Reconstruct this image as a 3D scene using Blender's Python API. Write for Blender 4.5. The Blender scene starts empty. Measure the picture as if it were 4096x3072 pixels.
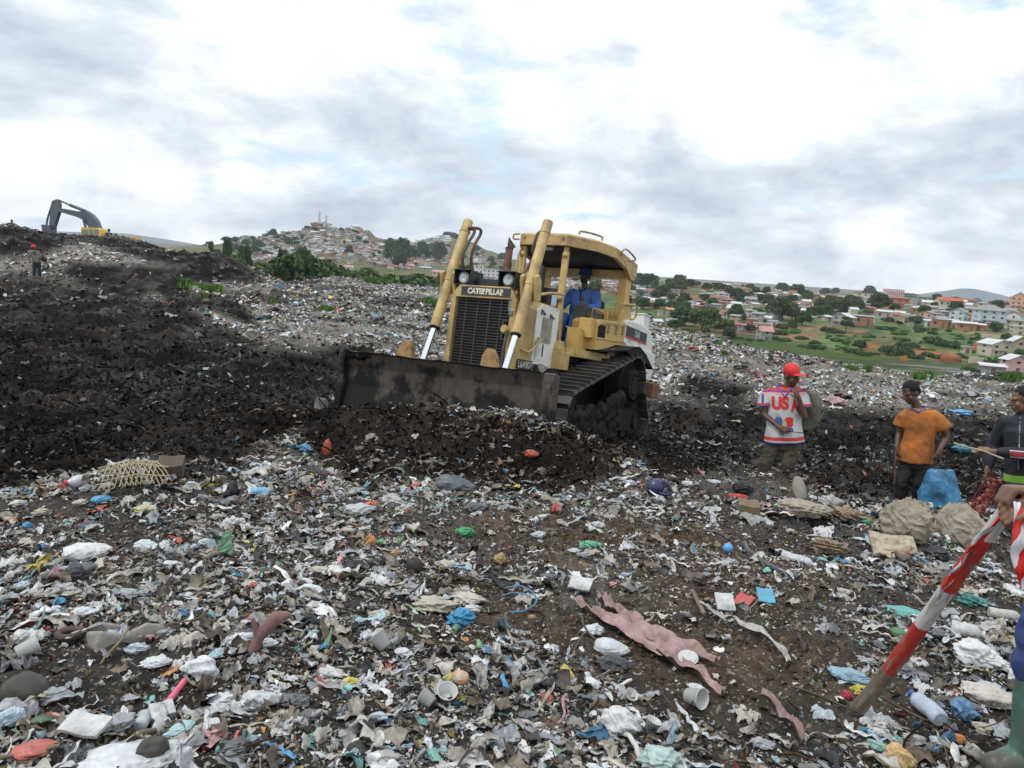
import bpy, bmesh, math, random
import numpy as np
from mathutils import Vector, Matrix, Euler
from mathutils.bvhtree import BVHTree

# ------------------------------------------------------------------ camera, sky, sun, exposure
S = bpy.context.scene
COL = S.collection
FPX = 768.0
TH, RO = math.radians(8.67), math.radians(3.88)
CAM = np.array([0, 0, 1.6])
cF = np.array([0, math.cos(TH), -math.sin(TH)]); r0 = np.array([1., 0, 0]); u0 = np.array([0, math.sin(TH), math.cos(TH)])
cR = r0 * math.cos(RO) + u0 * math.sin(RO); cU = u0 * math.cos(RO) - r0 * math.sin(RO)
cd = bpy.data.cameras.new('camera'); cam = bpy.data.objects.new('camera', cd); COL.objects.link(cam)
cd.sensor_width = 36; cd.lens = 36 * FPX / 1024; cd.clip_start = 0.05; cd.clip_end = 20000
cam.matrix_world = Matrix(((cR[0], cU[0], -cF[0], CAM[0]), (cR[1], cU[1], -cF[1], CAM[1]), (cR[2], cU[2], -cF[2], CAM[2]), (0, 0, 0, 1)))
S.camera = cam
S.view_settings.view_transform = 'Standard'; S.view_settings.look = 'None'; S.view_settings.gamma = 1
S.view_settings.exposure = 0.24; S.view_settings.use_curve_mapping = False
S.cycles.max_bounces = 6; S.cycles.transparent_max_bounces = 8; S.cycles.use_denoising = True
S.cycles.sample_clamp_indirect = 4

SUN_EL, SUN_AZ = math.radians(58), math.radians(-60)      # behind the cloud, up and to the upper left of the road
w = bpy.data.worlds.new('World'); S.world = w; w.use_nodes = True
nt = w.node_tree; nt.nodes.clear()
def N(t, kind, **kw):
    n = t.nodes.new(kind)
    for k, v in kw.items():
        if k.startswith('i_'): n.inputs[int(k[2:])].default_value = v
        elif k.startswith('in_'): n.inputs[k[3:].replace('_', ' ')].default_value = v
        else: setattr(n, k, v)
    return n
def ramp(t, stops, src=None, interp='LINEAR'):
    r = t.nodes.new('ShaderNodeValToRGB'); cr = r.color_ramp; cr.interpolation = interp
    while len(cr.elements) > 1: cr.elements.remove(cr.elements[-1])
    cr.elements[0].position = stops[0][0]; cr.elements[0].color = stops[0][1]
    for p, c in stops[1:]:
        e = cr.elements.new(p); e.color = c
    if src is not None: t.links.new(src, r.inputs[0])
    return r
def g4(v, b=None): return (v, v, v if b is None else b, 1)
L = nt.links.new
out = N(nt, 'ShaderNodeOutputWorld')
sky = N(nt, 'ShaderNodeTexSky', sky_type='NISHITA'); sky.sun_disc = False; sky.sun_elevation = SUN_EL; sky.sun_rotation = SUN_AZ
sky.air_density = 1.0; sky.dust_density = 0.4
bsky = N(nt, 'ShaderNodeBackground'); L(sky.outputs[0], bsky.inputs[0]); bsky.inputs[1].default_value = 0.13
tc = N(nt, 'ShaderNodeTexCoord')
sx = N(nt, 'ShaderNodeSeparateXYZ'); L(tc.outputs['Generated'], sx.inputs[0])
def M_(op, a, b=None, c=None, clamp=False):
    n = N(nt, 'ShaderNodeMath', operation=op); n.use_clamp = clamp
    for i, v in enumerate((a, b, c)):
        if v is None: continue
        if isinstance(v, (int, float)): n.inputs[i].default_value = v
        else: L(v, n.inputs[i])
    return n.outputs[0]
zz = M_('ADD', M_('MAXIMUM', sx.outputs[2], 0.0), 0.30)
cx = M_('DIVIDE', sx.outputs[0], zz); cy = M_('DIVIDE', sx.outputs[1], zz)
cz = N(nt, 'ShaderNodeCombineXYZ'); L(cx, cz.inputs[0]); L(cy, cz.inputs[1]); L(M_('MULTIPLY', sx.outputs[2], 3.0), cz.inputs[2])
def noise(scale, detail, rough, dist=0.0, off=(0, 0, 0)):
    m = N(nt, 'ShaderNodeMapping'); m.inputs['Location'].default_value = off; L(cz.outputs[0], m.inputs[0])
    n = N(nt, 'ShaderNodeTexNoise', in_Scale=scale, in_Detail=detail, in_Roughness=rough, in_Distortion=dist); L(m.outputs[0], n.inputs['Vector'])
    return n.outputs[0]
OFFS = ((9.437, 2.46, 7.639), (4.308, 5.188, 15.369), (5.293, 9.484, 19.97)); PUFF = (6.598, 15.778, 5.743)
cover = ramp(nt, [(0.33, g4(0)), (0.42, g4(1))], noise(1.9, 9, 0.58, 0.2, OFFS[0]))
big = noise(0.85, 3, 0.5, 0.3, OFFS[1])
fine = noise(3.6, 10, 0.6, 0.25, OFFS[2])
mpd = N(nt, 'ShaderNodeMapping'); mpd.inputs['Scale'].default_value = (1, 1, 1.9); mpd.inputs['Location'].default_value = PUFF; L(tc.outputs['Generated'], mpd.inputs[0])
puff = N(nt, 'ShaderNodeTexNoise', in_Scale=5.2, in_Detail=11, in_Roughness=.58, in_Distortion=.2); L(mpd.outputs[0], puff.inputs['Vector'])
shade = M_('ADD', M_('ADD', M_('MULTIPLY', big, 0.36), M_('MULTIPLY', fine, 0.16)), M_('MULTIPLY', puff.outputs[0], .48))
ccol = ramp(nt, [(0.41, (0.50, 0.57, 0.65, 1)), (0.465, (0.66, 0.73, 0.80, 1)), (0.515, (0.87, 0.92, 0.97, 1)), (0.56, (1.05, 1.07, 1.09, 1))], shade)
# upper sky is burnt out round the hidden sun
up = M_('MULTIPLY', M_('SUBTRACT', sx.outputs[2], 0.15), 0.35, clamp=True)
bcl = N(nt, 'ShaderNodeBackground'); L(ccol.outputs[0], bcl.inputs[0]); L(M_('ADD', 0.98, up), bcl.inputs[1])
mixs = N(nt, 'ShaderNodeMixShader'); L(cover.outputs[0], mixs.inputs[0]); bgap = N(nt, 'ShaderNodeBackground'); bgap.inputs[0].default_value = (.58, .77, .91, 1); mgap = N(nt, 'ShaderNodeMixShader'); L(ramp(nt, [(.16, g4(1)), (.45, g4(.25))], sx.outputs[2]).outputs[0], mgap.inputs[0]); L(bsky.outputs[0], mgap.inputs[1]); L(bgap.outputs[0], mgap.inputs[2]); L(mgap.outputs[0], mixs.inputs[1]); L(bcl.outputs[0], mixs.inputs[2])
L(mixs.outputs[0], out.inputs[0])
sd = bpy.data.lights.new('sun', 'SUN'); sd.energy = 1.3; sd.angle = math.radians(14); sd.color = (1, 0.965, 0.92)
sun = bpy.data.objects.new('sun', sd); COL.objects.link(sun)
# direction TO the sun
sdir = Vector((math.cos(SUN_EL) * math.sin(SUN_AZ), math.cos(SUN_EL) * math.cos(SUN_AZ) * 0.2 - 0.25, math.sin(SUN_EL))).normalized()
sun.rotation_euler = sdir.to_track_quat('Z', 'Y').to_euler()

# ------------------------------------------------------------------ helpers
rng = np.random.default_rng(7); random.seed(7)
def ray(px, py): return cF + cR * ((px - 512) / FPX) + cU * ((384 - py) / FPX)
def at(px, py, dep): return CAM + ray(px, py) * dep
def proj(P):
    d = np.asarray(P, float) - CAM; z = d @ cF; zs = np.where(np.abs(z) < 1e-3, 1e-3, z)
    return 512 + FPX * (d @ cR) / zs, 384 - FPX * (d @ cU) / zs, z

def tag(o, label=None, cat=None, group=None, kind=None):
    if label: o['label'] = label
    if cat: o['category'] = cat
    if group: o['group'] = group
    if kind: o['kind'] = kind
    return o
def empty(name, loc=(0, 0, 0), rz=0.0, label=None, cat=None, group=None):
    o = bpy.data.objects.new(name, None); o.empty_display_size = 0.2; COL.objects.link(o)
    o.location = loc; o.rotation_euler = (0, 0, rz); return tag(o, label, cat, group)
def link(name, me, parent=None, mat=None):
    o = bpy.data.objects.new(name, me); COL.objects.link(o)
    if parent: o.parent = parent
    if mat is not None and len(me.materials) == 0: me.materials.append(mat)
    return o
def copy_tree(o, parent=None):
    c = o.copy(); COL.objects.link(c)
    if parent: c.parent = parent
    for ch in list(o.children): copy_tree(ch, c)
    return c

def mesh_np(name, V, F, mat=None, colors=None, smooth=False, extra=None):
    """V (n,3); F (m,k) with constant k; colors per vertex (n,3)."""
    me = bpy.data.meshes.new(name); V = np.ascontiguousarray(V, np.float32); F = np.ascontiguousarray(F, np.int32); k = F.shape[1]
    me.vertices.add(len(V)); me.vertices.foreach_set('co', V.ravel())
    me.loops.add(F.size); me.loops.foreach_set('vertex_index', F.ravel())
    me.polygons.add(len(F)); me.polygons.foreach_set('loop_start', np.arange(0, F.size, k, dtype=np.int32))
    if colors is not None:
        c4 = np.ones((len(V), 4), np.float32); c4[:, :3] = colors
        a = me.color_attributes.new('col', 'FLOAT_COLOR', 'POINT'); a.data.foreach_set('color', c4.ravel())
    if extra:
        for kx, arr in extra.items():
            a = me.attributes.new(kx, 'FLOAT', 'POINT'); a.data.foreach_set('value', np.ascontiguousarray(arr, np.float32))
    me.update(calc_edges=True); me.validate()
    if smooth: me.polygons.foreach_set('use_smooth', np.ones(len(F), bool))
    if mat: me.materials.append(mat)
    return me

class MB:
    """collects shapes and links them as one mesh object"""
    def __init__(s): s.v = []; s.f = []; s.m = []; s.mi = 0; s.sm = []
    def add(s, vs, fs, smooth=False):
        b = len(s.v); s.v += [tuple(float(c) for c in v) for v in vs]
        for f in fs: s.f.append([b + i for i in f]); s.m.append(s.mi); s.sm.append(smooth)
        return s
    def box(s, c, d, R=None, taper=1.0):
        x, y, z = [k / 2 for k in d]; vs = []
        for sx_, sy_, sz_ in ((-1,-1,-1),(1,-1,-1),(1,1,-1),(-1,1,-1),(-1,-1,1),(1,-1,1),(1,1,1),(-1,1,1)):
            t = taper if sz_ > 0 else 1.0
            v = Vector((sx_ * x * t, sy_ * y * t, sz_ * z))
            if R is not None: v = R @ v
            vs.append(v + Vector(c))
        return s.add(vs, [(0,3,2,1),(4,5,6,7),(0,1,5,4),(1,2,6,5),(2,3,7,6),(3,0,4,7)])
    def bbox(s, lo, hi): return s.box([(a + b) / 2 for a, b in zip(lo, hi)], [abs(b - a) for a, b in zip(lo, hi)])
    def bar(s, p0, p1, w, h, up=(0, 0, 1)):
        p0, p1 = Vector(p0), Vector(p1); d = (p1 - p0); l = d.length; d.normalize(); up = Vector(up)
        x = d.cross(up); x = x.normalized() if x.length > 1e-5 else Vector((1, 0, 0)); y = x.cross(d)
        R = Matrix((x, y, d)).transposed()
        return s.box((p0 + p1) / 2, (w, h, l), R)
    def tube(s, pts, r, n=10, cap=True, smooth=True):
        pts = [Vector(p) for p in pts]; rs = r if isinstance(r, (list, tuple)) else [r] * len(pts)
        vs = []; fs = []; prev = None
        for i, p in enumerate(pts):
            d = (pts[min(i + 1, len(pts) - 1)] - pts[max(i - 1, 0)]).normalized()
            if prev is None:
                a = Vector((0, 0, 1)) if abs(d.z) < 0.9 else Vector((1, 0, 0)); x = d.cross(a).normalized()
            else: x = (prev - d * prev.dot(d)).normalized()
            prev = x; y = d.cross(x)
            for k in range(n):
                t = 2 * math.pi * k / n; vs.append(p + (x * math.cos(t) + y * math.sin(t)) * rs[i])
        for i in range(len(pts) - 1):
            for k in range(n): fs.append((i * n + k, i * n + (k + 1) % n, (i + 1) * n + (k + 1) % n, (i + 1) * n + k))
        s.add(vs, fs, smooth)
        if cap:
            s.add(vs[:n], [tuple(range(n))[::-1]]); s.add(vs[-n:], [tuple(range(n))])
        return s
    def prism(s, poly, axis, a, b):
        """extrude 2D polygon (in the two other axes) along axis from a to b"""
        def mk(p, t):
            if axis == 0: return (t, p[0], p[1])
            if axis == 1: return (p[0], t, p[1])
            return (p[0], p[1], t)
        n = len(poly); vs = [mk(p, a) for p in poly] + [mk(p, b) for p in poly]
        fs = [tuple(range(n)), tuple(range(2 * n - 1, n - 1, -1))] + [(i, n + i, n + (i + 1) % n, (i + 1) % n) for i in range(n)]
        return s.add(vs, fs)
    def sphere(s, c, r, nu=14, nv=9, R=None):
        rr = r if isinstance(r, (list, tuple)) else (r, r, r); vs = []; fs = []
        for j in range(nv + 1):
            ph = math.pi * j / nv
            for i in range(nu):
                t = 2 * math.pi * i / nu; v = Vector((rr[0] * math.sin(ph) * math.cos(t), rr[1] * math.sin(ph) * math.sin(t), rr[2] * math.cos(ph)))
                if R is not None: v = R @ v
                vs.append(v + Vector(c))
        for j in range(nv):
            for i in range(nu): fs.append((j * nu + i, (j + 1) * nu + i, (j + 1) * nu + (i + 1) % nu, j * nu + (i + 1) % nu))
        return s.add(vs, fs, True)
    def cap(s, p0, p1, r0, r1, n=12):
        """tapered capsule"""
        p0, p1 = Vector(p0), Vector(p1); d = p1 - p0; L_ = d.length
        if L_ < 1e-6: return s.sphere(p0, r0)
        d.normalize(); pts = []; rs = []
        for k in range(5): a = math.pi / 2 * (1 - k / 4); pts.append(p0 - d * r0 * math.sin(a)); rs.append(max(r0 * math.cos(a), r0 * 0.05))
        for k in range(5): a = math.pi / 2 * k / 4; pts.append(p1 + d * r1 * math.sin(a)); rs.append(max(r1 * math.cos(a), r1 * 0.05))
        return s.tube(pts, rs, n)
    def loft(s, rings, n=20, smooth=True):
        """rings: (centre, rx, ry[, power, axis x, axis y]) ellipses in local frame"""
        vs = []; fs = []
        for rg in rings:
            c, rx, ry = Vector(rg[0]), rg[1], rg[2]; ax = Vector(rg[3]) if len(rg) > 3 else Vector((1, 0, 0)); ay = Vector(rg[4]) if len(rg) > 4 else Vector((0, 1, 0))
            for k in range(n):
                t = 2 * math.pi * k / n; vs.append(c + ax * rx * math.cos(t) + ay * ry * math.sin(t))
        m = len(rings)
        for i in range(m - 1):
            for k in range(n): fs.append((i * n + k, i * n + (k + 1) % n, (i + 1) * n + (k + 1) % n, (i + 1) * n + k))
        s.add(vs, fs, smooth); s.add(vs[:n], [tuple(range(n))[::-1]]); s.add(vs[-n:], [tuple(range(n))]); return s
    def mesh(s, name):
        me = bpy.data.meshes.new(name); me.from_pydata(s.v, [], s.f); me.update()
        me.polygons.foreach_set('material_index', s.m); me.polygons.foreach_set('use_smooth', s.sm)
        bm = bmesh.new(); bm.from_mesh(me); bmesh.ops.recalc_face_normals(bm, faces=bm.faces); bm.to_mesh(me); bm.free()
        return me
    def build(s, name, mat, parent=None, bevel=0.0):
        me = s.mesh(name)
        for m in (mat if isinstance(mat, (list, tuple)) else [mat]): me.materials.append(m)
        if bevel:
            bm = bmesh.new(); bm.from_mesh(me)
            es = [e for e in bm.edges if len(e.link_faces) == 2 and e.calc_face_angle(0) > 0.6]
            try: bmesh.ops.bevel(bm, geom=es, offset=bevel, segments=2, profile=0.5, affect='EDGES', clamp_overlap=True)
            except Exception: pass
            bm.to_mesh(me); bm.free()
        return link(name, me, parent)
    def remesh(s, name, mat, parent=None, voxel=0.01, smooth=4, keep=0.6):
        """union of overlapping shapes into one continuous smooth skin"""
        me = s.mesh(name); o = bpy.data.objects.new('tmp', me); COL.objects.link(o)
        m = o.modifiers.new('r', 'REMESH'); m.mode = 'VOXEL'; m.voxel_size = voxel; m.use_smooth_shade = True
        if smooth: k = o.modifiers.new('s', 'SMOOTH'); k.factor = keep; k.iterations = smooth
        dg = bpy.context.evaluated_depsgraph_get(); me2 = bpy.data.meshes.new_from_object(o.evaluated_get(dg)); me2.name = name
        bpy.data.objects.remove(o); bpy.data.meshes.remove(me)
        me2.materials.clear(); me2.polygons.foreach_set('use_smooth', [True] * len(me2.polygons))
        me2.materials.append(mat)
        return link(name, me2, parent)

# numpy value noise -------------------------------------------------
def _h(ix, iy, seed):
    n = (ix.astype(np.int64) * 374761393 + iy.astype(np.int64) * 668265263 + seed * 1442695041) & 0xffffffff
    n = ((n ^ (n >> 13)) * 1274126177) & 0xffffffff
    return ((n ^ (n >> 16)) & 0xffff) / 65535.0
def vnoise(x, y, seed=0):
    ix = np.floor(x); iy = np.floor(y); fx = x - ix; fy = y - iy; fx = fx * fx * (3 - 2 * fx); fy = fy * fy * (3 - 2 * fy)
    a = _h(ix, iy, seed); b = _h(ix + 1, iy, seed); c = _h(ix, iy + 1, seed); d = _h(ix + 1, iy + 1, seed)
    return (a + (b - a) * fx) * (1 - fy) + (c + (d - c) * fx) * fy
def fbm(x, y, oct=4, seed=0, gain=0.5, lac=2.07):
    t = 0; a = 1.0; n = 0
    for i in range(oct): t = t + a * (vnoise(x, y, seed + i * 17) * 2 - 1); n += a; a *= gain; x = x * lac + 3.7; y = y * lac - 1.9
    return t / n

# ------------------------------------------------------------------ materials
def mat_new(name):
    m = bpy.data.materials.new(name); m.use_nodes = True; t = m.node_tree; t.nodes.clear()
    o = t.nodes.new('ShaderNodeOutputMaterial'); b = t.nodes.new('ShaderNodeBsdfPrincipled'); t.links.new(b.outputs[0], o.inputs[0])
    return m, t, b
def paint(name, base, rough=0.5, metal=0.0, dirt=None, dirt_amt=0.4, dirt_scale=4.0, var=0.12, bump=0.0, bscale=30, spec=0.5, grime2=None):
    """paint / cloth / plastic with colour variation, patches of dirt and a little relief"""
    m, t, b = mat_new(name); l = t.links.new
    tc = N(t, 'ShaderNodeTexCoord')
    n1 = N(t, 'ShaderNodeTexNoise', in_Scale=dirt_scale, in_Detail=8, in_Roughness=0.65); l(tc.outputs['Object'], n1.inputs['Vector'])
    n2 = N(t, 'ShaderNodeTexNoise', in_Scale=dirt_scale * 3.3, in_Detail=5, in_Roughness=0.6); l(tc.outputs['Object'], n2.inputs['Vector'])
    hi = [min(1, c * (1 + var)) for c in base[:3]]; lo = [c * (1 - var) for c in base[:3]]
    r = ramp(t, [(0.3, (*lo, 1)), (0.7, (*hi, 1))], n2.outputs[0]); cur = r.outputs[0]
    def over(cur, col, e0, e1, src):
        f = ramp(t, [(e0, g4(0)), (e1, g4(1))], src)
        mx = N(t, 'ShaderNodeMix', data_type='RGBA'); l(f.outputs[0], mx.inputs[0]); l(cur, mx.inputs[6]); mx.inputs[7].default_value = (*col, 1); return mx.outputs[2]
    if dirt: cur = over(cur, dirt, 0.66 - dirt_amt * 0.4, 0.82 - dirt_amt * 0.3, n1.outputs[0])
    if grime2:
        n3 = N(t, 'ShaderNodeTexNoise', in_Scale=dirt_scale * 6, in_Detail=6, in_Roughness=0.7); l(tc.outputs['Object'], n3.inputs['Vector'])
        cur = over(cur, grime2, 0.62, 0.68, n3.outputs[0])
    l(cur, b.inputs['Base Color']); b.inputs['Roughness'].default_value = rough; b.inputs['Metallic'].default_value = metal
    b.inputs['Specular IOR Level'].default_value = spec
    if bump:
        bp = N(t, 'ShaderNodeBump', in_Strength=bump, in_Distance=0.02); n4 = N(t, 'ShaderNodeTexNoise', in_Scale=bscale, in_Detail=6)
        l(tc.outputs['Object'], n4.inputs['Vector']); l(n4.outputs[0], bp.inputs['Height']); l(bp.outputs[0], b.inputs['Normal'])
    return m
def attr_mat(name, rough=0.5, spec=0.4, speck=0.25, scale=60.0, bump=0.0, trans=0.0):
    """colour from the mesh's own colour attribute, broken up by noise"""
    m, t, b = mat_new(name); l = t.links.new
    a = N(t, 'ShaderNodeAttribute', attribute_name='col'); tc = N(t, 'ShaderNodeTexCoord')
    n = N(t, 'ShaderNodeTexNoise', in_Scale=scale, in_Detail=5, in_Roughness=0.6); l(tc.outputs['Object'], n.inputs['Vector'])
    r = ramp(t, [(0.3, g4(1 - speck)), (0.7, g4(1 + speck * 0.4))], n.outputs[0])
    mx = N(t, 'ShaderNodeMix', data_type='RGBA', blend_type='MULTIPLY'); mx.inputs[0].default_value = 1; l(a.outputs['Color'], mx.inputs[6]); l(r.outputs[0], mx.inputs[7])
    l(mx.outputs[2], b.inputs['Base Color']); b.inputs['Roughness'].default_value = rough; b.inputs['Specular IOR Level'].default_value = spec
    if bump:
        bp = N(t, 'ShaderNodeBump', in_Strength=bump, in_Distance=0.02); l(n.outputs[0], bp.inputs['Height']); l(bp.outputs[0], b.inputs['Normal'])
    return m

# ------------------------------------------------------------------ the terrain
# control points of the tip: (pixel x, pixel y, depth m) where the surface was read off the photograph
CP = [(0,768,2.2),(256,768,2.2),(512,768,2.3),(768,768,2.35),(1024,768,2.4),(0,690,2.9),(512,690,2.95),(1000,690,3.0)]
CP = [(x, y, None, 0.0) for x, y, d in CP]
CP += [(x, 600, None, z) for x, z in ((0,-.02),(256,-.03),(512,-.08),(768,-.1),(1000,-.15))]
CP += [(60,520,None,-.12),(256,510,None,-.12),(420,500,None,-.16),(560,505,None,-.2),(700,510,None,-.28),(830,530,None,-.3),(950,545,None,-.4),(1015,520,None,-.55)]
CP += [(60,482,None,-.22),(150,462,None,0.02),(215,466,None,-.1),(700,480,None,-.3),(770,474,None,-.3)]
# dark flat to the left
CP += [(20,465,None,-.5),(120,440,None,-.52),(200,470,None,-.45),(0,400,None,-.55),(150,400,None,-.5),(280,400,None,-.55),(100,350,None,-.5),(250,350,None,-.5),(330,350,None,-.65),
       (0,310,None,-.45),(37,279,40,None),(150,300,None,-.3),(250,310,None,-.35),(340,320,None,-.5)]
# pile being pushed and the ground under the machine (world coordinates)
CW = [(0.75,8.0,-.06),(0.2,8.15,.02),(-0.8,8.45,.0),(-1.7,9.0,-.15),(-2.6,9.7,-.36),(-3.3,9.9,-.45),
      (0.3,7.2,-.25),(-0.7,7.5,-.22),(-1.8,7.9,-.32),(-2.6,8.4,-.48),(1.4,7.6,-.35),(1.9,8.2,-.75),
      (0.84,10.3,-.66),(2.14,12.6,-.98),(-1.26,11.44,-.85),(0.04,13.8,-1.25),(2.3,10.2,-.86),(3.0,12,-1.15),(3.2,14.5,-1.3),(1.0,16,-1.3),(-3,13,-.9),(-3.2,11.4,-.75),(0,20,-1.1),(4,20,-1.35),
      (3.2,9.3,-1.1),(4.6,9.7,-1.15),(4.7,8.8,-.95),(3.6,7.6,-.5),(5.6,8.2,-1.0),(6,10,-1.2),(7,12,-1.3),(8,10,-1.3),(5.0,6.9,-.95),(6.5,7,-1.0)]
CP += [(671,334,34,None),(720,350,31,None),(800,368,28,None),(900,378,26.5,None),(1024,385,26,None),(700,400,None,-1.2),(850,400,None,-1.3),(980,410,None,-1.35)]
CP += [(324,279,60,None),(380,284,58,None),(440,292,55,None),(280,283,48,None),(500,310,48,None),(600,322,40,None),(400,310,None,-.7),(480,340,None,-.8)]
# dark heap with the excavator behind
CP += [(0,225,50,None),(28,233,51,None),(51,238,52,None),(80,240,52,None),(96,244,52,None),(107,236,52,None),(125,243,51,None),(150,250,50,None),(185,253,48,None),(222,257,46,None),(250,268,44,None),
       (0,262,44,None),(60,262,43,None),(140,262,42,None),(215,268,41,None),(0,280,41,None),(120,285,39,None),(230,288,38,None)]
pts = []
for x, y, d, z in CP:
    r_ = ray(x, y)
    if d is None: d = (z - 1.6) / r_[2]
    pts.append(CAM + r_ * d)
pts += [np.array(c) for c in CW]
pts += [np.array(c) for c in ((0,-3,.05),(-5,-3,.05),(5,-3,0),(-4,2,.02),(4,2,-.05),(-8,5,-.1),(9,5,-.9),(-45,58,-1),(-20,62,-1.2),(-60,45,1),(-30,30,-.3),(30,14,-1.5),(25,5,-1.5),(-30,5,0),(-25,15,-.3),(-52,66,-1))]
PT = np.array(pts)
def _tps(r2): return 0.5 * r2 * np.log(r2 + 1e-9)
def _warp(X, Y):      # compress distance so that near control points count finely
    r = np.hypot(X, Y) + 1e-9; s = np.log1p(r / 4.0) / r; return X * s, Y * s
wx, wy = _warp(PT[:, 0], PT[:, 1]); n_ = len(PT)
A_ = np.zeros((n_ + 3, n_ + 3)); A_[:n_, :n_] = _tps((wx[:, None] - wx) ** 2 + (wy[:, None] - wy) ** 2) + np.eye(n_) * 2e-4
A_[:n_, n_:] = np.stack([np.ones(n_), wx, wy], 1); A_[n_:, :n_] = A_[:n_, n_:].T
TW = np.linalg.solve(A_, np.concatenate([PT[:, 2], [0, 0, 0]]))
def h_tip(X, Y):
    a, b = _warp(X, Y); o = np.empty(len(a))
    for i in range(0, len(a), 20000):
        k = slice(i, i + 20000); o[k] = _tps((a[k, None] - wx) ** 2 + (b[k, None] - wy) ** 2) @ TW[:n_] + TW[n_] + TW[n_ + 1] * a[k] + TW[n_ + 2] * b[k]
    return o
# the valley and hills beyond: height above (+) or below (-) eye level, in pixels, by pixel column and depth
FD = np.array([45, 70, 110, 160, 220, 300, 420, 600, 850, 1100, 1500, 2500, 9000.])
FPXC = np.array([-400, 60, 150, 200, 240, 290, 304, 335, 359, 368, 400, 446, 462, 480, 503, 530, 560, 611, 640, 672, 715, 751, 800, 850, 950, 1024, 1400.])
_l = [-40,-30,-60,-60,-40,-28,-20,-10,-8,-6,-4,-3,0]
FH = np.array([
 [-40,-12,-36,-50,-40,-28,-20,-14,-10,-8,-5,-3,0],
 [-40,-12,-36,-50,-40,-28,-20,-14,-10,-8,-5,-3,0],
 [-40,-16,-50,-50,-40,-28,-20,-14,-10,-6,-5,-3,0],
 [-40,-28,-55,-50,-42,-28,-20,-12,-6,1,-5,-3,0],
 [-45,-30,-60,-55,-44,-30,-21,-11,0,11,-6,-3,0],
 [-45,-30,-60,-58,-45,-32,-22,-12,5,19,-2,-4,0],
 [-45,-30,-60,-58,-45,-32,-22,-12,9,26,0,-4,0],
 [-45,-32,-62,-60,-46,-33,-22,-12,8,26,4,-4,0],
 [-45,-34,-62,-60,-46,-33,-23,-12,8,26,8,-4,0],
 [-45,-36,-64,-60,-46,-34,-23,-13,4,19,10,-4,0],
 [-45,-40,-66,-62,-48,-36,-24,-14,-2,10,17,-4,0],
 [-50,-46,-70,-64,-50,-38,-27,-16,-5,4,26,-4,0],
 [-50,-48,-72,-64,-50,-38,-27,-17,-6,3,21,-4,0],
 [-52,-52,-74,-64,-50,-38,-27,-17,-7,2,14,-4,0],
 [-54,-56,-78,-66,-52,-38,-27,-16,-6,2,7,-4,0],
 [-58,-66,-84,-70,-54,-40,-28,-14,-6,1,3,-4,0],
 [-62,-76,-92,-76,-58,-42,-28,-12,-4,1,1,-4,0],
 [-66,-90,-105,-84,-62,-44,-26,-8,-2,-3,-4,-5,0],
 [-72,-110,-118,-90,-66,-46,-26,-6,-4,-6,-6,-5,0],
 [-80,-150,-130,-94,-66,-48,-26,-5,-6,-6,-6,-5,0],
 [-95,-175,-137,-94,-69,-48,-26,-6,-7,-7,-6,-5,0],
 [-110,-190,-137,-94,-69,-49,-26,-7,-8,-7,-6,-5,0],
 [-120,-200,-137,-94,-69,-47,-25,-8,-9,-8,-6,-5,0],
 [-130,-205,-137,-94,-69,-42,-22,-8,-10,-8,-6,-5,0],
 [-140,-205,-137,-94,-68,-38,-14,-6,-10,-8,-6,-5,0],
 [-140,-205,-137,-94,-66,-34,-12,-6,-10,-8,-6,-5,0],
 [-140,-205,-137,-94,-66,-34,-12,-6,-10,-8,-6,-5,0]], float)
def h_far(X, Y):
    # pixel column at the horizon for direction (X, Y)
    Yp = np.maximum(Y, 1.0); u = np.clip(X / Yp, -1.3, 1.3); px = 512 + FPX * u / math.cos(TH) * 1.0
    dep = np.clip(Yp, 45, 9000)
    ci = np.clip(np.searchsorted(FPXC, px) - 1, 0, len(FPXC) - 2); tx = np.clip((px - FPXC[ci]) / (FPXC[ci + 1] - FPXC[ci]), 0, 1); tx = tx * tx * (3 - 2 * tx)
    di = np.clip(np.searchsorted(FD, dep) - 1, 0, len(FD) - 2); td = np.clip((np.log(dep) - np.log(FD[di])) / (np.log(FD[di + 1]) - np.log(FD[di])), 0, 1)
    Z = 1.6 + FH / FPX * FD[None, :]
    a = Z[ci, di] * (1 - tx) + Z[ci + 1, di] * tx; b = Z[ci, di + 1] * (1 - tx) + Z[ci + 1, di + 1] * tx
    return a * (1 - td) + b * td
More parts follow.
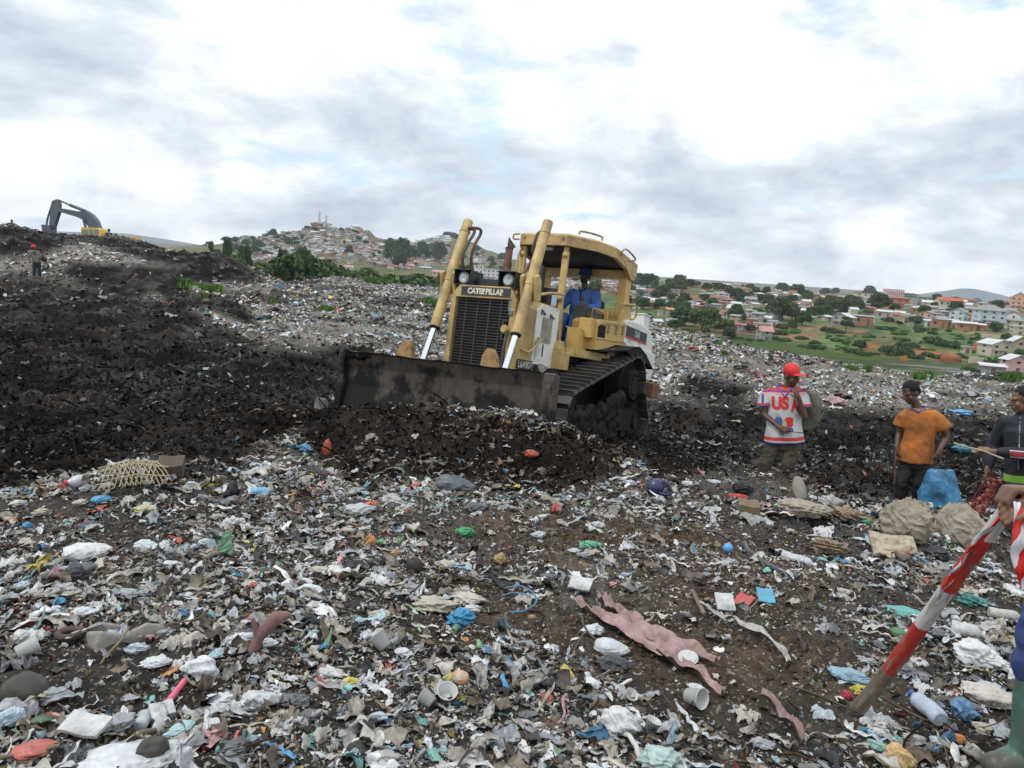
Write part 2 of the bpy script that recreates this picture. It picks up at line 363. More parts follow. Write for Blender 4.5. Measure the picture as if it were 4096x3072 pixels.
# depth of the tip's edge by x/y direction
EPX = np.array([-300, 0, 150, 260, 324, 380, 440, 500, 560, 620, 671, 720, 800, 900, 1024, 1400.])
EDP = np.array([62, 62, 60, 56, 62, 60, 57, 50, 46, 42, 36, 32.5, 29.5, 27.5, 27, 27.])
def edge_depth(X, Y):
    Yp = np.maximum(Y, 0.5); return np.interp(512 + FPX * np.clip(X / Yp, -1.3, 1.3), EPX, EDP)
WATER = -17.6
def muck(px, py):
    """0..1 how much the surface is dark churned earth instead of strewn rubbish (read off the photograph)"""
    return np.clip(sum(polyw(p, px, py, s) for p, s in MUCK), 0, 1)
def polyw(poly, px, py, soft):
    P = np.array(poly, float); inside = np.zeros(px.shape, bool); dist = np.full(px.shape, 1e9); j = len(P) - 1
    for i in range(len(P)):
        xi, yi = P[i]; xj, yj = P[j]
        c = ((yi > py) != (yj > py)) & (px < (xj - xi) * (py - yi) / (yj - yi + 1e-12) + xi); inside ^= c
        ex, ey = xj - xi, yj - yi; t = np.clip(((px - xi) * ex + (py - yi) * ey) / (ex * ex + ey * ey + 1e-9), 0, 1)
        dist = np.minimum(dist, np.hypot(px - xi - t * ex, py - yi - t * ey)); j = i
    return np.clip(0.5 + np.where(inside, dist, -dist) / (2 * soft), 0, 1)
MUCK = [([(-400,500),(-400,282),(30,276),(120,292),(180,300),(215,322),(262,345),(305,352),(345,345),(345,400),(300,430),(255,452),(235,476),(200,470),(150,455),(95,476),(60,478),(0,492)], 7),
        ([(-400,262),(-400,215),(60,228),(140,240),(230,252),(262,278),(225,272),(150,262),(80,240),(40,255)], 3),
        ([(120,296),(225,283),(265,283),(240,270),(70,262),(60,275)], 4),
        ([(318,400),(345,392),(560,425),(640,400),(690,412),(720,470),(655,480),(640,458),(622,470),(560,497),(480,487),(440,478),(352,480),(330,470),(300,440)], 7),
        ([(655,398),(735,402),(900,412),(1024,415),(1500,420),(1500,540),(1024,515),(930,498),(850,505),(800,478),(740,472),(690,450)], 8),
        ([(690,372),(760,388),(735,402),(672,392)], 5), ([(150,283),(170,300),(215,312),(262,330),(240,300)], 4),
        ([(480,262),(520,262),(520,284),(420,278),(380,268)], 4)]
SOIL = [([(470,500),(560,500),(700,510),(830,560),(800,600),(690,590),(560,560),(480,535)], 24), ([(520,640),(700,600),(860,650),(880,700),(700,700)], 40), ([(430,610),(520,590),(560,640),(450,670)], 25)]

def patch(X, Y):
    """bare dark patches and ruts in the plain behind"""
    d = np.hypot(X, Y); return np.clip((fbm(X / 5.5 + 3, Y / 3.2, 4, 130) - .10) * 5, 0, .75) * np.clip((d - 12) / 6, 0, 1)
def height(X, Y, detail=True):
    X = np.asarray(X, float); Y = np.asarray(Y, float); sh = X.shape; X = X.ravel(); Y = Y.ravel()
    e = edge_depth(X, Y); t = np.clip((Y - e) / np.where(e < 40, 22.0, 30.0), 0, 1); t = t * t * (3 - 2 * t)
    near = (t < 1)
    zt = np.full(len(X), 0.0); zt[near] = h_tip(X[near], Y[near])
    z = zt * (1 - t) + h_far(X, Y) * t
    if detail:
        d = np.hypot(X, Y); far = np.clip((d - 70) / 60, 0, 1)
        am = np.clip(0.35 + d / 22, 0.4, 2.0)
        px, py, dz = proj(np.stack([X, Y, z], 1)); mk = np.where(dz > 0.3, muck(px, py), 0); mk = mk * (1 - t)
        z = z + (1 - t) * ((0.10 * fbm(X * .9, Y * .9, 3, 3) + 0.065 * fbm(X * 3.1, Y * 3.1, 3, 9)) * am + (0.022 + 0.05 * mk) * fbm(X * 11, Y * 11, 3, 21) * np.clip(1.6 - d / 30, 0.4, 1.2))
        z = z + mk * (np.abs(fbm(X * 1.7, Y * 1.7, 3, 40)) - .30) * 0.15 * np.clip(d / 14, 0.3, 1.6) * (1 - t)
        z = z + .20 * np.abs(fbm(X * 2.1 + 4, Y * 2.1, 4, 210)) * np.exp(-((X + .8) / 2.4) ** 4 - ((Y - 8.3 + .35 * X) / .9) ** 2) - .03 - .09 * np.exp(-((X + .8) / 2.4) ** 4 - ((Y - 8.3 + .35 * X) / .9) ** 2)
        z = z + far * (0.9 * fbm(X / 30, Y / 30, 4, 5) * np.clip(d / 300, .2, 3)) * np.where(z > WATER + 1, 1, 0.15)
    return z.reshape(sh)
def hz(x, y): return float(height(np.array([x]), np.array([y]))[0])
def hit(px, py, d0=1.5, d1=3000, grow=1.01):
    """where the line of sight through a pixel meets the terrain"""
    r_ = ray(px, py); ds = [d0]
    while ds[-1] < d1: ds.append(ds[-1] * grow)
    ds = np.array(ds); P = CAM + ds[:, None] * r_; under = P[:, 2] < height(P[:, 0], P[:, 1], False); k = np.argmax(under)
    if not under.any(): return None
    dc = ds[k]
    if d0 >= 330: q = CAM + dc * r_; return np.array([q[0], q[1], hz(q[0], q[1])])
    ds = np.linspace(max(d0, dc * .88), dc * 1.14, 50); P = CAM + ds[:, None] * r_; under = P[:, 2] < height(P[:, 0], P[:, 1]); k = np.argmax(under)
    if not under.any() or k == 0: q = CAM + dc * r_; return np.array([q[0], q[1], hz(q[0], q[1])])
    a, b = ds[k - 1], ds[k]
    for _ in range(12):
        m = (a + b) / 2; q = CAM + m * r_
        if q[2] < hz(q[0], q[1]): b = m
        else: a = m
    return CAM + b * r_

# polar sheet, fine where the camera looks
ang = np.concatenate([np.linspace(-180, -42, 60)[:-1], np.linspace(-42, 42, 800), np.linspace(42, 180, 60)[1:]]) * math.pi / 180
rad = np.concatenate([[0.02, 0.4, 0.8], np.geomspace(1.1, 9.0, 400)[0:], np.geomspace(9.05, 90, 400), np.geomspace(91, 1700, 330), np.geomspace(1750, 14000, 20)])
AA, RR = np.meshgrid(ang, rad); GX = RR * np.sin(AA); GY = RR * np.cos(AA)
GZ = height(GX, GY); GZ[:, 0] = GZ[:, -1]
na, nr = len(ang), len(rad); idx = np.arange(na * nr).reshape(nr, na)
GF = np.stack([idx[:-1, :-1].ravel(), idx[:-1, 1:].ravel(), idx[1:, 1:].ravel(), idx[1:, :-1].ravel()], 1)[:, ::-1]
gV = np.stack([GX.ravel(), GY.ravel(), GZ.ravel()], 1)
gpx, gpy, gd = proj(gV)
e_ = edge_depth(gV[:, 0], gV[:, 1]); tt = np.clip((gV[:, 1] - e_) / 8, 0, 1)
mk = np.where(gd > .3, np.maximum(muck(gpx, gpy), patch(gV[:, 0], gV[:, 1])), 0); so = np.where(gd > .3, np.clip(sum(polyw(p, gpx, gpy, s) for p, s in SOIL), 0, 1), 0)
dd = np.hypot(gV[:, 0], gV[:, 1])
nz = fbm(gV[:, 0] * 2.2, gV[:, 1] * 2.2, 4, 60)[:, None]; nz2 = fbm(gV[:, 0] * 14, gV[:, 1] * 14, 2, 70)[:, None]
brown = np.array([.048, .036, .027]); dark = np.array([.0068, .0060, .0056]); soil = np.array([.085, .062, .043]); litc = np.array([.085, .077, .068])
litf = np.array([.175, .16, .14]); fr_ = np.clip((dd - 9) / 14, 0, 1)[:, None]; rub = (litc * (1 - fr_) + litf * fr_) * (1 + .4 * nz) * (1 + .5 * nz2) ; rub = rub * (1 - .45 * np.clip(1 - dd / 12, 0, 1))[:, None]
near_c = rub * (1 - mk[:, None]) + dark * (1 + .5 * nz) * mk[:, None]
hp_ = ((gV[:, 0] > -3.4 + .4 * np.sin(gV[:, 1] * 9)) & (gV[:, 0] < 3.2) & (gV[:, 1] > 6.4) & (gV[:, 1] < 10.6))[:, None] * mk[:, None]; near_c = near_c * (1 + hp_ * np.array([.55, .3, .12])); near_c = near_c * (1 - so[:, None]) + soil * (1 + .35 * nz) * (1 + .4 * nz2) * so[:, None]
reddish = np.array([.036, .024, .017]); near_c = near_c * (1 - (mk[:, None] * np.clip(nz * 1.6, 0, 1)) * .7) + reddish * (mk[:, None] * np.clip(nz * 1.6, 0, 1)) * .7
# valley colours: grass, laterite, bare and built-over ground
g1 = np.array([.085, .125, .042]); g2 = np.array([.040, .072, .024]); lat = np.array([.26, .105, .055]); tan_ = np.array([.20, .155, .105])
f1 = fbm(gV[:, 0] / 22, gV[:, 1] / 22, 4, 80)[:, None]; f2 = fbm(gV[:, 0] / 60, gV[:, 1] / 60, 4, 90)[:, None]; f3 = fbm(gV[:, 0] / 9, gV[:, 1] / 9, 3, 95)[:, None]
far_c = g1 * (.5 + .5 * np.clip(.5 + f1, 0, 1)) + g2 * .4
f4 = fbm(gV[:, 0] / 5, gV[:, 1] / 7, 3, 97)[:, None]; far_c = far_c * (1 + .55 * f4)
q = np.clip((f2 + .5 * f3 - .22) * 6, 0, 1) * np.clip((dd - 150) / 80, 0, 1)[:, None]; far_c = far_c * (1 - q * .8) + (lat * .55 + tan_ * .45) * q * .8
town = np.clip((dd - 430) / 150, 0, 1)[:, None] * np.clip(.55 + f3 * 1.3 + f1 * .6, 0, 1) * .6; far_c = far_c * (1 - town) + tan_ * np.array([.95, .85, .8]) * town
RED = [([(860,342),(925,345),(935,357),(880,361),(848,352)], 2, lat), ([(690,352),(760,362),(870,372),(870,377),(760,371),(690,357)], 1.5, lat * .8), ([(735,341),(775,347),(780,353),(735,346)], 1.5, lat),
       ([(960,331),(1024,333),(1024,341),(975,337)], 2, tan_ * 1.4), ([(930,378),(1010,388),(1010,391),(930,382)], 1, tan_), ([(405,275),(440,284),(470,296),(452,300),(410,284)], 2, lat * .8),
       ([(238,255),(262,258),(262,272),(236,270)], 3, np.array([.16, .12, .10])), ([(440,284),(470,293),(480,300),(465,300)], 1.2, tan_ * 1.5), ([(930,352),(955,350),(955,360),(935,362)], 2, lat)]
for poly, sft, c in RED:
    wgt = (np.where(gd > 90, polyw(poly, gpx, gpy, sft), 0) * np.clip(.8 + f3[:, 0], 0, 1))[:, None]; far_c = far_c * (1 - wgt) + c * wgt
mud = np.clip((WATER + .5 - gV[:, 2]) / .4, 0, 1)[:, None]; far_c = far_c * (1 - .5 * mud) + np.array([.05, .05, .025]) * .5 * mud
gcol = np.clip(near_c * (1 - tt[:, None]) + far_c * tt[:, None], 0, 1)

gm, t, b = mat_new('tip_ground'); l = t.links.new
a = N(t, 'ShaderNodeAttribute', attribute_name='col'); wt = N(t, 'ShaderNodeAttribute', attribute_name='wet'); tc = N(t, 'ShaderNodeTexCoord'); chips = N(t, 'ShaderNodeAttribute', attribute_name='chips')
n1 = N(t, 'ShaderNodeTexNoise', in_Scale=34, in_Detail=9, in_Roughness=0.7); l(tc.outputs['Object'], n1.inputs['Vector'])
nd = N(t, 'ShaderNodeTexNoise', in_Scale=75, in_Detail=3); l(tc.outputs['Object'], nd.inputs['Vector']); va = N(t, 'ShaderNodeVectorMath', operation='SCALE'); va.inputs[3].default_value = .035; l(nd.outputs['Color'], va.inputs[0]); vb = N(t, 'ShaderNodeVectorMath', operation='ADD'); l(tc.outputs['Object'], vb.inputs[0]); l(va.outputs[0], vb.inputs[1])
vo = N(t, 'ShaderNodeTexVoronoi', in_Scale=52, in_Randomness=1.0); l(vb.outputs[0], vo.inputs['Vector'])
r1 = ramp(t, [(.25, g4(.35)), (.75, g4(1.7))], n1.outputs[0])
mx = N(t, 'ShaderNodeMix', data_type='RGBA', blend_type='MULTIPLY'); mx.inputs[0].default_value = 1; l(a.outputs['Color'], mx.inputs[6]); l(r1.outputs[0], mx.inputs[7])
nb2 = N(t, 'ShaderNodeTexNoise', in_Scale=.33, in_Detail=9, in_Roughness=.72); l(tc.outputs['Object'], nb2.inputs['Vector']); rb2 = ramp(t, [(.32, g4(.55)), (.5, g4(.95)), (.68, g4(1.45))], nb2.outputs[0]); mxb = N(t, 'ShaderNodeMix', data_type='RGBA', blend_type='MULTIPLY'); mxb.inputs[0].default_value = 1; l(mx.outputs[2], mxb.inputs[6]); l(rb2.outputs[0], mxb.inputs[7]); mx = mxb
# small pale chips lying in the soil: some voronoi cells
sc_ = N(t, 'ShaderNodeSeparateColor'); l(vo.outputs['Color'], sc_.inputs[0])
cc = ramp(t, [(0, (.22, .19, .15, 1)), (.3, (.13, .095, .06, 1)), (.6, (.30, .27, .22, 1)), (.84, (.42, .41, .39, 1)), (.93, (.12, .22, .3, 1)), (1, (.35, .2, .1, 1))], sc_.outputs[1], 'CONSTANT')
f = N(t, 'ShaderNodeMath', operation='LESS_THAN'); l(vo.outputs['Distance'], f.inputs[0]); f.inputs[1].default_value = .34
f2_ = N(t, 'ShaderNodeMath', operation='LESS_THAN'); l(sc_.outputs[0], f2_.inputs[0]); l(chips.outputs['Fac'], f2_.inputs[1])
f3_ = N(t, 'ShaderNodeMath', operation='MULTIPLY'); l(f.outputs[0], f3_.inputs[0]); l(f2_.outputs[0], f3_.inputs[1])
m2 = N(t, 'ShaderNodeMix', data_type='RGBA'); l(f3_.outputs[0], m2.inputs[0]); l(mx.outputs[2], m2.inputs[6]); l(cc.outputs[0], m2.inputs[7]); l(m2.outputs[2], b.inputs['Base Color'])
rr_ = N(t, 'ShaderNodeMapRange'); l(wt.outputs['Fac'], rr_.inputs[0]); rr_.inputs[3].default_value = .95; rr_.inputs[4].default_value = .42; l(rr_.outputs[0], b.inputs['Roughness'])
b.inputs['Specular IOR Level'].default_value = .10
bp = N(t, 'ShaderNodeBump', in_Strength=.9, in_Distance=.03); l(n1.outputs[0], bp.inputs['Height']); l(bp.outputs[0], b.inputs['Normal'])
wet = mk * (1 - tt) * np.clip(.5 + fbm(gV[:, 0] * 1.1, gV[:, 1] * 1.1, 3, 33) * 1.5, 0, 1)
chipv = (1 - tt) * np.clip(.42 - .38 * mk, 0, 1) * np.clip(1.4 - dd / 30, 0, 1)
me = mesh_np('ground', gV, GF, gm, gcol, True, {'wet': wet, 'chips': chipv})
tag(link('ground', me), kind='structure')

# water and reeds of the flooded valley floor
wm, t, b = mat_new('marsh_water'); l = t.links.new; tc = N(t, 'ShaderNodeTexCoord')
mp = N(t, 'ShaderNodeMapping'); mp.inputs['Scale'].default_value = (.02, .09, 1); mp.inputs['Rotation'].default_value = (0, 0, .25); l(tc.outputs['Object'], mp.inputs[0])
n = N(t, 'ShaderNodeTexNoise', in_Scale=1, in_Detail=7, in_Roughness=.6); l(mp.outputs[0], n.inputs['Vector'])
r = ramp(t, [(.40, (.035, .04, .022, 1)), (.47, (.05, .06, .028, 1)), (.52, (.065, .10, .03, 1)), (.62, (.05, .08, .024, 1))], n.outputs[0]); l(r.outputs[0], b.inputs['Base Color'])
r = ramp(t, [(.40, g4(.15)), (.46, g4(.95))], n.outputs[0]); l(r.outputs[0], b.inputs['Roughness'])
r = ramp(t, [(.40, g4(.10)), (.46, g4(.03))], n.outputs[0]); l(r.outputs[0], b.inputs['Specular IOR Level'])
n2 = N(t, 'ShaderNodeTexNoise', in_Scale=1.5, in_Detail=3); l(tc.outputs['Object'], n2.inputs['Vector']); bp = N(t, 'ShaderNodeBump', in_Strength=.15, in_Distance=.3); l(n2.outputs[0], bp.inputs['Height']); l(bp.outputs[0], b.inputs['Normal'])
mb = MB(); mb.add([(0, 40, WATER), (420, 40, WATER), (420, 255, WATER), (30, 330, WATER)], [(0, 1, 2, 3)])
tag(mb.build('water', wm), kind='structure')
# blue mountains on the skyline
def mountain(profile, dep, mat, thick=900):
    vs = []; fs = []; n = len(profile)
    for px, h in profile:
        X = (px - 512) / FPX * dep; vs += [(X, dep - thick, -60), (X, dep, 1.6 + h / FPX * dep), (X, dep + thick, -60)]
    for i in range(n - 1):
        a = i * 3; fs += [(a, a + 3, a + 4, a + 1), (a + 1, a + 4, a + 5, a + 2)]
    mb = MB(); mb.add(vs, fs, True); return tag(mb.build('mountain', mat), kind='structure')
mtn = paint('hazed_mountain_scrub', (.10, .14, .17), .95, dirt=(.13, .17, .17), dirt_amt=.9, dirt_scale=.004, var=.2)  # scrub colour with the blue of distance haze mixed into it
mountain([(880, -9), (900, -4), (915, -1), (927, 3), (937, 6), (948, 8.5), (960, 9), (972, 7.5), (985, 3), (1000, 0), (1020, -3), (1060, -9)], 3800, mtn)
mountain([(-60, -8), (20, 3), (70, 5), (120, 7), (160, 4), (190, 1), (240, -8)], 6500, mtn)

# ------------------------------------------------------------------ strewn rubbish nobody could count
def protos_sheet(n, res, k):
    out = []
    for i in range(n):
        g = np.linspace(-.5, .5, res); x, y = np.meshgrid(g, g); x = x + rng.normal(0, .5 / res * .5, x.shape); y = y + rng.normal(0, .5 / res * .5, y.shape)
        asp = rng.uniform(.22, .9); y = y * asp
        rr = np.hypot(x, y / asp); ang_ = np.arctan2(y, x); cut = .42 + .12 * np.sin(ang_ * 3 + rng.uniform(0, 6)) + .06 * np.sin(ang_ * 7 + rng.uniform(0, 6)); s = np.minimum(1, cut / (rr + 1e-6)); x = x * s; y = y * s
        d = rng.uniform(0, math.pi); z = 0
        for j in range(3):
            a_ = rng.uniform(0, math.pi); fr = rng.uniform(4, 13); z = z + np.abs(np.sin((x * math.cos(a_) + y * math.sin(a_)) * fr + rng.uniform(0, 6))) * rng.uniform(.05, .16)
        z = z + rng.normal(0, .02, x.shape) + k * (.22 - (x * x + y * y) * .9)
        if rng.random() < .45:  # folded over
            a_ = rng.uniform(0, 6.28); off = rng.uniform(0, .2); c_, s_ = math.cos(a_), math.sin(a_); t_ = x * c_ + y * s_ - off; m_ = t_ > 0
            x = np.where(m_, x - 1.6 * t_ * c_, x); y = np.where(m_, y - 1.6 * t_ * s_, y); z = np.where(m_, z + .05 + t_ * .25, z)
        idx = np.arange(res * res).reshape(res, res); F = np.stack([idx[:-1, :-1].ravel(), idx[:-1, 1:].ravel(), idx[1:, 1:].ravel(), idx[1:, :-1].ravel()], 1)
        V = np.stack([x.ravel(), y.ravel(), z.ravel()], 1); V[:, 2] -= V[:, 2].min() + .05; out.append((V, F))
    return out
def ico(sub):
    bm = bmesh.new(); bmesh.ops.create_icosphere(bm, subdivisions=sub, radius=.5); V = np.array([v.co[:] for v in bm.verts]); F = np.array([[v.index for v in f.verts] for f in bm.faces]); bm.free(); return V, F
def protos_lump(n, sub, rough=.42, flat=(.3, .7)):
    out = []; V0, F0 = ico(sub)
    for i in range(n):
        V = V0.copy(); 
        for j in range(4):
            a_ = rng.normal(size=3); a_ /= np.linalg.norm(a_); V = V * (1 + rough * np.sin((V @ a_) * rng.uniform(5, 14) + rng.uniform(0, 6)) * .55)[:, None]
        V = V * (1 + rng.normal(0, rough * .28, len(V)))[:, None]
        V = V * np.array([1, rng.uniform(.5, 1), rng.uniform(*flat)]); out.append((V, F0))
    return out
def protos_stick(n):
    out = []
    for i in range(n):
        m = 5; t_ = np.linspace(-.5, .5, m); y = .12 * np.sin(t_ * rng.uniform(1, 6) + rng.uniform(0, 6)); z = .08 * np.cos(t_ * rng.uniform(1, 5) + rng.uniform(0, 6)); r = .014 * rng.uniform(.6, 1.5); V = []; F = []
        for i_ in range(m):
            for k in range(3): V.append((t_[i_], y[i_] + r * math.cos(k * 2.09), z[i_] + r * math.sin(k * 2.09)))
        for i_ in range(m - 1):
            for k in range(3): F.append((i_ * 3 + k, i_ * 3 + (k + 1) % 3, i_ * 3 + 3 + (k + 1) % 3, i_ * 3 + 3 + k))
        out.append((np.array(V), np.array(F)))
    return out
def protos_strip(n):
    out = []
    for i in range(n):
        m = 12; t_ = np.linspace(-.5, .5, m); a = rng.uniform(2, 7); y = .16 * np.sin(t_ * a + rng.uniform(0, 6)); z = np.abs(np.sin(t_ * rng.uniform(5, 14) + rng.uniform(0, 6))) * .07; w = rng.uniform(.02, .11) * (.5 + .5 * np.abs(np.sin(t_ * rng.uniform(2, 9) + rng.uniform(0, 6)))); w[0] *= .3; w[-1] *= .3
        V = np.stack([np.stack([t_ + rng.normal(0, .01, m), y + k * w, z + (.03 if k == 0 else 0) + rng.normal(0, .012, m)], 1) for k in (-1, 0, 1)], 1).reshape(-1, 3); F = []
        for j in range(m - 1):
            for k in range(2): F.append((j * 3 + k, j * 3 + k + 1, j * 3 + 3 + k + 1, j * 3 + 3 + k))
        V[:, 2] -= V[:, 2].min(); out.append((V, np.array(F)))
    return out
PALE = [((.60,.59,.56),20),((.50,.47,.41),17),((.68,.69,.71),13),((.36,.32,.26),14),((.40,.43,.46),9),((.24,.20,.15),11),((.17,.12,.08),10),((.075,.06,.05),9),((.36,.50,.56),3.6),((.10,.30,.50),1.8),((.22,.46,.42),1.6),((.28,.44,.26),1.2),((.58,.47,.13),1.5),((.50,.12,.08),1.5),((.52,.30,.29),1.4),((.56,.28,.09),1.0),((.035,.035,.04),7),((.78,.79,.78),8)]
EARTH = [((.0060,.0054,.0050),34),((.010,.008,.0065),26),((.018,.013,.009),14),((.034,.024,.016),5),((.005,.005,.0055),20)]
MUCKY = [((.13,.115,.095),16),((.24,.22,.19),14),((.36,.34,.31),10),((.05,.045,.04),24),((.09,.07,.05),18),((.30,.25,.12),2.5),((.5,.49,.47),5),((.38,.12,.07),2),((.12,.24,.34),1.6),((.2,.3,.2),1.4)]
BROWNS = [((.11,.075,.045),20),((.17,.125,.08),18),((.25,.20,.14),14),((.07,.05,.035),20),((.33,.29,.22),8),((.045,.035,.028),14)]
def pick(pal, n):
    w_ = np.array([p[1] for p in pal], float); c = np.array([p[0] for p in pal]); k = rng.choice(len(pal), n, p=w_ / w_.sum()); o = c[k] * rng.uniform(.38, 1.08, (n, 1)); return np.clip(o, 0, .9)
def scatter(name, P, size, colors, protos, mat, tilt=.45, sink=.1, two=.12):
    """one mesh of many pieces lying on the tip"""
    n = len(P); pi = rng.integers(0, len(protos), n); yaw = rng.uniform(0, 6.283, n); tx = rng.normal(0, tilt, n); ty = rng.normal(0, tilt, n)
    # terrain slope is already followed by height; rotate prototypes
    cyw, syw = np.cos(yaw), np.sin(yaw); cx_, sx_ = np.cos(tx), np.sin(tx); cyy, syy = np.cos(ty), np.sin(ty)
    Rm = np.zeros((n, 3, 3))
    Rz = np.zeros((n, 3, 3)); Rz[:, 0, 0] = cyw; Rz[:, 0, 1] = -syw; Rz[:, 1, 0] = syw; Rz[:, 1, 1] = cyw; Rz[:, 2, 2] = 1
    Rx = np.zeros((n, 3, 3)); Rx[:, 0, 0] = 1; Rx[:, 1, 1] = cx_; Rx[:, 1, 2] = -sx_; Rx[:, 2, 1] = sx_; Rx[:, 2, 2] = cx_
    Ry = np.zeros((n, 3, 3)); Ry[:, 1, 1] = 1; Ry[:, 0, 0] = cyy; Ry[:, 0, 2] = syy; Ry[:, 2, 0] = -syy; Ry[:, 2, 2] = cyy
    Rm = Ry @ Rx @ Rz
    VV = []; FF = []; CC = []; base = 0
    for k, (V, F) in enumerate(protos):
        s = np.nonzero(pi == k)[0]
        if not len(s): continue
        W = np.einsum('nij,vj->nvi', Rm[s], V) * size[s, None, None] + P[s, None, :]; W[:, :, 2] += (size[s] * sink)[:, None]
        nv = len(V); VV.append(W.reshape(-1, 3)); FF.append((F[None] + (np.arange(len(s)) * nv)[:, None, None] + base).reshape(-1, F.shape[1]))
        hp_ = (P[s, 0] > -3.4 + .4 * np.sin(P[s, 1] * 9)) & (P[s, 0] < 3.2) & (P[s, 1] > 6.4) & (P[s, 1] < 10.6) & (colors[s].max(1) < .06); colors[s] = np.where(hp_[:, None], colors[s] * np.array([1.45, 1.2, 1.05]), colors[s])
        c = colors[s][:, None, :] * (1 + rng.normal(0, two, (len(s), nv, 1))); CC.append(np.clip(c, .004, .92).reshape(-1, 3)); base += nv * len(s)
    pass
    me = mesh_np(name, np.concatenate(VV), np.concatenate(FF), mat, np.concatenate(CC))
    return link(name, me)
def sample(n, d0, d1, pw=1.0, m=.76):
    """points of the tip in a wedge a little wider than the view; pw weights the nearer part"""
    u = rng.random(n); Y = (d0 ** (2 - pw) + u * (d1 ** (2 - pw) - d0 ** (2 - pw))) ** (1 / (2 - pw)); X = (Y * m + 2.2 * np.exp(-Y / 25)) * rng.uniform(-1, 1, n)
    ok = Y < edge_depth(X, Y) + 2.5; X, Y = X[ok], Y[ok]; Z = height(X, Y); return np.stack([X, Y, Z], 1)
BUSY = []    # places kept clear (x, y, r)
MT = Matrix(((-0.48119678, 0.87497841, 0.05350182, 0.36763493), (-0.86326199, -0.48359603, 0.14461541, 11.89794199), (0.15240863, 0.02340238, 0.98804045, -0.99871935), (0, 0, 0, 1)))
MTi = np.array(MT.inverted())
def clear_of_tractor(P):
    q_ = P @ MTi[:3, :3].T + MTi[:3, 3]; return ~((np.abs(q_[:, 1]) < 1.3) & (q_[:, 0] > -1.9) & (q_[:, 0] < 2.8))
lit_mat = attr_mat('plastic_and_paper', .5, .4, .35, 55, .3); dirt_mat = attr_mat('damp_earth', .9, .04, .3, 70, .5)
sheets_hi = protos_sheet(26, 7, .25); sheets_mid = protos_sheet(18, 4, .3); sheets_lo = protos_sheet(14, 3, .4)
lumps_hi = protos_lump(12, 2); lumps_lo = protos_lump(10, 1)
def zones(P):
    px, py, d = proj(P); return np.maximum(muck(px, py), patch(P[:, 0], P[:, 1])), np.clip(sum(polyw(p, px, py, s) for p, s in SOIL), 0, 1)
allP = {'sheet': [], 'lump': []}
def layer(n, d0, d1, s0, s1, protos, pal, keep, name_mat, pw=1.0, tilt=.45, sink=.1, pal2=None, kind='sheet'):
    P = sample(n, d0, d1, pw); mk_, so_ = zones(P); k = (rng.random(len(P)) < keep(mk_, so_, P)) & clear_of_tractor(P); P = P[k]; mk_ = mk_[k]
    size = np.exp(rng.uniform(np.log(s0), np.log(s1), len(P))); c = pick(pal, len(P))
    if pal2 is not None: c2 = pick(pal2, len(P)); u = rng.random(len(P)) < mk_; c = np.where(u[:, None], c2, c)
    return P, size, c, protos, tilt, sink
clump = lambda P, s=1.2, seed=5: np.clip(.55 + 2.1 * fbm(P[:, 0] * s * .7, P[:, 1] * s * 1.2, 4, seed) + .30 * (P[:, 0] < .06 * P[:, 1]) * (P[:, 1] < 9), .10, 1)
jobs = []
K = lambda a, s: (lambda mk_, so_, P: (1 - np.where((P[:, 0] < -2.4 + .1 * P[:, 1]) & (P[:, 1] < 34), .955, np.where((P[:, 0] > -3.3) & (P[:, 0] < 1.6) & (P[:, 1] > 6.8) & (P[:, 1] < 9.6), a * .72, a)) * mk_) * (1 - s * so_) * clump(P))
PF = [(tuple(min(.88, v * 1.25) for v in p[0]), p[1]) for p in PALE if sum(p[0]) > .45] + [((.14,.11,.08),6),((.06,.05,.045),5)]
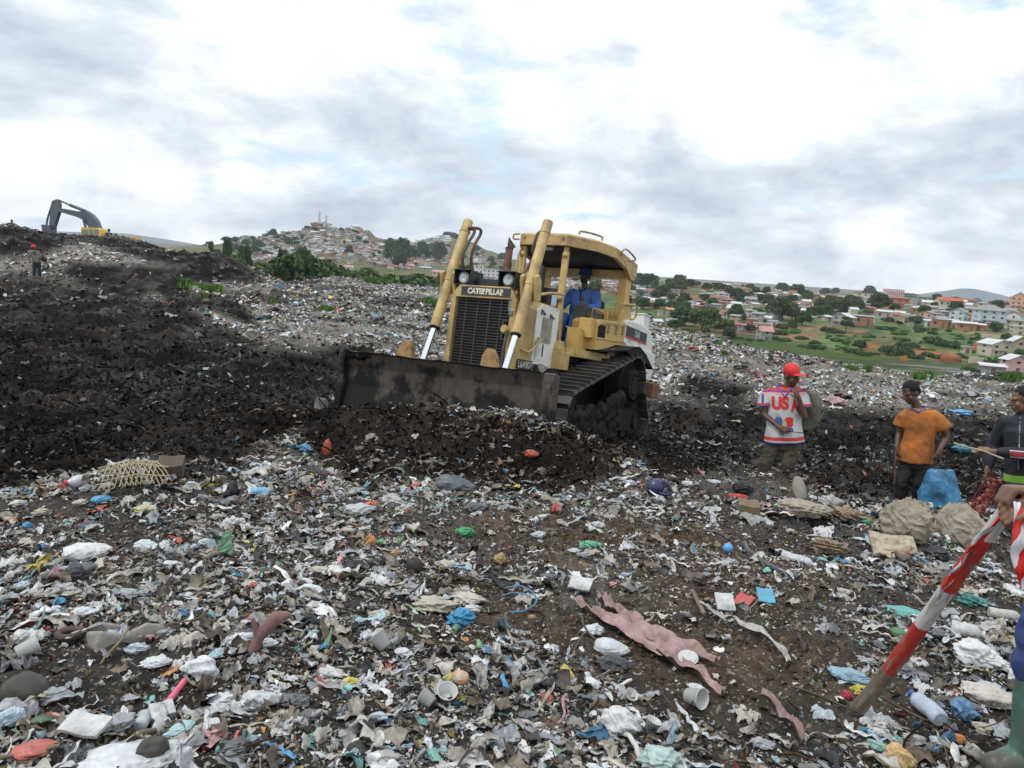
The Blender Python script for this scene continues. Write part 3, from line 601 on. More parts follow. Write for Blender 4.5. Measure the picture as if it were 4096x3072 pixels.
jobs += [('loose_litter', [layer(9500, 1.6, 5.5, .045, .17, sheets_hi, PALE, K(.97, .75), 0, 1.0, .35, .06, MUCKY),
                    layer(9000, 5, 11, .055, .22, sheets_hi, PALE, K(.88, .7), 0, 1.0, .35, .06, MUCKY),
                    layer(1500, 12, 52, .25, .75, sheets_hi, PALE, K(.85, .4), 0, .9, .3, .06, MUCKY)]),
         ('film_strips', [layer(3000, 1.6, 6, .05, .24, protos_strip(26), PALE, K(.9, .5), 0, 1.0, .22, .05, MUCKY),
                    layer(3000, 5, 16, .08, .34, protos_strip(16), PALE, K(.75, .5), 0, 1.0, .2, .06, MUCKY)]),
         ('litter_scraps', [layer(125000, 1.6, 6, .010, .060, sheets_mid, PALE, K(.93, .45), 0, 1.0, .6, .05, MUCKY),
                    layer(75000, 5.5, 14, .025, .12, sheets_mid, PALE, K(.72, .5), 0, 1.2, .5, .06, MUCKY),
                    layer(95000, 12, 36, .07, .27, sheets_lo, PF, K(.84, .4), 0, .9, .45, .08, MUCKY),
                    layer(80000, 30, 66, .16, .5, sheets_lo, PF, K(.86, .4), 0, .8, .4, .1, MUCKY)]),
         ('earth_clods', [layer(26000, 1.6, 8, .008, .045, lumps_lo, BROWNS, lambda m, s, P: .75 + 0 * m, 1, 1.0, .8, .02, EARTH),
                    layer(26000, 6, 16, .02, .08, lumps_lo, EARTH, lambda m, s, P: .12 + .88 * m, 1, 1.0, .8, .0, EARTH),
                    layer(14000, 15, 60, .04, .15, lumps_lo, EARTH, lambda m, s, P: .04 + .96 * m, 1, .8, .8, .0, EARTH)]),
         ('dark_shreds', [layer(20000, 5.5, 16, .02, .10, sheets_mid, EARTH, lambda m, s, P: m * .95, 1, 1.0, .45, .0, EARTH),
                    layer(15000, 15, 62, .05, .17, sheets_lo, EARTH, lambda m, s, P: m * .95, 1, .8, .45, .0, EARTH)]),
         ('twigs', [layer(2600, 1.6, 7, .06, .3, protos_stick(14), BROWNS, lambda m, s, P: .7 + 0 * m, 1, 1.1, .25, .03),
                    layer(1300, 7, 16, .15, .6, protos_stick(10), BROWNS, lambda m, s, P: .35 + .6 * m, 1, 1.0, .35, .04, EARTH)])]
LAB = {'film_strips': ('long torn strips of plastic film and rag trailing over the rubbish', 'litter'), 'dark_shreds': ('dark soggy shreds of plastic and cloth matted into the black earth', 'earth'), 'loose_litter': ('crumpled plastic bags, paper and wrappers strewn over the whole tip', 'litter'), 'litter_scraps': ('small pale scraps of plastic and paper mixed into the tip surface', 'litter'),
       'earth_clods': ('dark damp lumps of earth and compost churned up on the tip', 'earth'), 'twigs': ('thin brown twigs and stalks lying among the rubbish', 'twigs')}
for nm, Ls in jobs:
    allv = []
    for (P, size, c, protos, tilt, sink) in Ls:
        o = scatter(nm, P, size, c, protos, dirt_mat if nm in ('earth_clods', 'twigs', 'dark_shreds') else lit_mat, tilt, sink, .18)
        allv.append(o)
    # join the layers into one mesh
    bm_v = []; fv = []; cols = []; b0 = 0; kk = None
    groups = {}
    for o in allv:
        me = o.data; nvv = len(me.vertices); co = np.empty(nvv * 3, np.float32); me.vertices.foreach_get('co', co); cc_ = np.empty(nvv * 4, np.float32); me.color_attributes['col'].data.foreach_get('color', cc_)
        li = np.empty(len(me.loops), np.int32); me.loops.foreach_get('vertex_index', li); k_ = len(li) // len(me.polygons)
        bm_v.append(co.reshape(-1, 3)); cols.append(cc_.reshape(-1, 4)[:, :3]); fv.append(li.reshape(-1, k_) + b0); b0 += nvv
        bpy.data.objects.remove(o); bpy.data.meshes.remove(me)
    me = mesh_np(nm, np.concatenate(bm_v), np.concatenate(fv), dirt_mat if nm in ('earth_clods', 'twigs', 'dark_shreds') else lit_mat, np.concatenate(cols))
    tag(link(nm, me), LAB[nm][0], LAB[nm][1], kind='stuff')

# ------------------------------------------------------------------ lettering
def text_mesh(s, height, width=None, bold=0.0, depth=.002):
    cu = bpy.data.curves.new('lettering', 'FONT'); cu.body = s; cu.size = 1; cu.offset = bold; cu.extrude = 0; o = bpy.data.objects.new('tmp', cu); COL.objects.link(o)
    dg = bpy.context.evaluated_depsgraph_get(); me = bpy.data.meshes.new_from_object(o.evaluated_get(dg)); bpy.data.objects.remove(o); bpy.data.curves.remove(cu)
    co = np.array([v.co[:] for v in me.vertices]); lo, hi = co.min(0), co.max(0); k = height / (hi[1] - lo[1]); kx = k if width is None else width / (hi[0] - lo[0])
    co[:, 0] = (co[:, 0] - lo[0]) * kx; co[:, 1] = (co[:, 1] - lo[1]) * k; me.vertices.foreach_set('co', co.ravel().astype(np.float32)); return me
def put_text(name, s, origin, xax, yax, height, width, mat, parent, bold=0.02):
    me = text_mesh(s, height, width, bold); X, Y = Vector(xax), Vector(yax); Z = X.cross(Y)
    me.transform(Matrix(((X.x, Y.x, Z.x, origin[0]), (X.y, Y.y, Z.y, origin[1]), (X.z, Y.z, Z.z, origin[2]), (0, 0, 0, 1)))); me.name = name
    return link(name, me, parent, mat)

MUD = (.022, .018, .015)
yel = paint('worn_yellow_paint', (.53, .375, .145), .5, dirt=(.24, .155, .075), dirt_amt=.5, dirt_scale=2.5, var=.14, grime2=(.12, .07, .035), bump=.1)
yel2 = paint('clean_yellow_paint', (.57, .375, .115), .45, dirt=(.30, .18, .06), dirt_amt=.3, dirt_scale=2.2, var=.1, bump=.06)
whi = paint('worn_white_paint', (.72, .72, .68), .5, dirt=(.35, .32, .27), dirt_amt=.35, dirt_scale=3, var=.08, grime2=(.25, .22, .18), bump=.08)
blk = paint('black_metal', (.022, .022, .024), .45, dirt=(.06, .055, .05), dirt_amt=.3, dirt_scale=5)
drk = paint('oily_dark_metal', (.016, .014, .013), .8, dirt=(.05, .04, .03), dirt_amt=.4, dirt_scale=4, bump=.4, bscale=14, spec=.2)
mudm = paint('wet_black_mud', (.007, .0065, .006), .7, dirt=(.022, .018, .015), dirt_amt=.5, dirt_scale=5, bump=1.0, bscale=9, spec=.2)
chrome = paint('chromed_rod', (.80, .82, .85), .18, 1.0, var=.03)
grey = paint('grille_bars', (.09, .085, .08), .6, dirt=(.06, .04, .03), dirt_amt=.5, dirt_scale=6)
rust = paint('rusty_pipe', (.21, .115, .075), .85, dirt=(.09, .05, .035), dirt_amt=.6, dirt_scale=6, bump=.4)
rubber = paint('hose_rubber', (.07, .055, .05), .7, dirt=(.16, .10, .07), dirt_amt=.4, dirt_scale=8)
glass = paint('lamp_glass', (.75, .77, .75), .12, 0.0, var=.25, dirt=(.3, .32, .32), dirt_amt=.5, dirt_scale=14, spec=.9)
decw = paint('cream_lettering', (.66, .60, .46), .6); decr = paint('red_stripe', (.55, .03, .025), .5); decb = paint('charcoal_decal', (.035, .037, .042), .5); decg = paint('silver_lettering', (.5, .52, .52), .5)
# blade: scoured brown steel above, caked with black mud in patches that reach up from the foot
bladem, t, b = mat_new('blade_steel'); l = t.links.new; tc = N(t, 'ShaderNodeTexCoord'); s_ = N(t, 'ShaderNodeSeparateXYZ'); l(tc.outputs['Object'], s_.inputs[0])
n1 = N(t, 'ShaderNodeTexNoise', in_Scale=2.1, in_Detail=9, in_Roughness=.68); l(tc.outputs['Object'], n1.inputs['Vector'])
ad = N(t, 'ShaderNodeMath', operation='MULTIPLY_ADD'); l(s_.outputs[2], ad.inputs[0]); ad.inputs[1].default_value = -.36; ad.inputs[2].default_value = .262
ad2 = N(t, 'ShaderNodeMath', operation='ADD'); l(ad.outputs[0], ad2.inputs[0]); l(n1.outputs[0], ad2.inputs[1])
fm = ramp(t, [(.475, g4(0)), (.52, g4(.55)), (.575, g4(1))], ad2.outputs[0])
n2 = N(t, 'ShaderNodeTexNoise', in_Scale=9, in_Detail=7, in_Roughness=.7); mp = N(t, 'ShaderNodeMapping'); mp.inputs['Scale'].default_value = (1, 1, .35); l(tc.outputs['Object'], mp.inputs[0]); l(mp.outputs[0], n2.inputs['Vector'])
st = ramp(t, [(.28, (.050, .040, .031, 1)), (.5, (.088, .071, .056, 1)), (.75, (.125, .105, .085, 1))], n2.outputs[0])
mx = N(t, 'ShaderNodeMix', data_type='RGBA'); l(fm.outputs[0], mx.inputs[0]); l(st.outputs[0], mx.inputs[6]); mx.inputs[7].default_value = (.010, .009, .009, 1); l(mx.outputs[2], b.inputs['Base Color'])
b.inputs['Roughness'].default_value = .75; b.inputs['Specular IOR Level'].default_value = .3; bp = N(t, 'ShaderNodeBump', in_Strength=.7, in_Distance=.02); l(ad2.outputs[0], bp.inputs['Height']); l(bp.outputs[0], b.inputs['Normal'])
# seat-side plate: yellow, muddier towards the tracks -> plain mud patches
whim = paint('mud_spattered_white', (.50, .48, .43), .7, dirt=(.03, .025, .02), dirt_amt=.75, dirt_scale=3, grime2=(.05, .04, .03), bump=.3)

def roughen(o, amp, sc, seed=3):
    me = o.data; n = len(me.vertices); co = np.empty(n * 3); nr = np.empty(n * 3); me.vertices.foreach_get('co', co); me.vertex_normals.foreach_get('vector', nr); co = co.reshape(-1, 3); nr = nr.reshape(-1, 3)
    a = fbm((co[:, 0] + co[:, 1] * .9) * sc, (co[:, 2] - co[:, 1] * .5) * sc, 4, seed, .6); co += nr * (a * amp)[:, None]; me.vertices.foreach_set('co', co.ravel()); me.update(); return o
# ------------------------------------------------------------------ bulldozer (x forward, y its left, z up)
D = empty('bulldozer'); D.matrix_world = MT
tag(D, 'yellow tracked bulldozer pushing a heap of black earth with its wide blade', 'bulldozer')
def P_(): return MB()
# blade
def blade_mesh():
    m = MB(); prof = [(2.93, .95), (2.86, .93), (2.79, .75), (2.76, .5), (2.80, .22), (2.93, -.12)]; ny = 60; vs = []; th = .05
    for j in range(ny + 1):
        y = -1.5 + 3.0 * j / ny
        for x, z in prof: vs.append((x + .006 * math.sin(y * 9 + z * 7), y, z + (.006 * math.sin(y * 6.1) + .004 * math.sin(y * 21) if z > .9 else 0)))
        for x, z in prof[::-1]: vs.append((x - th - .01, y, z + (.0 if z > .9 else 0)))
    k = 2 * len(prof); fs = []
    for j in range(ny):
        for i in range(k): fs.append((j * k + i, j * k + (i + 1) % k, (j + 1) * k + (i + 1) % k, (j + 1) * k + i))
    fs += [tuple(range(k)), tuple(range(ny * k, ny * k + k))[::-1]]
    m.add(vs, fs); return m
bl = blade_mesh().build('blade', bladem, D)
for sy in (1, -1):
    m = P_(); prof = [(3.0, -.12), (2.86, .2), (2.84, .55), (2.87, .86), (2.86, .94), (2.80, .955), (2.72, .93), (2.70, .3), (2.74, -.12)]
    vs = []; 
    for yy, dx in (((1.50, -.004), (1.70, .10)) if sy > 0 else ((1.50, -.004), (1.56, .05))):
        for x, z in prof: vs.append((x + dx, sy * yy, z))
    n = len(prof); m.add(vs, [tuple(range(n)), tuple(range(2 * n - 1, n - 1, -1))] + [(i, n + i, n + (i + 1) % n, (i + 1) % n) for i in range(n)])
    m.tube([(2.975, sy * 1.64, .80), (2.985, sy * 1.64, .80)], .035, 14)
    m.build('end_bit', bladem, bl, bevel=.006)
for sy in (1, -1):
    m = P_(); m.prism([(sy * .52, .85), (sy * .79, .85), (sy * .74, 1.07), (sy * .68, 1.17), (sy * .60, 1.17), (sy * .545, 1.08)], 0, 2.60, 2.70); m.build('lift_bracket', paint('tan_bracket', (.36, .22, .09), .8, dirt=(.1, .06, .04), dirt_amt=.5), bl, bevel=.01)
    m = P_(); m.bar((2.7, sy * .55, .45), (1.0, sy * .50, .35), .14, .2); m.build('push_arm', drk, D)
m = P_(); 
for k in range(40):
    a = random.uniform(-1, 1); m.sphere((2.76 + random.uniform(-.06, .1), -1.50 + random.uniform(-.2, .42), .93 + random.uniform(-.06, .05)), [random.uniform(.02, .07) for _ in range(3)], 8, 6)
roughen(m.remesh('mud_lump', mudm, bl, .014, 0), .03, 16)
# lift cylinders
for sy in (1, -1):
    yy = .645 * sy; top = Vector((1.56, yy, 3.02)); yb = Vector((2.07, yy, 1.45)); rb = Vector((2.50, yy, .30)); d = (yb - top).normalized()
    c = P_(); c.tube([top, top + d * .02, yb], [.066, .071, .071], 20); c.tube([top + d * .16, top + d * .19], .079, 20); c.tube([top + d * .80, top + d * .98], .078, 20); c.tube([yb - d * .0, yb + d * .03], .077, 20)
    co = c.build('lift_cylinder', yel, D)
    c = P_(); c.tube([yb + d * .02, rb], .043, 20); c.build('piston_rod', chrome, co)
    c = P_(); c.tube([yb + d * .02, yb + d * .055], .068, 18); c.build('gland_ring', drk, co)
    c = P_(); mid = top + d * .92
    for s2 in (-1, 1):
        c.prism([(mid.x - .10, mid.z - .24), (mid.x + .02, mid.z - .26), (mid.x + .09, mid.z + .06), (mid.x + .02, mid.z + .10), (mid.x - .07, mid.z + .02)], 1, yy + s2 * .105 - .025, yy + s2 * .105 + .025)
    c.bar((mid.x - .06, yy - .1, mid.z - .16), (mid.x - .06, yy + .1, mid.z - .16), .1, .1); c.build('trunnion_yoke', yel, co, bevel=.008)
    c = P_(); c.tube([(1.62, sy * .40, 1.98), (1.62, sy * .56, 1.98)], [.12, .12], 18); c.tube([(1.62, sy * .55, 1.98), (1.60, sy * .60, 1.98)], .06, 14); c.bar((1.62, sy * .46, 1.98), (mid.x - .07, sy * .56, mid.z - .1), .12, .1); c.build('cylinder_mount', yel, D, bevel=.006)
# hoses
def hose(name, pts, r, mat, par=D):
    P = [Vector(p) for p in pts]; Q = []
    for i in range(len(P) - 1):
        p0 = P[max(i - 1, 0)]; p1 = P[i]; p2 = P[i + 1]; p3 = P[min(i + 2, len(P) - 1)]
        for k in range(5):
            u = k / 5; Q.append(.5 * ((2 * p1) + (p2 - p0) * u + (2 * p0 - 5 * p1 + 4 * p2 - p3) * u * u + (3 * p1 - p0 - 3 * p2 + p3) * u ** 3))
    Q.append(P[-1]); m = P_(); m.tube(Q, r, 8); return m.build(name, mat, par)
hose('hose', [(1.65, -.58, 2.89), (1.60, -.5, 2.88), (1.62, -.5, 2.8), (1.72, -.5, 2.67), (1.81, -.5, 2.48), (1.79, -.5, 2.36), (1.69, -.5, 2.25)], .022, rubber)
hose('hose', [(1.66, -.57, 2.90), (1.55, -.45, 2.91), (1.5, -.45, 2.85), (1.58, -.45, 2.73), (1.63, -.45, 2.63), (1.67, -.45, 2.49), (1.65, -.45, 2.39), (1.59, -.45, 2.2)], .022, rust)
hose('hose', [(1.52, .6, 2.93), (1.50, .52, 2.90), (1.56, .5, 2.84), (1.6, .5, 2.74), (1.63, .5, 2.64), (1.61, .52, 2.5)], .022, rubber)
hose('hose', [(1.49, .5, 2.8), (1.5, .5, 2.68), (1.58, .5, 2.53), (1.69, .5, 2.4), (1.8, .5, 2.28), (1.78, .46, 2.15)], .020, rust)
hose('hose', [(2.0, .46, 1.45), (2.05, .47, 1.2), (2.06, .47, .95), (2.0, .45, .7)], .02, rubber)
# bonnet
m = P_(); m.prism([(-.52, .62), (-.52, 1.86), (-.46, 1.98), (-.40, 2.045), (.40, 2.045), (.46, 1.98), (.52, 1.86), (.52, .62), (.44, .62), (.44, 1.875), (-.44, 1.875), (-.44, .62)], 0, 1.86, 1.95)
hood = m.build('bonnet', yel, D, bevel=.01)
m = P_(); m.prism([(-.49, .85), (-.49, 1.84), (-.43, 1.97), (.43, 1.97), (.49, 1.84), (.49, .85)], 0, .55, 1.858); m.build('bonnet_body', yel, hood, bevel=.01)
m = P_(); m.bbox((1.862, -.438, .62), (1.875, .438, 1.873)); m.build('radiator', paint('radiator_core', (.006, .006, .006), .9), hood)
m = P_()
for k in range(31):
    z = .66 + k * .0395; y1 = .43 if not (1.36 < z < 1.60) else .335; m.bbox((1.915, -.435, z), (1.925, y1, z + .007))
for y in (-.29, -.10, .09, .27): m.bbox((1.905, y, .63), (1.9148, y + .010, 1.87))
m.bbox((1.926, .335, 1.345), (1.936, .35, 1.60)); m.bbox((1.926, .351, 1.59), (1.936, .43, 1.60)); m.bbox((1.926, .351, 1.345), (1.936, .43, 1.355)); m.build('grille', grey, hood)
m = P_(); m.box((1.93, .425, 1.80), (.02, .05, .13)); m.box((1.955, .465, 1.70), (.03, .06, .06)); m.build('grille_latch', paint('steel_latch', (.16, .17, .17), .5), hood)
m = P_(); m.tube([(1.93, .41, 1.48), (1.99, .41, 1.48)], [.045, .06], 14); m.tube([(1.99, .41, 1.48), (2.02, .41, 1.48)], .045, 14); m.build('crank_cover', yel, hood)
m = P_(); m.bbox((1.951, -.36, 1.905), (1.958, .42, 2.025)); nm = m.build('name_plate', decb, hood)
put_text('lettering', 'CATERPILLAR', (1.961, -.255, 1.925), (0, 1, 0), (0, 0, 1), .084, .58, decw, nm, .055)
m = P_(); m.prism([(1.29, .97), (1.29, 1.84), (1.13, 1.935), (.58, 1.935), (.58, 1.0)], 1, .491, .506); dr = m.build('side_door', whi, D, bevel=.004)
m = P_(); m.bbox((.78, .507, 1.40), (1.10, .512, 1.76)); m.build('door_panel', paint('grey_mesh_panel', (.33, .31, .26), .8, dirt=(.2, .18, .14), dirt_amt=.6, dirt_scale=7), dr)
m = P_(); m.bbox((.98, .507, 1.20), (1.01, .513, 1.38)); m.build('door_slot', blk, dr)
for x, z in ((1.15, 1.83), (.86, 1.80)): m = P_(); m.bar((x, .51, z), (x - .1, .515, z - .02), .02, .03); m.box((x, .515, z), (.05, .02, .06)); m.build('door_handle', grey, dr)
m = P_(); m.prism([(1.29, .90), (1.29, 1.06), (1.0, 1.10), (.55, 1.02), (.55, .86)], 1, .512, .53); m.build('belly_plate', whim, D)
m = P_(); m.bbox((1.27, .507, .985), (1.70, .514, 1.115)); pl = m.build('number_plate', blk, D)
put_text('lettering', 'L6A907', (1.685, .517, 1.0), (-1, 0, 0), (0, 0, 1), .10, .40, paint('stencil_white', (.5, .5, .45), .7), pl, .02)
hose('grab_handle', [(1.62, .50, 1.25), (1.58, .56, 1.23), (1.50, .57, 1.24), (1.35, .57, 1.32), (1.2, .56, 1.43), (1.17, .50, 1.45)], .018, yel)
m = P_(); m.bbox((-1.4, -.62, .35), (1.9, .62, .86)); m.bbox((-1.3, -.60, .86), (.55, .60, 1.18)); m.build('belly_frame', drk, D)
m = P_(); m.bbox((.56, -.60, .868), (1.25, .64, .97)); 
for k in range(40): m.sphere((random.uniform(.2, 1.3), random.uniform(.45, .72), random.uniform(.75, 1.0)), [random.uniform(.05, .13) for _ in range(3)], 8, 6)
roughen(m.remesh('caked_mud', mudm, D, .02, 0), .05, 9)
# headlights
for sy in (1, -1):
    m = P_(); c = (1.95, .355 * sy - .02, 2.15); w2, h2 = .135, .105
    m.bbox((1.62, c[1] - w2, c[2] - h2), (1.80, c[1] + w2, c[2] + h2))
    for lo, hi in (((1.80, c[1] - w2, c[2] + h2 - .012), (1.99, c[1] + w2, c[2] + h2)), ((1.80, c[1] - w2, c[2] - h2), (1.93, c[1] + w2, c[2] - h2 + .012)), ((1.80, c[1] - w2, c[2] - h2 + .012), (1.96, c[1] - w2 + .012, c[2] + h2 - .012)), ((1.80, c[1] + w2 - .012, c[2] - h2 + .012), (1.96, c[1] + w2, c[2] + h2 - .012))): m.bbox(lo, hi)
    hl = m.build('headlight', blk, D, bevel=.003)
    m = P_(); m.loft([((1.82, c[1] - .01, c[2]), .065, .075, (0, 1, 0), (0, 0, 1)), ((1.90, c[1] - .01, c[2]), .082, .088, (0, 1, 0), (0, 0, 1)), ((1.915, c[1] - .01, c[2]), .055, .062, (0, 1, 0), (0, 0, 1))], 20); m.build('lamp_lens', glass, hl)
    m = P_(); m.loft([((1.805, c[1] - .01, c[2]), .094, .099, (0, 1, 0), (0, 0, 1)), ((1.885, c[1] - .01, c[2]), .094, .099, (0, 1, 0), (0, 0, 1))], 20); m.build('lamp_rim', grey, hl)
m = P_(); m.bbox((1.70, -.235, 2.05), (1.80, .195, 2.16)); m.build('lamp_bar', blk, D)
# exhaust
m = P_(); m.tube([(1.2, -.12, 1.95), (1.2, -.12, 2.50)], .062, 16); m.tube([(1.2, -.12, 2.50), (1.2, -.12, 2.72)], .055, 16); m.tube([(1.2, -.12, 2.46), (1.2, -.12, 2.48)], .068, 16)
ex = m.build('exhaust', rust, D)
m = P_(); m.prism([(-.19, 2.70), (-.045, 2.74), (-.18, 2.885)], 0, 1.14, 1.155); m.tube([(1.2, -.12, 2.70), (1.2, -.12, 2.72)], .062, 16); m.build('rain_flap', paint('dark_rust', (.07, .05, .045), .8), ex)
# canopy: swept roof with side rails, two front struts, two rear posts
rp = [(.42, -.40), (.42, .40), (.30, .46), (-.15, .70), (-.55, .84), (-1.45, .87), (-1.45, -.87), (-.55, -.84), (-.15, -.70), (.30, -.46)]
def rz_(x): return 3.085 + .03 * min(1, max(0, (.42 - x) / .7)) - .11 * max(0, (-x - .35) / 1.1)
m = P_(); n = len(rp); vs = [(x, y, rz_(x)) for x, y in rp] + [(x * .96 - .02, y * .93, rz_(x) + .035) for x, y in rp] + [(x, y, rz_(x) - .035) for x, y in rp]
fs = [tuple(range(n, 2 * n)), tuple(range(2 * n, 3 * n))[::-1]] + [(i, (i + 1) % n, n + (i + 1) % n, n + i) for i in range(n)] + [(2 * n + i, 2 * n + (i + 1) % n, (i + 1) % n, i) for i in range(n)]
m.add(vs, fs); can = m.build('canopy', yel, D)
m = P_()
for i in range(n):
    a, b_ = rp[i], rp[(i + 1) % n]; za, zb = rz_(a[0]) - .036, rz_(b_[0]) - .036
    dh = lambda x: .115 if x > -1.0 else .20
    va = [(a[0], a[1], za), (b_[0], b_[1], zb), (b_[0], b_[1], zb - dh(b_[0])), (a[0], a[1], za - dh(a[0]))]; vb = [(x * .93 - .03, y * .93, z) for x, y, z in va]; m.add(va + vb, [(0, 1, 2, 3), (7, 6, 5, 4), (0, 4, 5, 1), (3, 2, 6, 7)])
m.build('canopy_rim', yel, can)
m = P_(); vs = [(x * .90, y * .90, rz_(x) - .055) for x, y in rp] + [(x * .90, y * .90, rz_(x) - .13) for x, y in rp]; m.add(vs, [tuple(range(n)), tuple(range(n, 2 * n))[::-1]] + [(i, (i + 1) % n, n + (i + 1) % n, n + i) for i in range(n)]); m.build('headliner', paint('dark_liner', (.035, .028, .026), .8), can)
m = P_()
for sy in (1, -1):
    m.prism([(-.85, 2.96), (-1.43, 2.90), (-1.42, 2.72), (-1.22, 2.72)], 1, sy * .86, sy * .80)
    m.bbox((-1.36, -.805, 2.72), (-1.20, .805, 2.86)) if sy > 0 else None
m.build('roll_bar', yel, can)
for x, y, z in ((.425, .33, 3.05), (.425, -.33, 3.05)): m = P_(); m.tube([(x, y, z), (x + .02, y, z)], .022, 10); m.build('bolt', yel, can)
for sy in (1, -1):
    m = P_(); zb = 2.05; m.bbox((-1.37, sy * .75 - .075, zb), (-1.16, sy * .75 + .075, 2.72)); m.prism([(-1.62, 1.98), (-1.0, 1.98), (-1.02, 2.06), (-1.16, 2.28), (-1.37, 2.40), (-1.60, 2.10)], 1, sy * .75 - .0745, sy * .75 + .0745); m.build('rear_post', yel2, D, bevel=.012)
    m = P_(); m.bar((.30, sy * .36, 2.93), (.30, sy * .37, 2.0), .07, .06); m.bar((.32, sy * .37, 2.85), (.33, sy * .37, 2.12), .10, .05); m.bar((.30, sy * .37, 2.01), (.30, sy * .405, 1.28), .09, .07); m.sphere((.34, sy * .37, 2.14), .055, 10, 7); m.sphere((.34, sy * .37, 2.80), .05, 10, 7); m.build('front_post', yel, D, bevel=.004)
hose('grab_handle', [(.42, .60, 3.10), (.40, .60, 3.15), (.2, .68, 3.17), (-.05, .76, 3.17), (-.06, .76, 3.12)], .016, yel); 
hose('grab_handle', [(-.72, .85, 3.02), (-.72, .86, 3.10), (-.9, .86, 3.15), (-1.28, .86, 3.10), (-1.29, .86, 3.05), (-.98, .86, 2.99)], .016, yel)
hose('grab_handle', [(.38, -.44, 3.02), (.40, -.53, 3.02), (.40, -.53, 3.09), (.38, -.44, 3.10)], .015, yel)
hose('grab_handle', [(.43, -.4, 2.2), (.43, -.4, 2.52), (.42, -.4, 2.74), (.36, -.4, 2.88), (.25, -.4, 2.9)], .016, yel)
hose('grab_handle', [(-1.0, .80, 2.05), (-.98, .84, 2.25), (-1.1, .86, 2.28), (-1.55, .86, 2.33), (-1.71, .86, 2.28), (-1.67, .84, 2.12), (-1.5, .80, 2.08)], .017, yel)
hose('grab_handle', [(-.39, .6, 1.92), (-.34, .62, 2.05), (-.43, .62, 2.10), (-.82, .62, 2.09), (-.88, .62, 2.0), (-.86, .6, 1.92)], .018, yel)
hose('grab_handle', [(-.25, .98, 1.36), (-.27, 1.02, 1.43), (-.4, 1.02, 1.48), (-.66, 1.02, 1.50), (-.68, .98, 1.44)], .016, rust)
hose('rail', [(1.26, .47, 2.05), (.9, .47, 2.13), (.42, .45, 2.19)], .022, yel)
m = P_(); m.box((.27, -.02, 2.93), (.06, .28, .10)); m.build('mirror', paint('mirror_glass', (.2, .22, .22), .2, spec=.8), can)
# operator's place
m = P_(); m.bbox((.15, -.30, 1.30), (.28, .32, 2.30)); m.build('dashboard', blk, D, bevel=.01)
m = P_(); m.bbox((.285, -.22, 2.0), (.40, .05, 2.62)); m.build('air_cleaner', paint('dark_box', (.045, .038, .035), .7), D, bevel=.01)
m = P_(); m.bbox((.281, .20, 2.02), (.285, .29, 2.2)); m.build('gauge_plate', paint('blue_white_plate', (.35, .48, .58), .4), D)
m = P_(); m.bbox((-1.20, -.62, 1.19), (.50, .62, 1.30)); m.build('floor_plate', drk, D)
m = P_(); m.bbox((-1.35, -.22, 1.60), (-.75, .38, 1.80)); m.bbox((-1.45, -.22, 1.80), (-1.32, .38, 2.35)); m.bbox((-1.3, -.2, 1.31), (-.8, .35, 1.59)); m.build('seat', paint('black_seat', (.02, .02, .02), .6), D, bevel=.04)
m = P_(); m.bbox((-.95, .42, 1.95), (-.25, .60, 2.06)); m.bbox((-.48, .34, 1.82), (-.22, .55, 2.12)); m.tube([(-.33, .42, 2.12), (-.36, .42, 2.22)], .03, 10); m.sphere((-.36, .42, 2.24), .045, 10, 7); m.build('control_console', paint('console_grey', (.06, .06, .058), .7), D, bevel=.02)
m = P_(); m.bbox((-.12, .52, 1.31), (.28, .72, 1.72)); bx = m.build('step_box', yel2, D, bevel=.008)
m = P_(); m.bbox((-.14, .62, 1.60), (.10, .84, 1.90)); m.build('fuse_box', yel2, D, bevel=.008)
m = P_(); m.prism([(-1.205, 1.45), (-.02, 1.43), (-.02, 1.86), (-.14, 1.91), (-1.205, 1.99)], 1, .45, .885); bb = m.build('battery_box', yel2, D, bevel=.01)
m = P_(); m.bbox((-.34, .886, 1.63), (-.04, .890, 1.83)); m.build('opening_shade', paint('hole_shade_black', (.006, .006, .006), 1), bb)  # flat black plate on the box; the hole's inner shade is its colour
m = P_(); m.prism([(-1.2, 1.655), (-.0, 1.60), (-.0, 1.625), (-1.2, 1.68)], 1, .889, .90); m.prism([(-1.2, 1.955), (-.14, 1.88), (-.02, 1.83), (-.02, 1.80), (-.14, 1.85), (-1.2, 1.925)], 1, .889, .90); m.build('lid_edge', yel, bb)
for x, z in ((-.45, 1.84), (-.78, 1.85), (-1.08, 1.88)): m = P_(); m.box((x, .905, z), (.05, .03, .11)); m.box((x, .905, z - .08), (.08, .025, .03)); m.build('latch', paint('latch_brass', (.33, .27, .15), .5), bb)
m = P_(); m.bbox((-1.05, .05, 1.98), (-.90, .66, 2.16)); m.build('seat_guard', yel2, D, bevel=.01)
# foot block, side rail
m = P_(); m.bbox((.36, .44, 1.05), (.66, .66, 1.33)); m.prism([(.42, 1.33), (.66, 1.33), (.60, 1.48), (.48, 1.48)], 1, .47, .60); m.build('post_foot', yel, D, bevel=.02)
m = P_(); m.prism([(.45, .64), (-.15, .82), (-.55, .95), (-.85, .96), (-.85, .60), (.45, .50)], 2, 1.28, 1.40); m.prism([(-.55, .955), (-.85, .965), (-.85, .9), (-.55, .9)], 2, 1.40, 1.47); m.build('step_rail', yel, D, bevel=.006)
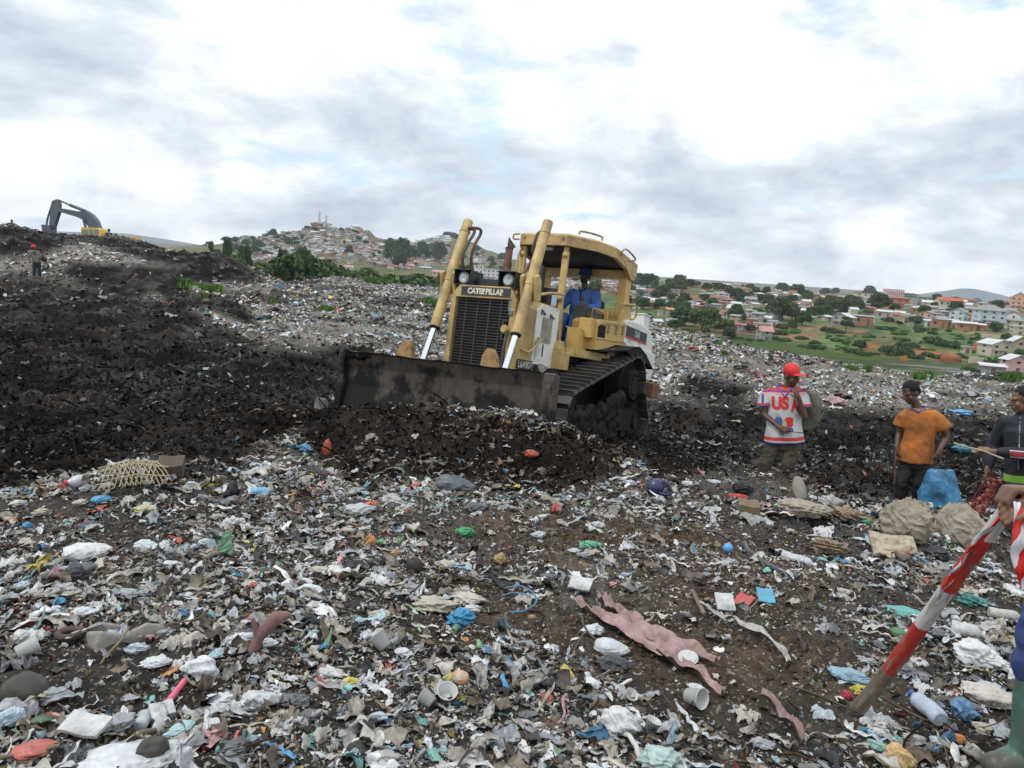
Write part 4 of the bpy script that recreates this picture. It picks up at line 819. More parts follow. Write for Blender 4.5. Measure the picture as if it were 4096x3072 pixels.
# fuel tank
m = P_(); prof = [(-1.21, 1.50), (-1.21, 2.03), (-1.35, 2.06), (-1.95, 2.07), (-2.45, 2.01), (-2.66, 1.88), (-2.70, 1.50)]; m.prism(prof, 1, -.88, .88)
tk = m.build('fuel_tank', whi, D, bevel=.03)
m = P_(); m.prism([(-1.22, 1.36), (-1.22, 1.67), (-2.76, 1.60), (-2.74, 1.32), (-2.64, 1.10), (-2.1, 1.15)], 1, .40, .93); m.prism([(-1.22, 1.36), (-1.22, 1.67), (-2.76, 1.60), (-2.74, 1.32), (-2.64, 1.10), (-2.1, 1.15)], 1, -.93, -.40); m.build('tank_skirt', whi, tk, bevel=.015)
m = P_(); m.bbox((-2.50, .55, 1.95), (-2.18, .84, 2.25)); m.bbox((-2.515, .535, 2.25), (-2.165, .855, 2.275)); m.build('filler_box', whi, tk, bevel=.01)
m = P_(); m.prism([(-1.25, 1.755), (-1.25, 1.955), (-2.30, 1.925), (-2.30, 1.725)], 1, .881, .886); dc = m.build('side_decal', decb, tk)
m = P_(); m.prism([(-1.25, 1.755), (-1.25, 1.785), (-2.30, 1.755), (-2.30, 1.725)], 1, .887, .889); m.build('decal_stripe', decr, dc)
put_text('lettering', 'D6R', (-1.68, .8905, 1.80), (-.999, 0, -.035), (0, 0, 1), .115, .26, decg, dc, .03)
# tracks
def track_path():
    c1, r1, c2, r2, c3 = (-.98, .98), .43, (1.18, .42), .34, (-1.45, .38); pts = []
    def arc(c, r, a0, a1, n=14): return [(c[0] + r * math.cos(math.radians(a0 + (a1 - a0) * k / n)), c[1] + r * math.sin(math.radians(a0 + (a1 - a0) * k / n))) for k in range(n + 1)]
    pts += arc(c1, r1, 185, 76); pts += arc(c2, r2, 73, -90); pts += arc(c3, r2, -90, -190); return pts
tpth = track_path()
def resample(P, step):
    P = [Vector((p[0], 0, p[1])) for p in P] + [Vector((P[0][0], 0, P[0][1]))]; L_ = [0]
    for i in range(len(P) - 1): L_.append(L_[-1] + (P[i + 1] - P[i]).length)
    n = round(L_[-1] / step); out = []
    for k in range(n):
        s = k * L_[-1] / n; i = max(j for j in range(len(L_)) if L_[j] <= s + 1e-9); i = min(i, len(P) - 2); u = (s - L_[i]) / (L_[i + 1] - L_[i]); p = P[i].lerp(P[i + 1], u); out.append((p, (P[i + 1] - P[i]).normalized()))
    return out
padm = paint('worn_track_pad', (.055, .05, .045), .6, dirt=(.018, .015, .013), dirt_amt=.5, dirt_scale=5, grime2=(.16, .15, .14), bump=.5, spec=.5)
for sy in (1, -1):
    m = P_(); y0, y1 = .69, 1.27
    for p, d in resample(tpth, .185):
        nrm = Vector((-d.z, 0, d.x)); R = Matrix((d, Vector((0, 1, 0)), nrm)).transposed(); c = p + Vector((0, sy * (y0 + y1) / 2, 0))
        m.box(c + nrm * .018, (.172, y1 - y0, .03), R); m.box(c + nrm * .058 + d * .06, (.03, y1 - y0 - .01, .055), R); m.box(c - nrm * .03, (.12, .24, .06), R)
    tr = m.build('track', padm, D, bevel=.004)
    m = P_(); m.tube([(-.98, sy * .86, .98), (-.98, sy * 1.10, .98)], .33, 24); m.tube([(-.98, sy * 1.10, .98), (-.98, sy * 1.24, .98)], [.27, .24], 24)
    for k in range(12): a = k * math.pi / 6; m.tube([(-.98 + .17 * math.cos(a), sy * 1.235, .98 + .17 * math.sin(a)), (-.98 + .17 * math.cos(a), sy * 1.262, .98 + .17 * math.sin(a))], .02, 6)
    m.build('sprocket', drk, tr)
    for cx_ in ((1.18, .42), (-1.45, .38)): m = P_(); m.tube([(cx_[0], sy * .88, cx_[1]), (cx_[0], sy * 1.12, cx_[1])], .29, 22); m.tube([(cx_[0], sy * 1.12, cx_[1]), (cx_[0], sy * 1.17, cx_[1])], .12, 14); m.build('idler_wheel', drk, tr)
    m = P_(); m.bbox((-1.3, sy * .86, .22), (1.0, sy * 1.14, .58)) if sy > 0 else m.bbox((-1.3, -1.14, .22), (1.0, -.86, .58))
    for k in range(6): m.tube([(-1.05 + k * .37, sy * .9, .17), (-1.05 + k * .37, sy * 1.12, .17)], .11, 14)
    m.build('roller_frame', drk, tr)
    m = P_(); rr = random.Random(3)
    for k in range(70):
        u = rr.random(); x = -.62 + 1.75 * u; ztop = .36 + .50 * (1 - u); z = ztop * rr.random(); m.sphere((x, sy * 1.17, z), [rr.uniform(.14, .26), rr.uniform(.04, .07), rr.uniform(.08, .16)], 10, 8)
    roughen(m.remesh('side_mud', mudm, tr, .022, 1), .05, 7)
    m = P_(); fp = [(-.05, 1.43), (-.50, 1.50), (-.82, 1.585), (-1.05, 1.60), (-1.38, 1.50), (-1.75, 1.32), (-1.78, 1.30)]
    for i in range(len(fp) - 1):
        (xa, za), (xb, zb) = fp[i], fp[i + 1]; w_ = 1.24 if i > 0 else 1.0
        m.add([(xa, sy * .62, za), (xb, sy * .62, zb), (xb, sy * 1.24, zb - .0), (xa, sy * w_, za), (xa, sy * .62, za - .02), (xb, sy * .62, zb - .02), (xb, sy * 1.24, zb - .02), (xa, sy * w_, za - .02)], [(0, 1, 2, 3), (7, 6, 5, 4), (0, 4, 5, 1), (3, 2, 6, 7), (0, 3, 7, 4), (1, 5, 6, 2)])
    m.prism([(-.50, 1.46), (-.82, 1.56), (-1.05, 1.575), (-1.38, 1.475), (-1.72, 1.30), (-1.4, 1.38), (-1.0, 1.40), (-.8, 1.40)], 1, sy * 1.235, sy * 1.22); m.build('fender', mudm, D)
# drawbar frame behind
m = P_(); m.bbox((-2.45, -1.25, .80), (-2.10, 1.18, 1.06)); m.bbox((-2.2, -.5, .4), (-1.5, .5, 1.1)); m.bbox((-2.5, .95, .82), (-2.46, 1.15, 1.04)); m.build('ripper_beam', paint('rusty_orange_beam', (.22, .10, .045), .8, dirt=(.07, .045, .03), dirt_amt=.6, dirt_scale=3, bump=.3), D, bevel=.02)

# ------------------------------------------------------------------ trees and bushes
leaf_mat = attr_mat('foliage', .75, .15, .35, 3.0)
bark = paint('bark', (.10, .075, .055), .9, dirt=(.05, .04, .03), dirt_amt=.5, bump=.4)
def crown_np(R3, blobs, nl, leaf, seed, g0=(.050, .092, .036), g1=(.125, .185, .062), core=.55):
    r = np.random.default_rng(seed); V = []; C = []
    for (c, br) in blobs:
        n = int(nl * br * br * 4); d = r.normal(size=(n, 3)); d /= np.linalg.norm(d, axis=1)[:, None]; rad = br * (1 - core * r.random(n) ** 2.2)
        p = np.array(c) + d * rad[:, None] * np.array([1, 1, .82]); p += r.normal(0, br * .06, p.shape)
        nr = d * .7 + r.normal(0, .7, d.shape); nr /= np.linalg.norm(nr, axis=1)[:, None]; a = np.cross(nr, r.normal(size=nr.shape)); a /= np.linalg.norm(a, axis=1)[:, None]; b_ = np.cross(nr, a)
        s = leaf * r.uniform(.5, 1.3, (n, 1)); q = np.stack([p - a * s - b_ * s * .6, p + a * s * .3 - b_ * s, p + a * s + b_ * s * .5, p - a * s * .4 + b_ * s], 1); V.append(q.reshape(-1, 3))
        t_ = r.random((n, 1)) * .7 + r.random() * .3; col = np.array(g0) * (1 - t_) + np.array(g1) * t_; C.append(np.repeat(col, 4, 0))
    V = np.concatenate(V); F = np.arange(len(V)).reshape(-1, 4); return V, F, np.concatenate(C)
def tree_proto(name, H, W, seed, trunk=.3, leaf=.22, nl=130, nb=14, **kw):
    r = random.Random(seed); blobs = []
    for k in range(nb):
        a = r.uniform(0, 6.28); u = r.random(); rr_ = W * .5 * math.sqrt(r.random()) * .78 * (1 - .35 * u); z = H * (trunk + (1 - trunk) * (.22 + .62 * u)); blobs.append(((rr_ * math.cos(a), rr_ * math.sin(a), z), W * r.uniform(.15, .27) * (1.1 - .35 * u)))
    V, F, C = crown_np(None, blobs, nl / (W * .2) ** 2 * .25, leaf, seed, **kw)
    root = empty(name); me = mesh_np('crown', V, F, leaf_mat, C); link('crown', me, root)
    m = MB(); m.tube([(0, 0, -1.2), (0, 0, 0), (.03 * W, .02 * W, H * trunk), (0, .03 * W, H * .72)], [W * .045, W * .036, W * .028, W * .010], 8)
    for (c, br) in blobs[:6]: m.tube([(.02 * W, .01 * W, H * trunk * .9), (c[0] * .5, c[1] * .5, c[2] * .75), c], [W * .016, W * .011, W * .005], 6)
    m.build('trunk', bark, root); return root
def bush_proto(name, seed, **kw):
    r = random.Random(seed); blobs = [((r.uniform(-.9, .9), r.uniform(-.6, .6), r.uniform(.1, .55)), r.uniform(.3, .6)) for _ in range(9)]
    V, F, C = crown_np(None, blobs, 150, .10, seed, **kw); root = empty(name); link('foliage', mesh_np('foliage', V, F, leaf_mat, C), root)
    m = MB()
    for c, br in blobs[:5]: m.tube([(c[0] * .3, c[1] * .3, -.3), (c[0] * .8, c[1] * .8, c[2])], [.05, .02], 5)
    m.build('stem', bark, root); return root
PROTO = {'broad': tree_proto('broadleaf_tree', 9, 9, 1, .22, .30, 230, 20), 'round': tree_proto('broadleaf_tree', 7, 7.5, 2, .16, .28, 230, 18, g0=(.040, .074, .033), g1=(.090, .140, .050)),
         'tall': tree_proto('slender_tree', 11, 5.5, 3, .25, .26, 200, 16, g0=(.06, .09, .05), g1=(.12, .16, .08)), 'loose': tree_proto('loose_tree', 8, 7, 4, .28, .26, 110, 13, g0=(.07, .11, .045), g1=(.16, .22, .08)),
         'bush': bush_proto('bush', 5, g0=(.045, .085, .032), g1=(.10, .16, .05)), 'bright': bush_proto('bush', 6, g0=(.07, .15, .035), g1=(.14, .27, .055))}
for p in PROTO.values(): p.hide_render = False
PUSED = {k: False for k in PROTO}
KLABEL = {'broad': ('dark green broadleaf tree', 9, 9), 'round': ('dense rounded dark tree', 7, 7.5), 'tall': ('tall slender grey green tree', 11, 5.5), 'loose': ('loose pale green tree', 8, 7), 'bush': ('dark low bush', 1, 2.2), 'bright': ('bright green bush', 1, 2.2)}
REG = []        # (object, class phrase, place phrase, px, category, group)
def plant(kind, P, w, h, place, px, group):
    base = PROTO[kind]
    if PUSED[kind]: o = copy_tree(base)
    else: o = base; PUSED[kind] = True
    lab, H0, W0 = KLABEL[kind]; sx_ = w * 1.2 / W0; sz_ = h * 1.12 / H0 if kind not in ('bush', 'bright') else h / 1.0
    o.location = P; o.rotation_euler = (0, 0, random.uniform(0, 6.28)); o.scale = (sx_, sx_, sz_)
    REG.append((o, lab, place, px, 'bush' if kind in ('bush', 'bright') else 'tree', group)); return o
def tree_px(kind, px, pyb, wpx, hpx, place, group, dmin=90):
    P = hit(px, pyb, dmin, 3000)
    if P is None: return
    d = float((P - CAM) @ cF); return plant(kind, P + np.array([0, 0, -.02]), wpx * d / FPX, hpx * d / FPX, place, px, group)

# ------------------------------------------------------------------ houses
WALLC = {'white': (.66, .67, .66), 'cream': (.58, .52, .38), 'grey': (.34, .335, .32), 'pink': (.66, .40, .40), 'lilac': (.50, .42, .47), 'peach': (.62, .38, .27), 'brick': (.36, .17, .10), 'orange': (.46, .19, .09), 'yellow': (.62, .50, .22), 'pale blue': (.50, .56, .60), 'tan': (.42, .34, .26), 'brown': (.24, .16, .11), 'beige': (.52, .45, .36)}
ROOFC = {'pale': ((.55, .56, .56), 'pale tin'), 'grey': ((.27, .27, .26), 'grey tin'), 'red': ((.48, .10, .07), 'red'), 'rust': ((.27, .13, .085), 'rusty'), 'orange': ((.62, .26, .09), 'orange tiled'), 'dark': ((.07, .07, .08), 'dark'), 'flat': ((.38, .36, .33), 'flat concrete'), 'blue': ((.42, .52, .60), 'pale blue tin'), 'pinkr': ((.50, .27, .25), 'faded pink')}
_mc = {}
def cmat(kind, k):
    if (kind, k) not in _mc:
        c = WALLC[k] if kind == 'wall' else ROOFC[k][0]
        _mc[(kind, k)] = paint(f'{k.replace(" ", "_")}_{kind}', c, .85, dirt=tuple(v * .62 for v in c), dirt_amt=.35, dirt_scale=.35, var=.08, grime2=None)
    return _mc[(kind, k)]
winm = paint('window_dark', (.03, .035, .04), .25, spec=.7); doorm = paint('door_wood', (.16, .09, .06), .7)
_hm = {}
def house(P, w, h, d, wall, roof, style, yaw, detail, floors=1, name='house'):
    o = empty(name, P, yaw); wm_, rm_ = cmat('wall', wall), cmat('roof', roof); st = h if style == 'flat' else h * (.72 if style != 'shed' else .85)
    if style == 'flat': st = h - .25
    m = MB(); x, y = w / 2, d / 2
    if style == 'gable':
        m.prism([(-x, -3), (x, -3), (x, st), (0, h - .12), (-x, st)], 1, -y, y)
    elif style == 'gable_side':
        m.prism([(-y, -3), (y, -3), (y, st), (0, h - .12), (-y, st)], 0, -x, x)
    elif style == 'shed':
        m.prism([(-y, -3), (y, -3), (y, h - .1), (-y, st)], 0, -x, x)
    else: m.bbox((-x, -y, -3), (x, y, st))
    m.build('wall', wm_, o)
    m = MB(); e = .45; t_ = .14
    if style == 'gable':
        k = (h - st) / x
        for s in (-1, 1): m.prism([(s * (x + e), st - e * k), (0, h), (0, h + t_), (s * (x + e), st - e * k + t_)], 1, -y - e, y + e)
    elif style == 'gable_side':
        k = (h - st) / y
        for s in (-1, 1): m.prism([(s * (y + e), st - e * k), (0, h), (0, h + t_), (s * (y + e), st - e * k + t_)], 0, -x - e, x + e)
    elif style == 'hip':
        a = .45 * x; vs = [(-x - e, -y - e, st), (x + e, -y - e, st), (x + e, y + e, st), (-x - e, y + e, st), (-x + a + .3 * x, 0, h), (x - a - .3 * x, 0, h)]; m.add(vs + [(v[0], v[1], st - .15) for v in vs[:4]], [(0, 1, 5, 4), (1, 2, 5), (2, 3, 4, 5), (3, 0, 4), (9, 8, 7, 6), (0, 6, 7, 1), (1, 7, 8, 2), (2, 8, 9, 3), (3, 9, 6, 0)])
    elif style == 'shed': m.prism([(-y - e, st - .05), (y + e, h - .02), (y + e, h + t_), (-y - e, st + .1)], 0, -x - e, x + e)
    else: m.bbox((-x - .3, -y - .3, st + .002), (x + .3, y + .3, st + .28))
    m.build('roof', rm_, o)
    if detail:
        fh = st / floors; nw = max(1, int(w / 3.0))
        for fl in range(floors):
            for k in range(nw):
                cx_ = -x + (k + .5) * w / nw; z = fl * fh + fh * .42; ww, wh = min(1.1, w / nw * .4), fh * .36
                if fl == 0 and k == nw // 2:
                    m = MB(); m.bbox((cx_ - .5, -y - .05, .0), (cx_ + .5, -y + .02, fh * .72)); m.build('door', doorm, o); continue
                m = MB(); m.bbox((cx_ - ww / 2, -y - .04, z), (cx_ + ww / 2, -y + .02, z + wh)); m.build('window', winm, o)
            for s in (-1, 1):
                m = MB(); m.bbox((s * x - .03, -.5, fl * fh + fh * .42), (s * x + .03, .6, fl * fh + fh * .78)); m.build('window', winm, o)
        if floors > 1 and w > 7:
            m = MB(); m.bbox((-x * .9, -y - .9, fh - .08), (x * .5, -y, fh + .08)); m.build('balcony', cmat('roof', 'flat'), o)
            for k in range(4): m = MB(); xx = -x * .88 + k * (x * 1.36) / 3; m.bbox((xx - .08, -y - .85, fh * 0), (xx + .08, -y - .70, fh - .085)); m.build('post', wm_, o)
    return o
def house_px(px, pyb, wpx, hpx, wall, roof, style, place, floors=1, yaw=None, label=None, dmin=90, name='house', detail=None):
    P = hit(px, pyb, dmin, 3000)
    if P is None: return
    d = float((P - CAM) @ cF); w, h = wpx * d / FPX, hpx * d / FPX
    az = math.atan2(P[0], P[1]); y_ = -az + (random.uniform(-.5, .5) if yaw is None else yaw)
    w = w / (abs(math.cos(y_ + az)) + .55 * abs(math.sin(y_ + az))); dep = w * random.uniform(.6, .85)
    o = house(P + np.array([0, 0, 0]), w, max(h, 2.2), dep, wall, roof, style, y_, (wpx >= 7) if detail is None else detail, floors, name)
    if label: tag(o, label, 'house', 'houses beyond the flooded fields')
    else: REG.append((o, f'{wall} house with {ROOFC[roof][1]} roof', place, px, 'house', 'houses beyond the flooded fields'))
    return o
zA = lambda a, b_: (625 + a * .0904, 262.5 + b_ * .0904)
zB = lambda a, b_: (824 + a * .0904, 262.5 + b_ * .0904)
zM = lambda a, b_: (325 + a * .0565, 225 + b_ * .0565)
sl = 'on the slope beyond the pond'
HA = [(555,355,100,60,'grey','flat','flat',2),(580,410,170,60,'lilac','grey','hip',1),(450,432,100,38,'white','pale','shed',1),(725,525,110,92,'white','pale','flat',3),(300,442,90,44,'cream','orange','hip',1),(490,600,90,95,'grey','orange','shed',2),(385,595,60,68,'beige','flat','flat',2),
 (355,690,100,50,'white','pale','gable_side',1),(510,700,110,80,'grey','grey','gable_side',1),(1055,400,190,78,'white','grey','hip',2),(1145,468,140,78,'grey','rust','hip',2),(1350,352,100,54,'yellow','grey','flat',2),(1090,302,90,38,'white','grey','hip',1),(1390,467,130,88,'grey','grey','gable_side',2),
 (1620,432,130,52,'grey','flat','flat',1),(1650,382,150,60,'peach','grey','hip',1),(805,485,80,70,'orange','rust','shed',2),(905,532,90,74,'pink','dark','gable_side',1),(1000,502,130,28,'white','grey','shed',1),(1090,588,90,64,'white','rust','gable_side',1),(1030,602,100,42,'cream','red','hip',1),
 (1055,662,120,62,'tan','flat','flat',1),(1215,662,110,84,'tan','grey','shed',2),(1390,602,130,82,'lilac','grey','shed',2),(1465,662,130,112,'grey','grey','shed',2),(1400,676,110,46,'brick','flat','flat',1),(1556,662,120,72,'pale blue','pale','gable_side',1),(1635,702,100,62,'white','pale','flat',1),
 (1215,752,100,82,'grey','red','shed',1),(1340,752,150,64,'tan','flat','flat',1),(1510,742,180,72,'pink','flat','flat',1),(1930,532,130,84,'white','pale','gable',1),(90,432,110,50,'brown','rust','hip',1),(245,392,110,84,'grey','flat','flat',2),(95,266,80,46,'white','grey','gable_side',1),
 (375,292,60,50,'white','flat','flat',2),(960,292,60,38,'yellow','orange','hip',1),(1700,352,80,45,'cream','grey','hip',1),(1940,402,100,42,'lilac','grey','hip',1),(2020,412,80,46,'white','grey','flat',1),(2110,410,80,56,'orange','rust','flat',2),(2185,412,70,42,'peach','pale','shed',1),(1490,372,100,40,'cream','pale','hip',1),(1200,332,70,32,'white','grey','gable_side',1),
 (120,560,60,60,'pink','grey','shed',1),(660,340,70,30,'peach','rust','hip',1),(780,690,60,30,'tan','pale','shed',1),(1280,370,80,40,'cream','grey','hip',1),(1560,330,70,30,'cream','grey','hip',1),(1800,395,90,40,'cream','rust','hip',1),(1830,480,70,40,'tan','grey','shed',1),(1255,470,70,30,'white','pale','hip',1),(1590,510,80,50,'orange','pale','shed',1)]
HB = [(440,535,110,84,'grey','pale','flat',1),(60,652,90,60,'grey','pale','shed',1),(515,668,70,72,'white','pale','flat',1),(670,622,180,92,'grey','pale','shed',1),(810,642,110,72,'white','pale','gable_side',1),(885,662,90,74,'cream','rust','shed',1),(1010,662,170,82,'cream','grey','gable',1),(1150,612,170,74,'peach','grey','gable',1),
 (1080,482,180,104,'grey','flat','flat',3),(1160,492,150,72,'cream','pale','gable_side',2),(1000,542,80,52,'orange','grey','hip',1),(1190,542,150,64,'yellow','pinkr','gable_side',1),(1320,562,150,64,'pale blue','grey','gable_side',1),(1480,642,180,136,'pale blue','grey','gable',2),(1600,562,110,74,'beige','grey','gable_side',1),
 (1590,462,150,64,'tan','rust','gable_side',1),(1780,492,160,56,'cream','grey','hip',1),(1930,502,200,92,'brown','rust','hip',2),(2060,582,150,74,'white','grey','gable_side',1),(2110,640,150,94,'white','rust','gable',1),(2090,692,230,74,'cream','grey','hip',1),(1290,722,190,96,'brick','flat','flat',1),(1150,706,90,74,'white','pale','shed',1),
 (1430,716,110,84,'yellow','pale','gable_side',1),(1570,752,190,94,'brick','pale','shed',1),(1715,752,110,74,'orange','pale','shed',1),(1850,722,120,44,'brick','flat','flat',1),(1970,722,110,42,'cream','flat','flat',1),(2140,792,150,94,'beige','pale','flat',2),(1570,1002,100,52,'beige','flat','flat',1),(30,420,90,50,'peach','grey','hip',1),(90,400,90,44,'peach','rust','hip',1),(200,412,150,46,'cream','pinkr','hip',1),
 (430,692,200,106,'brick','pale','flat',1),(2170,522,120,96,'white','pale','gable_side',2),(1380,440,60,50,'white','rust','shed',1),(1250,640,90,40,'beige','grey','hip',1),(690,655,60,30,'tan','rust','shed',1)]
for a, b_, w_, h_, wc, rc, stl, fl in HA: x_, y_ = zA(a, b_); house_px(x_, y_, w_ * .0904, h_ * .0904, wc, rc, stl, sl, fl)
for a, b_, w_, h_, wc, rc, stl, fl in HB: x_, y_ = zB(a, b_); house_px(x_, y_, w_ * .0904, h_ * .0904, wc, rc, stl, sl, fl)
KEY = [(zA, 1535, 858, 160, 150, 'grey', 'pinkr', 'gable_side', 2, .5, 'small two storey grey block house with pink roof standing at the foot of the slope'),
 (zB, 430, 425, 210, 92, 'cream', 'rust', 'flat', 2, .3, 'square cream house with brown roof edge standing on the skyline behind dark trees'),
 (zB, 760, 400, 200, 102, 'pink', 'rust', 'flat', 1, .3, 'pink flat roofed block rising above the brick building on the skyline'),
 (zB, 790, 500, 240, 124, 'orange', 'rust', 'shed', 2, .4, 'large unrendered orange brick building below the pink block'),
 (zB, 210, 702, 220, 142, 'grey', 'pale', 'gable', 2, -.5, 'grey block house with white tin roof beside the dark tree on the bank'),
 (zB, 1370, 502, 270, 112, 'cream', 'red', 'gable_side', 1, .3, 'long cream house with bright red roof below the cone shaped mountain'),
 (zB, 1810, 690, 300, 224, 'pale blue', 'grey', 'hip', 3, .4, 'tall pale blue house of three storeys with hipped grey roof'),
 (zB, 1715, 420, 160, 116, 'grey', 'flat', 'flat', 3, .3, 'bare concrete tower house with flat slab top on the skyline'),
 (zB, 2130, 525, 170, 196, 'peach', 'pale', 'gable', 3, .2, 'tall peach house with pale gable at the right end of the skyline'),
 (zB, 1870, 1022, 280, 172, 'beige', 'pale', 'gable', 2, .75, 'two storey beige gabled house with white tin roof near the flooded field'),
 (zB, 2130, 1000, 200, 184, 'tan', 'pale', 'gable', 2, .5, 'brown mud brick house with white tin roof behind the two storey beige one'),
 (zB, 2090, 1204, 260, 184, 'pink', 'pale', 'gable', 2, .6, 'pale pink house with white tin roof at the edge of the flooded field'),
 (zB, 1850, 1218, 250, 92, 'grey', 'pale', 'shed', 1, .2, 'low grey shed with pale tin roof in front of the pale pink house')]
for z_, a, b_, w_, h_, wc, rc, stl, fl, yw, lab in KEY: x_, y_ = z_(a, b_); house_px(x_, y_, w_ * .0904, h_ * .0904, wc, rc, stl, sl, fl, yw, lab)
# the older quarter left of the machine
mp_ = 'below the antenna hill'
HM = [(425,812,170,96,'white','pinkr','gable_side',1),(100,650,190,74,'brick','rust','hip',2),(530,625,140,60,'grey','pale','flat',2),(490,520,160,120,'peach','rust','flat',3),(340,560,120,60,'peach','rust','hip',2),(1240,700,190,80,'white','pinkr','hip',2),(1160,775,120,90,'cream','rust','hip',2),(1010,745,90,40,'brick','rust','shed',1),
 (1480,800,190,110,'pink','pinkr','gable_side',2),(1700,700,110,100,'pink','dark','flat',2),(1810,735,100,80,'cream','pale','flat',2),(1790,800,230,60,'grey','blue','gable_side',1),(1650,640,180,60,'beige','grey','hip',2),(1370,620,140,90,'pale blue','flat','flat',3),(760,560,160,60,'grey','grey','hip',1),(900,600,180,50,'brown','rust','hip',1),
 (1030,590,120,40,'orange','orange','hip',1),(640,530,90,50,'yellow','grey','flat',2),(60,540,180,60,'grey','grey','hip',1),(230,520,120,50,'beige','grey','hip',1),(720,480,110,50,'white','blue','flat',2),(870,470,160,50,'tan','rust','hip',1),(1200,470,130,50,'grey','grey','flat',2),(1200,390,110,60,'white','dark','hip',1),(450,690,120,50,'cream','grey','shed',1),(1980,900,160,100,'beige','pinkr','gable_side',1)]
for a, b_, w_, h_, wc, rc, stl, fl in HM: x_, y_ = zM(a, b_); house_px(x_, y_, w_ * .0565, h_ * .0565, wc, rc, stl, mp_, fl, detail=w_ > 150)
# white apartment building between the lift cylinders
for px_, pyb, w_, h_, yw, lab in ((476, 279, 13, 14, .1, 'white three storey block with dark windows seen between the lift cylinders'), (492, 280.5, 22, 11, .1, 'long white apartment block with rows of windows behind the exhaust pipe')):
    o = house_px(px_, pyb, w_, h_, 'white', 'pale', 'flat', mp_, 3, yw, lab)
# dense far hill: many small houses; trees between them
def far_house(px, pyb, wpx, wall, roof, place):
    P = hit(px, pyb, 330, 2500)
    if P is None: return None
    d = float((P - CAM) @ cF); w = max(5.5, wpx * d / FPX); key = (wall, roof)
    if key not in _hm:
        m = MB(); m.prism([(-.5, -.6), (.5, -.6), (.5, .48), (0, .66), (-.5, .48)], 1, -.4, .4); m.mi = 1
        for s in (-1, 1): m.prism([(s * .58, .45), (0, .67), (0, .71), (s * .58, .49)], 1, -.46, .46)
        m.mi = 2
        for cx_ in (-.28, .24): m.bbox((cx_ - .07, -.41, .14), (cx_ + .07, -.395, .34))
        me = m.mesh('small_house'); [me.materials.append(q_) for q_ in (cmat('wall', wall), cmat('roof', roof), winm)]; _hm[key] = me
    o = link('small_house', _hm[key]); o.location = P; az = math.atan2(P[0], P[1]); o.rotation_euler = (0, 0, -az + random.choice((0, math.pi / 2)) + random.uniform(-.4, .4)); o.scale = (w, w, w * random.uniform(.65, 1.0))
    tag(o, f'tiny {wall} house with {ROOFC[roof][1]} roof packed {place}', 'house', f'tiny {wall} houses with {ROOFC[roof][1]} roofs {place}'); return o
rh = random.Random(11); combos = [('beige', 'grey'), ('cream', 'grey'), ('white', 'pale'), ('tan', 'pale'), ('brick', 'rust'), ('grey', 'grey'), ('white', 'grey'), ('peach', 'rust'), ('tan', 'rust')]
skyx = [202, 232, 256, 290, 304, 335, 359, 368, 392, 405, 430, 446, 458, 479, 503]; skyy = [244.5, 237, 235.5, 232, 227, 226.5, 229, 236.6, 240.7, 241, 236, 235.5, 239, 249.5, 259]
k = 0
while k < 165:
    px = rh.uniform(236, 400); s0 = np.interp(px, skyx, skyy); py = s0 + 1.2 + rh.random() ** .8 * (263 - s0)
    if 236 < px < 262 and py > 250 or px < 262 and rh.random() < .6: k += .2; continue
    c = combos[int(rh.random() ** 1.1 * 9)]
    far_house(px, py, rh.uniform(3.2, 6), c[0], c[1], 'on the antenna hill'); k += 1
for px, py, w_ in ((285, 234, 8), (296, 231.5, 7), (306, 229, 8), (316, 227.5, 9), (326, 227.8, 9), (337, 228, 9), (347, 228.5, 8), (356, 230, 9), (270, 236, 7), (259, 237, 6), (246, 238.5, 6), (232, 239, 7), (224, 240, 6)): c = rh.choice(combos[:5]); far_house(px, py, w_, c[0], c[1], 'on the antenna hill')
for k in range(32): px = rh.uniform(400, 505); s0 = np.interp(px, skyx, skyy); c = rh.choice([('white', 'pale'), ('cream', 'grey'), ('white', 'grey'), ('tan', 'pale')]); far_house(px, s0 + rh.uniform(7, 28), rh.uniform(3, 5), c[0], c[1], 'on the wooded second hill')
for k in range(22): px = 415 + k * 1.7 + rh.uniform(-.5, .5); far_house(px, np.interp(px, skyx, skyy) + rh.uniform(3.2, 5.5), rh.uniform(4, 6.5), 'white', 'pale', 'on the wooded second hill')
for k in range(34): px = rh.uniform(530, 640); s0 = np.interp(px, [530, 580, 611, 640], [268, 269, 273, 278]); c = rh.choice(combos); far_house(px, s0 + rh.random() ** 1.3 * 16 + 1, rh.uniform(3.5, 6), c[0], c[1], 'on the green ridge behind the cab')
for k in range(38): px = rh.uniform(640, 1024); s0 = np.interp(px, [640, 720, 780, 850, 930, 1024], [281, 287, 291.5, 297, 299, 303]); c = rh.choice(combos); far_house(px, s0 + rh.random() * 3.2, rh.uniform(4.5, 8), c[0], c[1], 'along the right hand skyline')

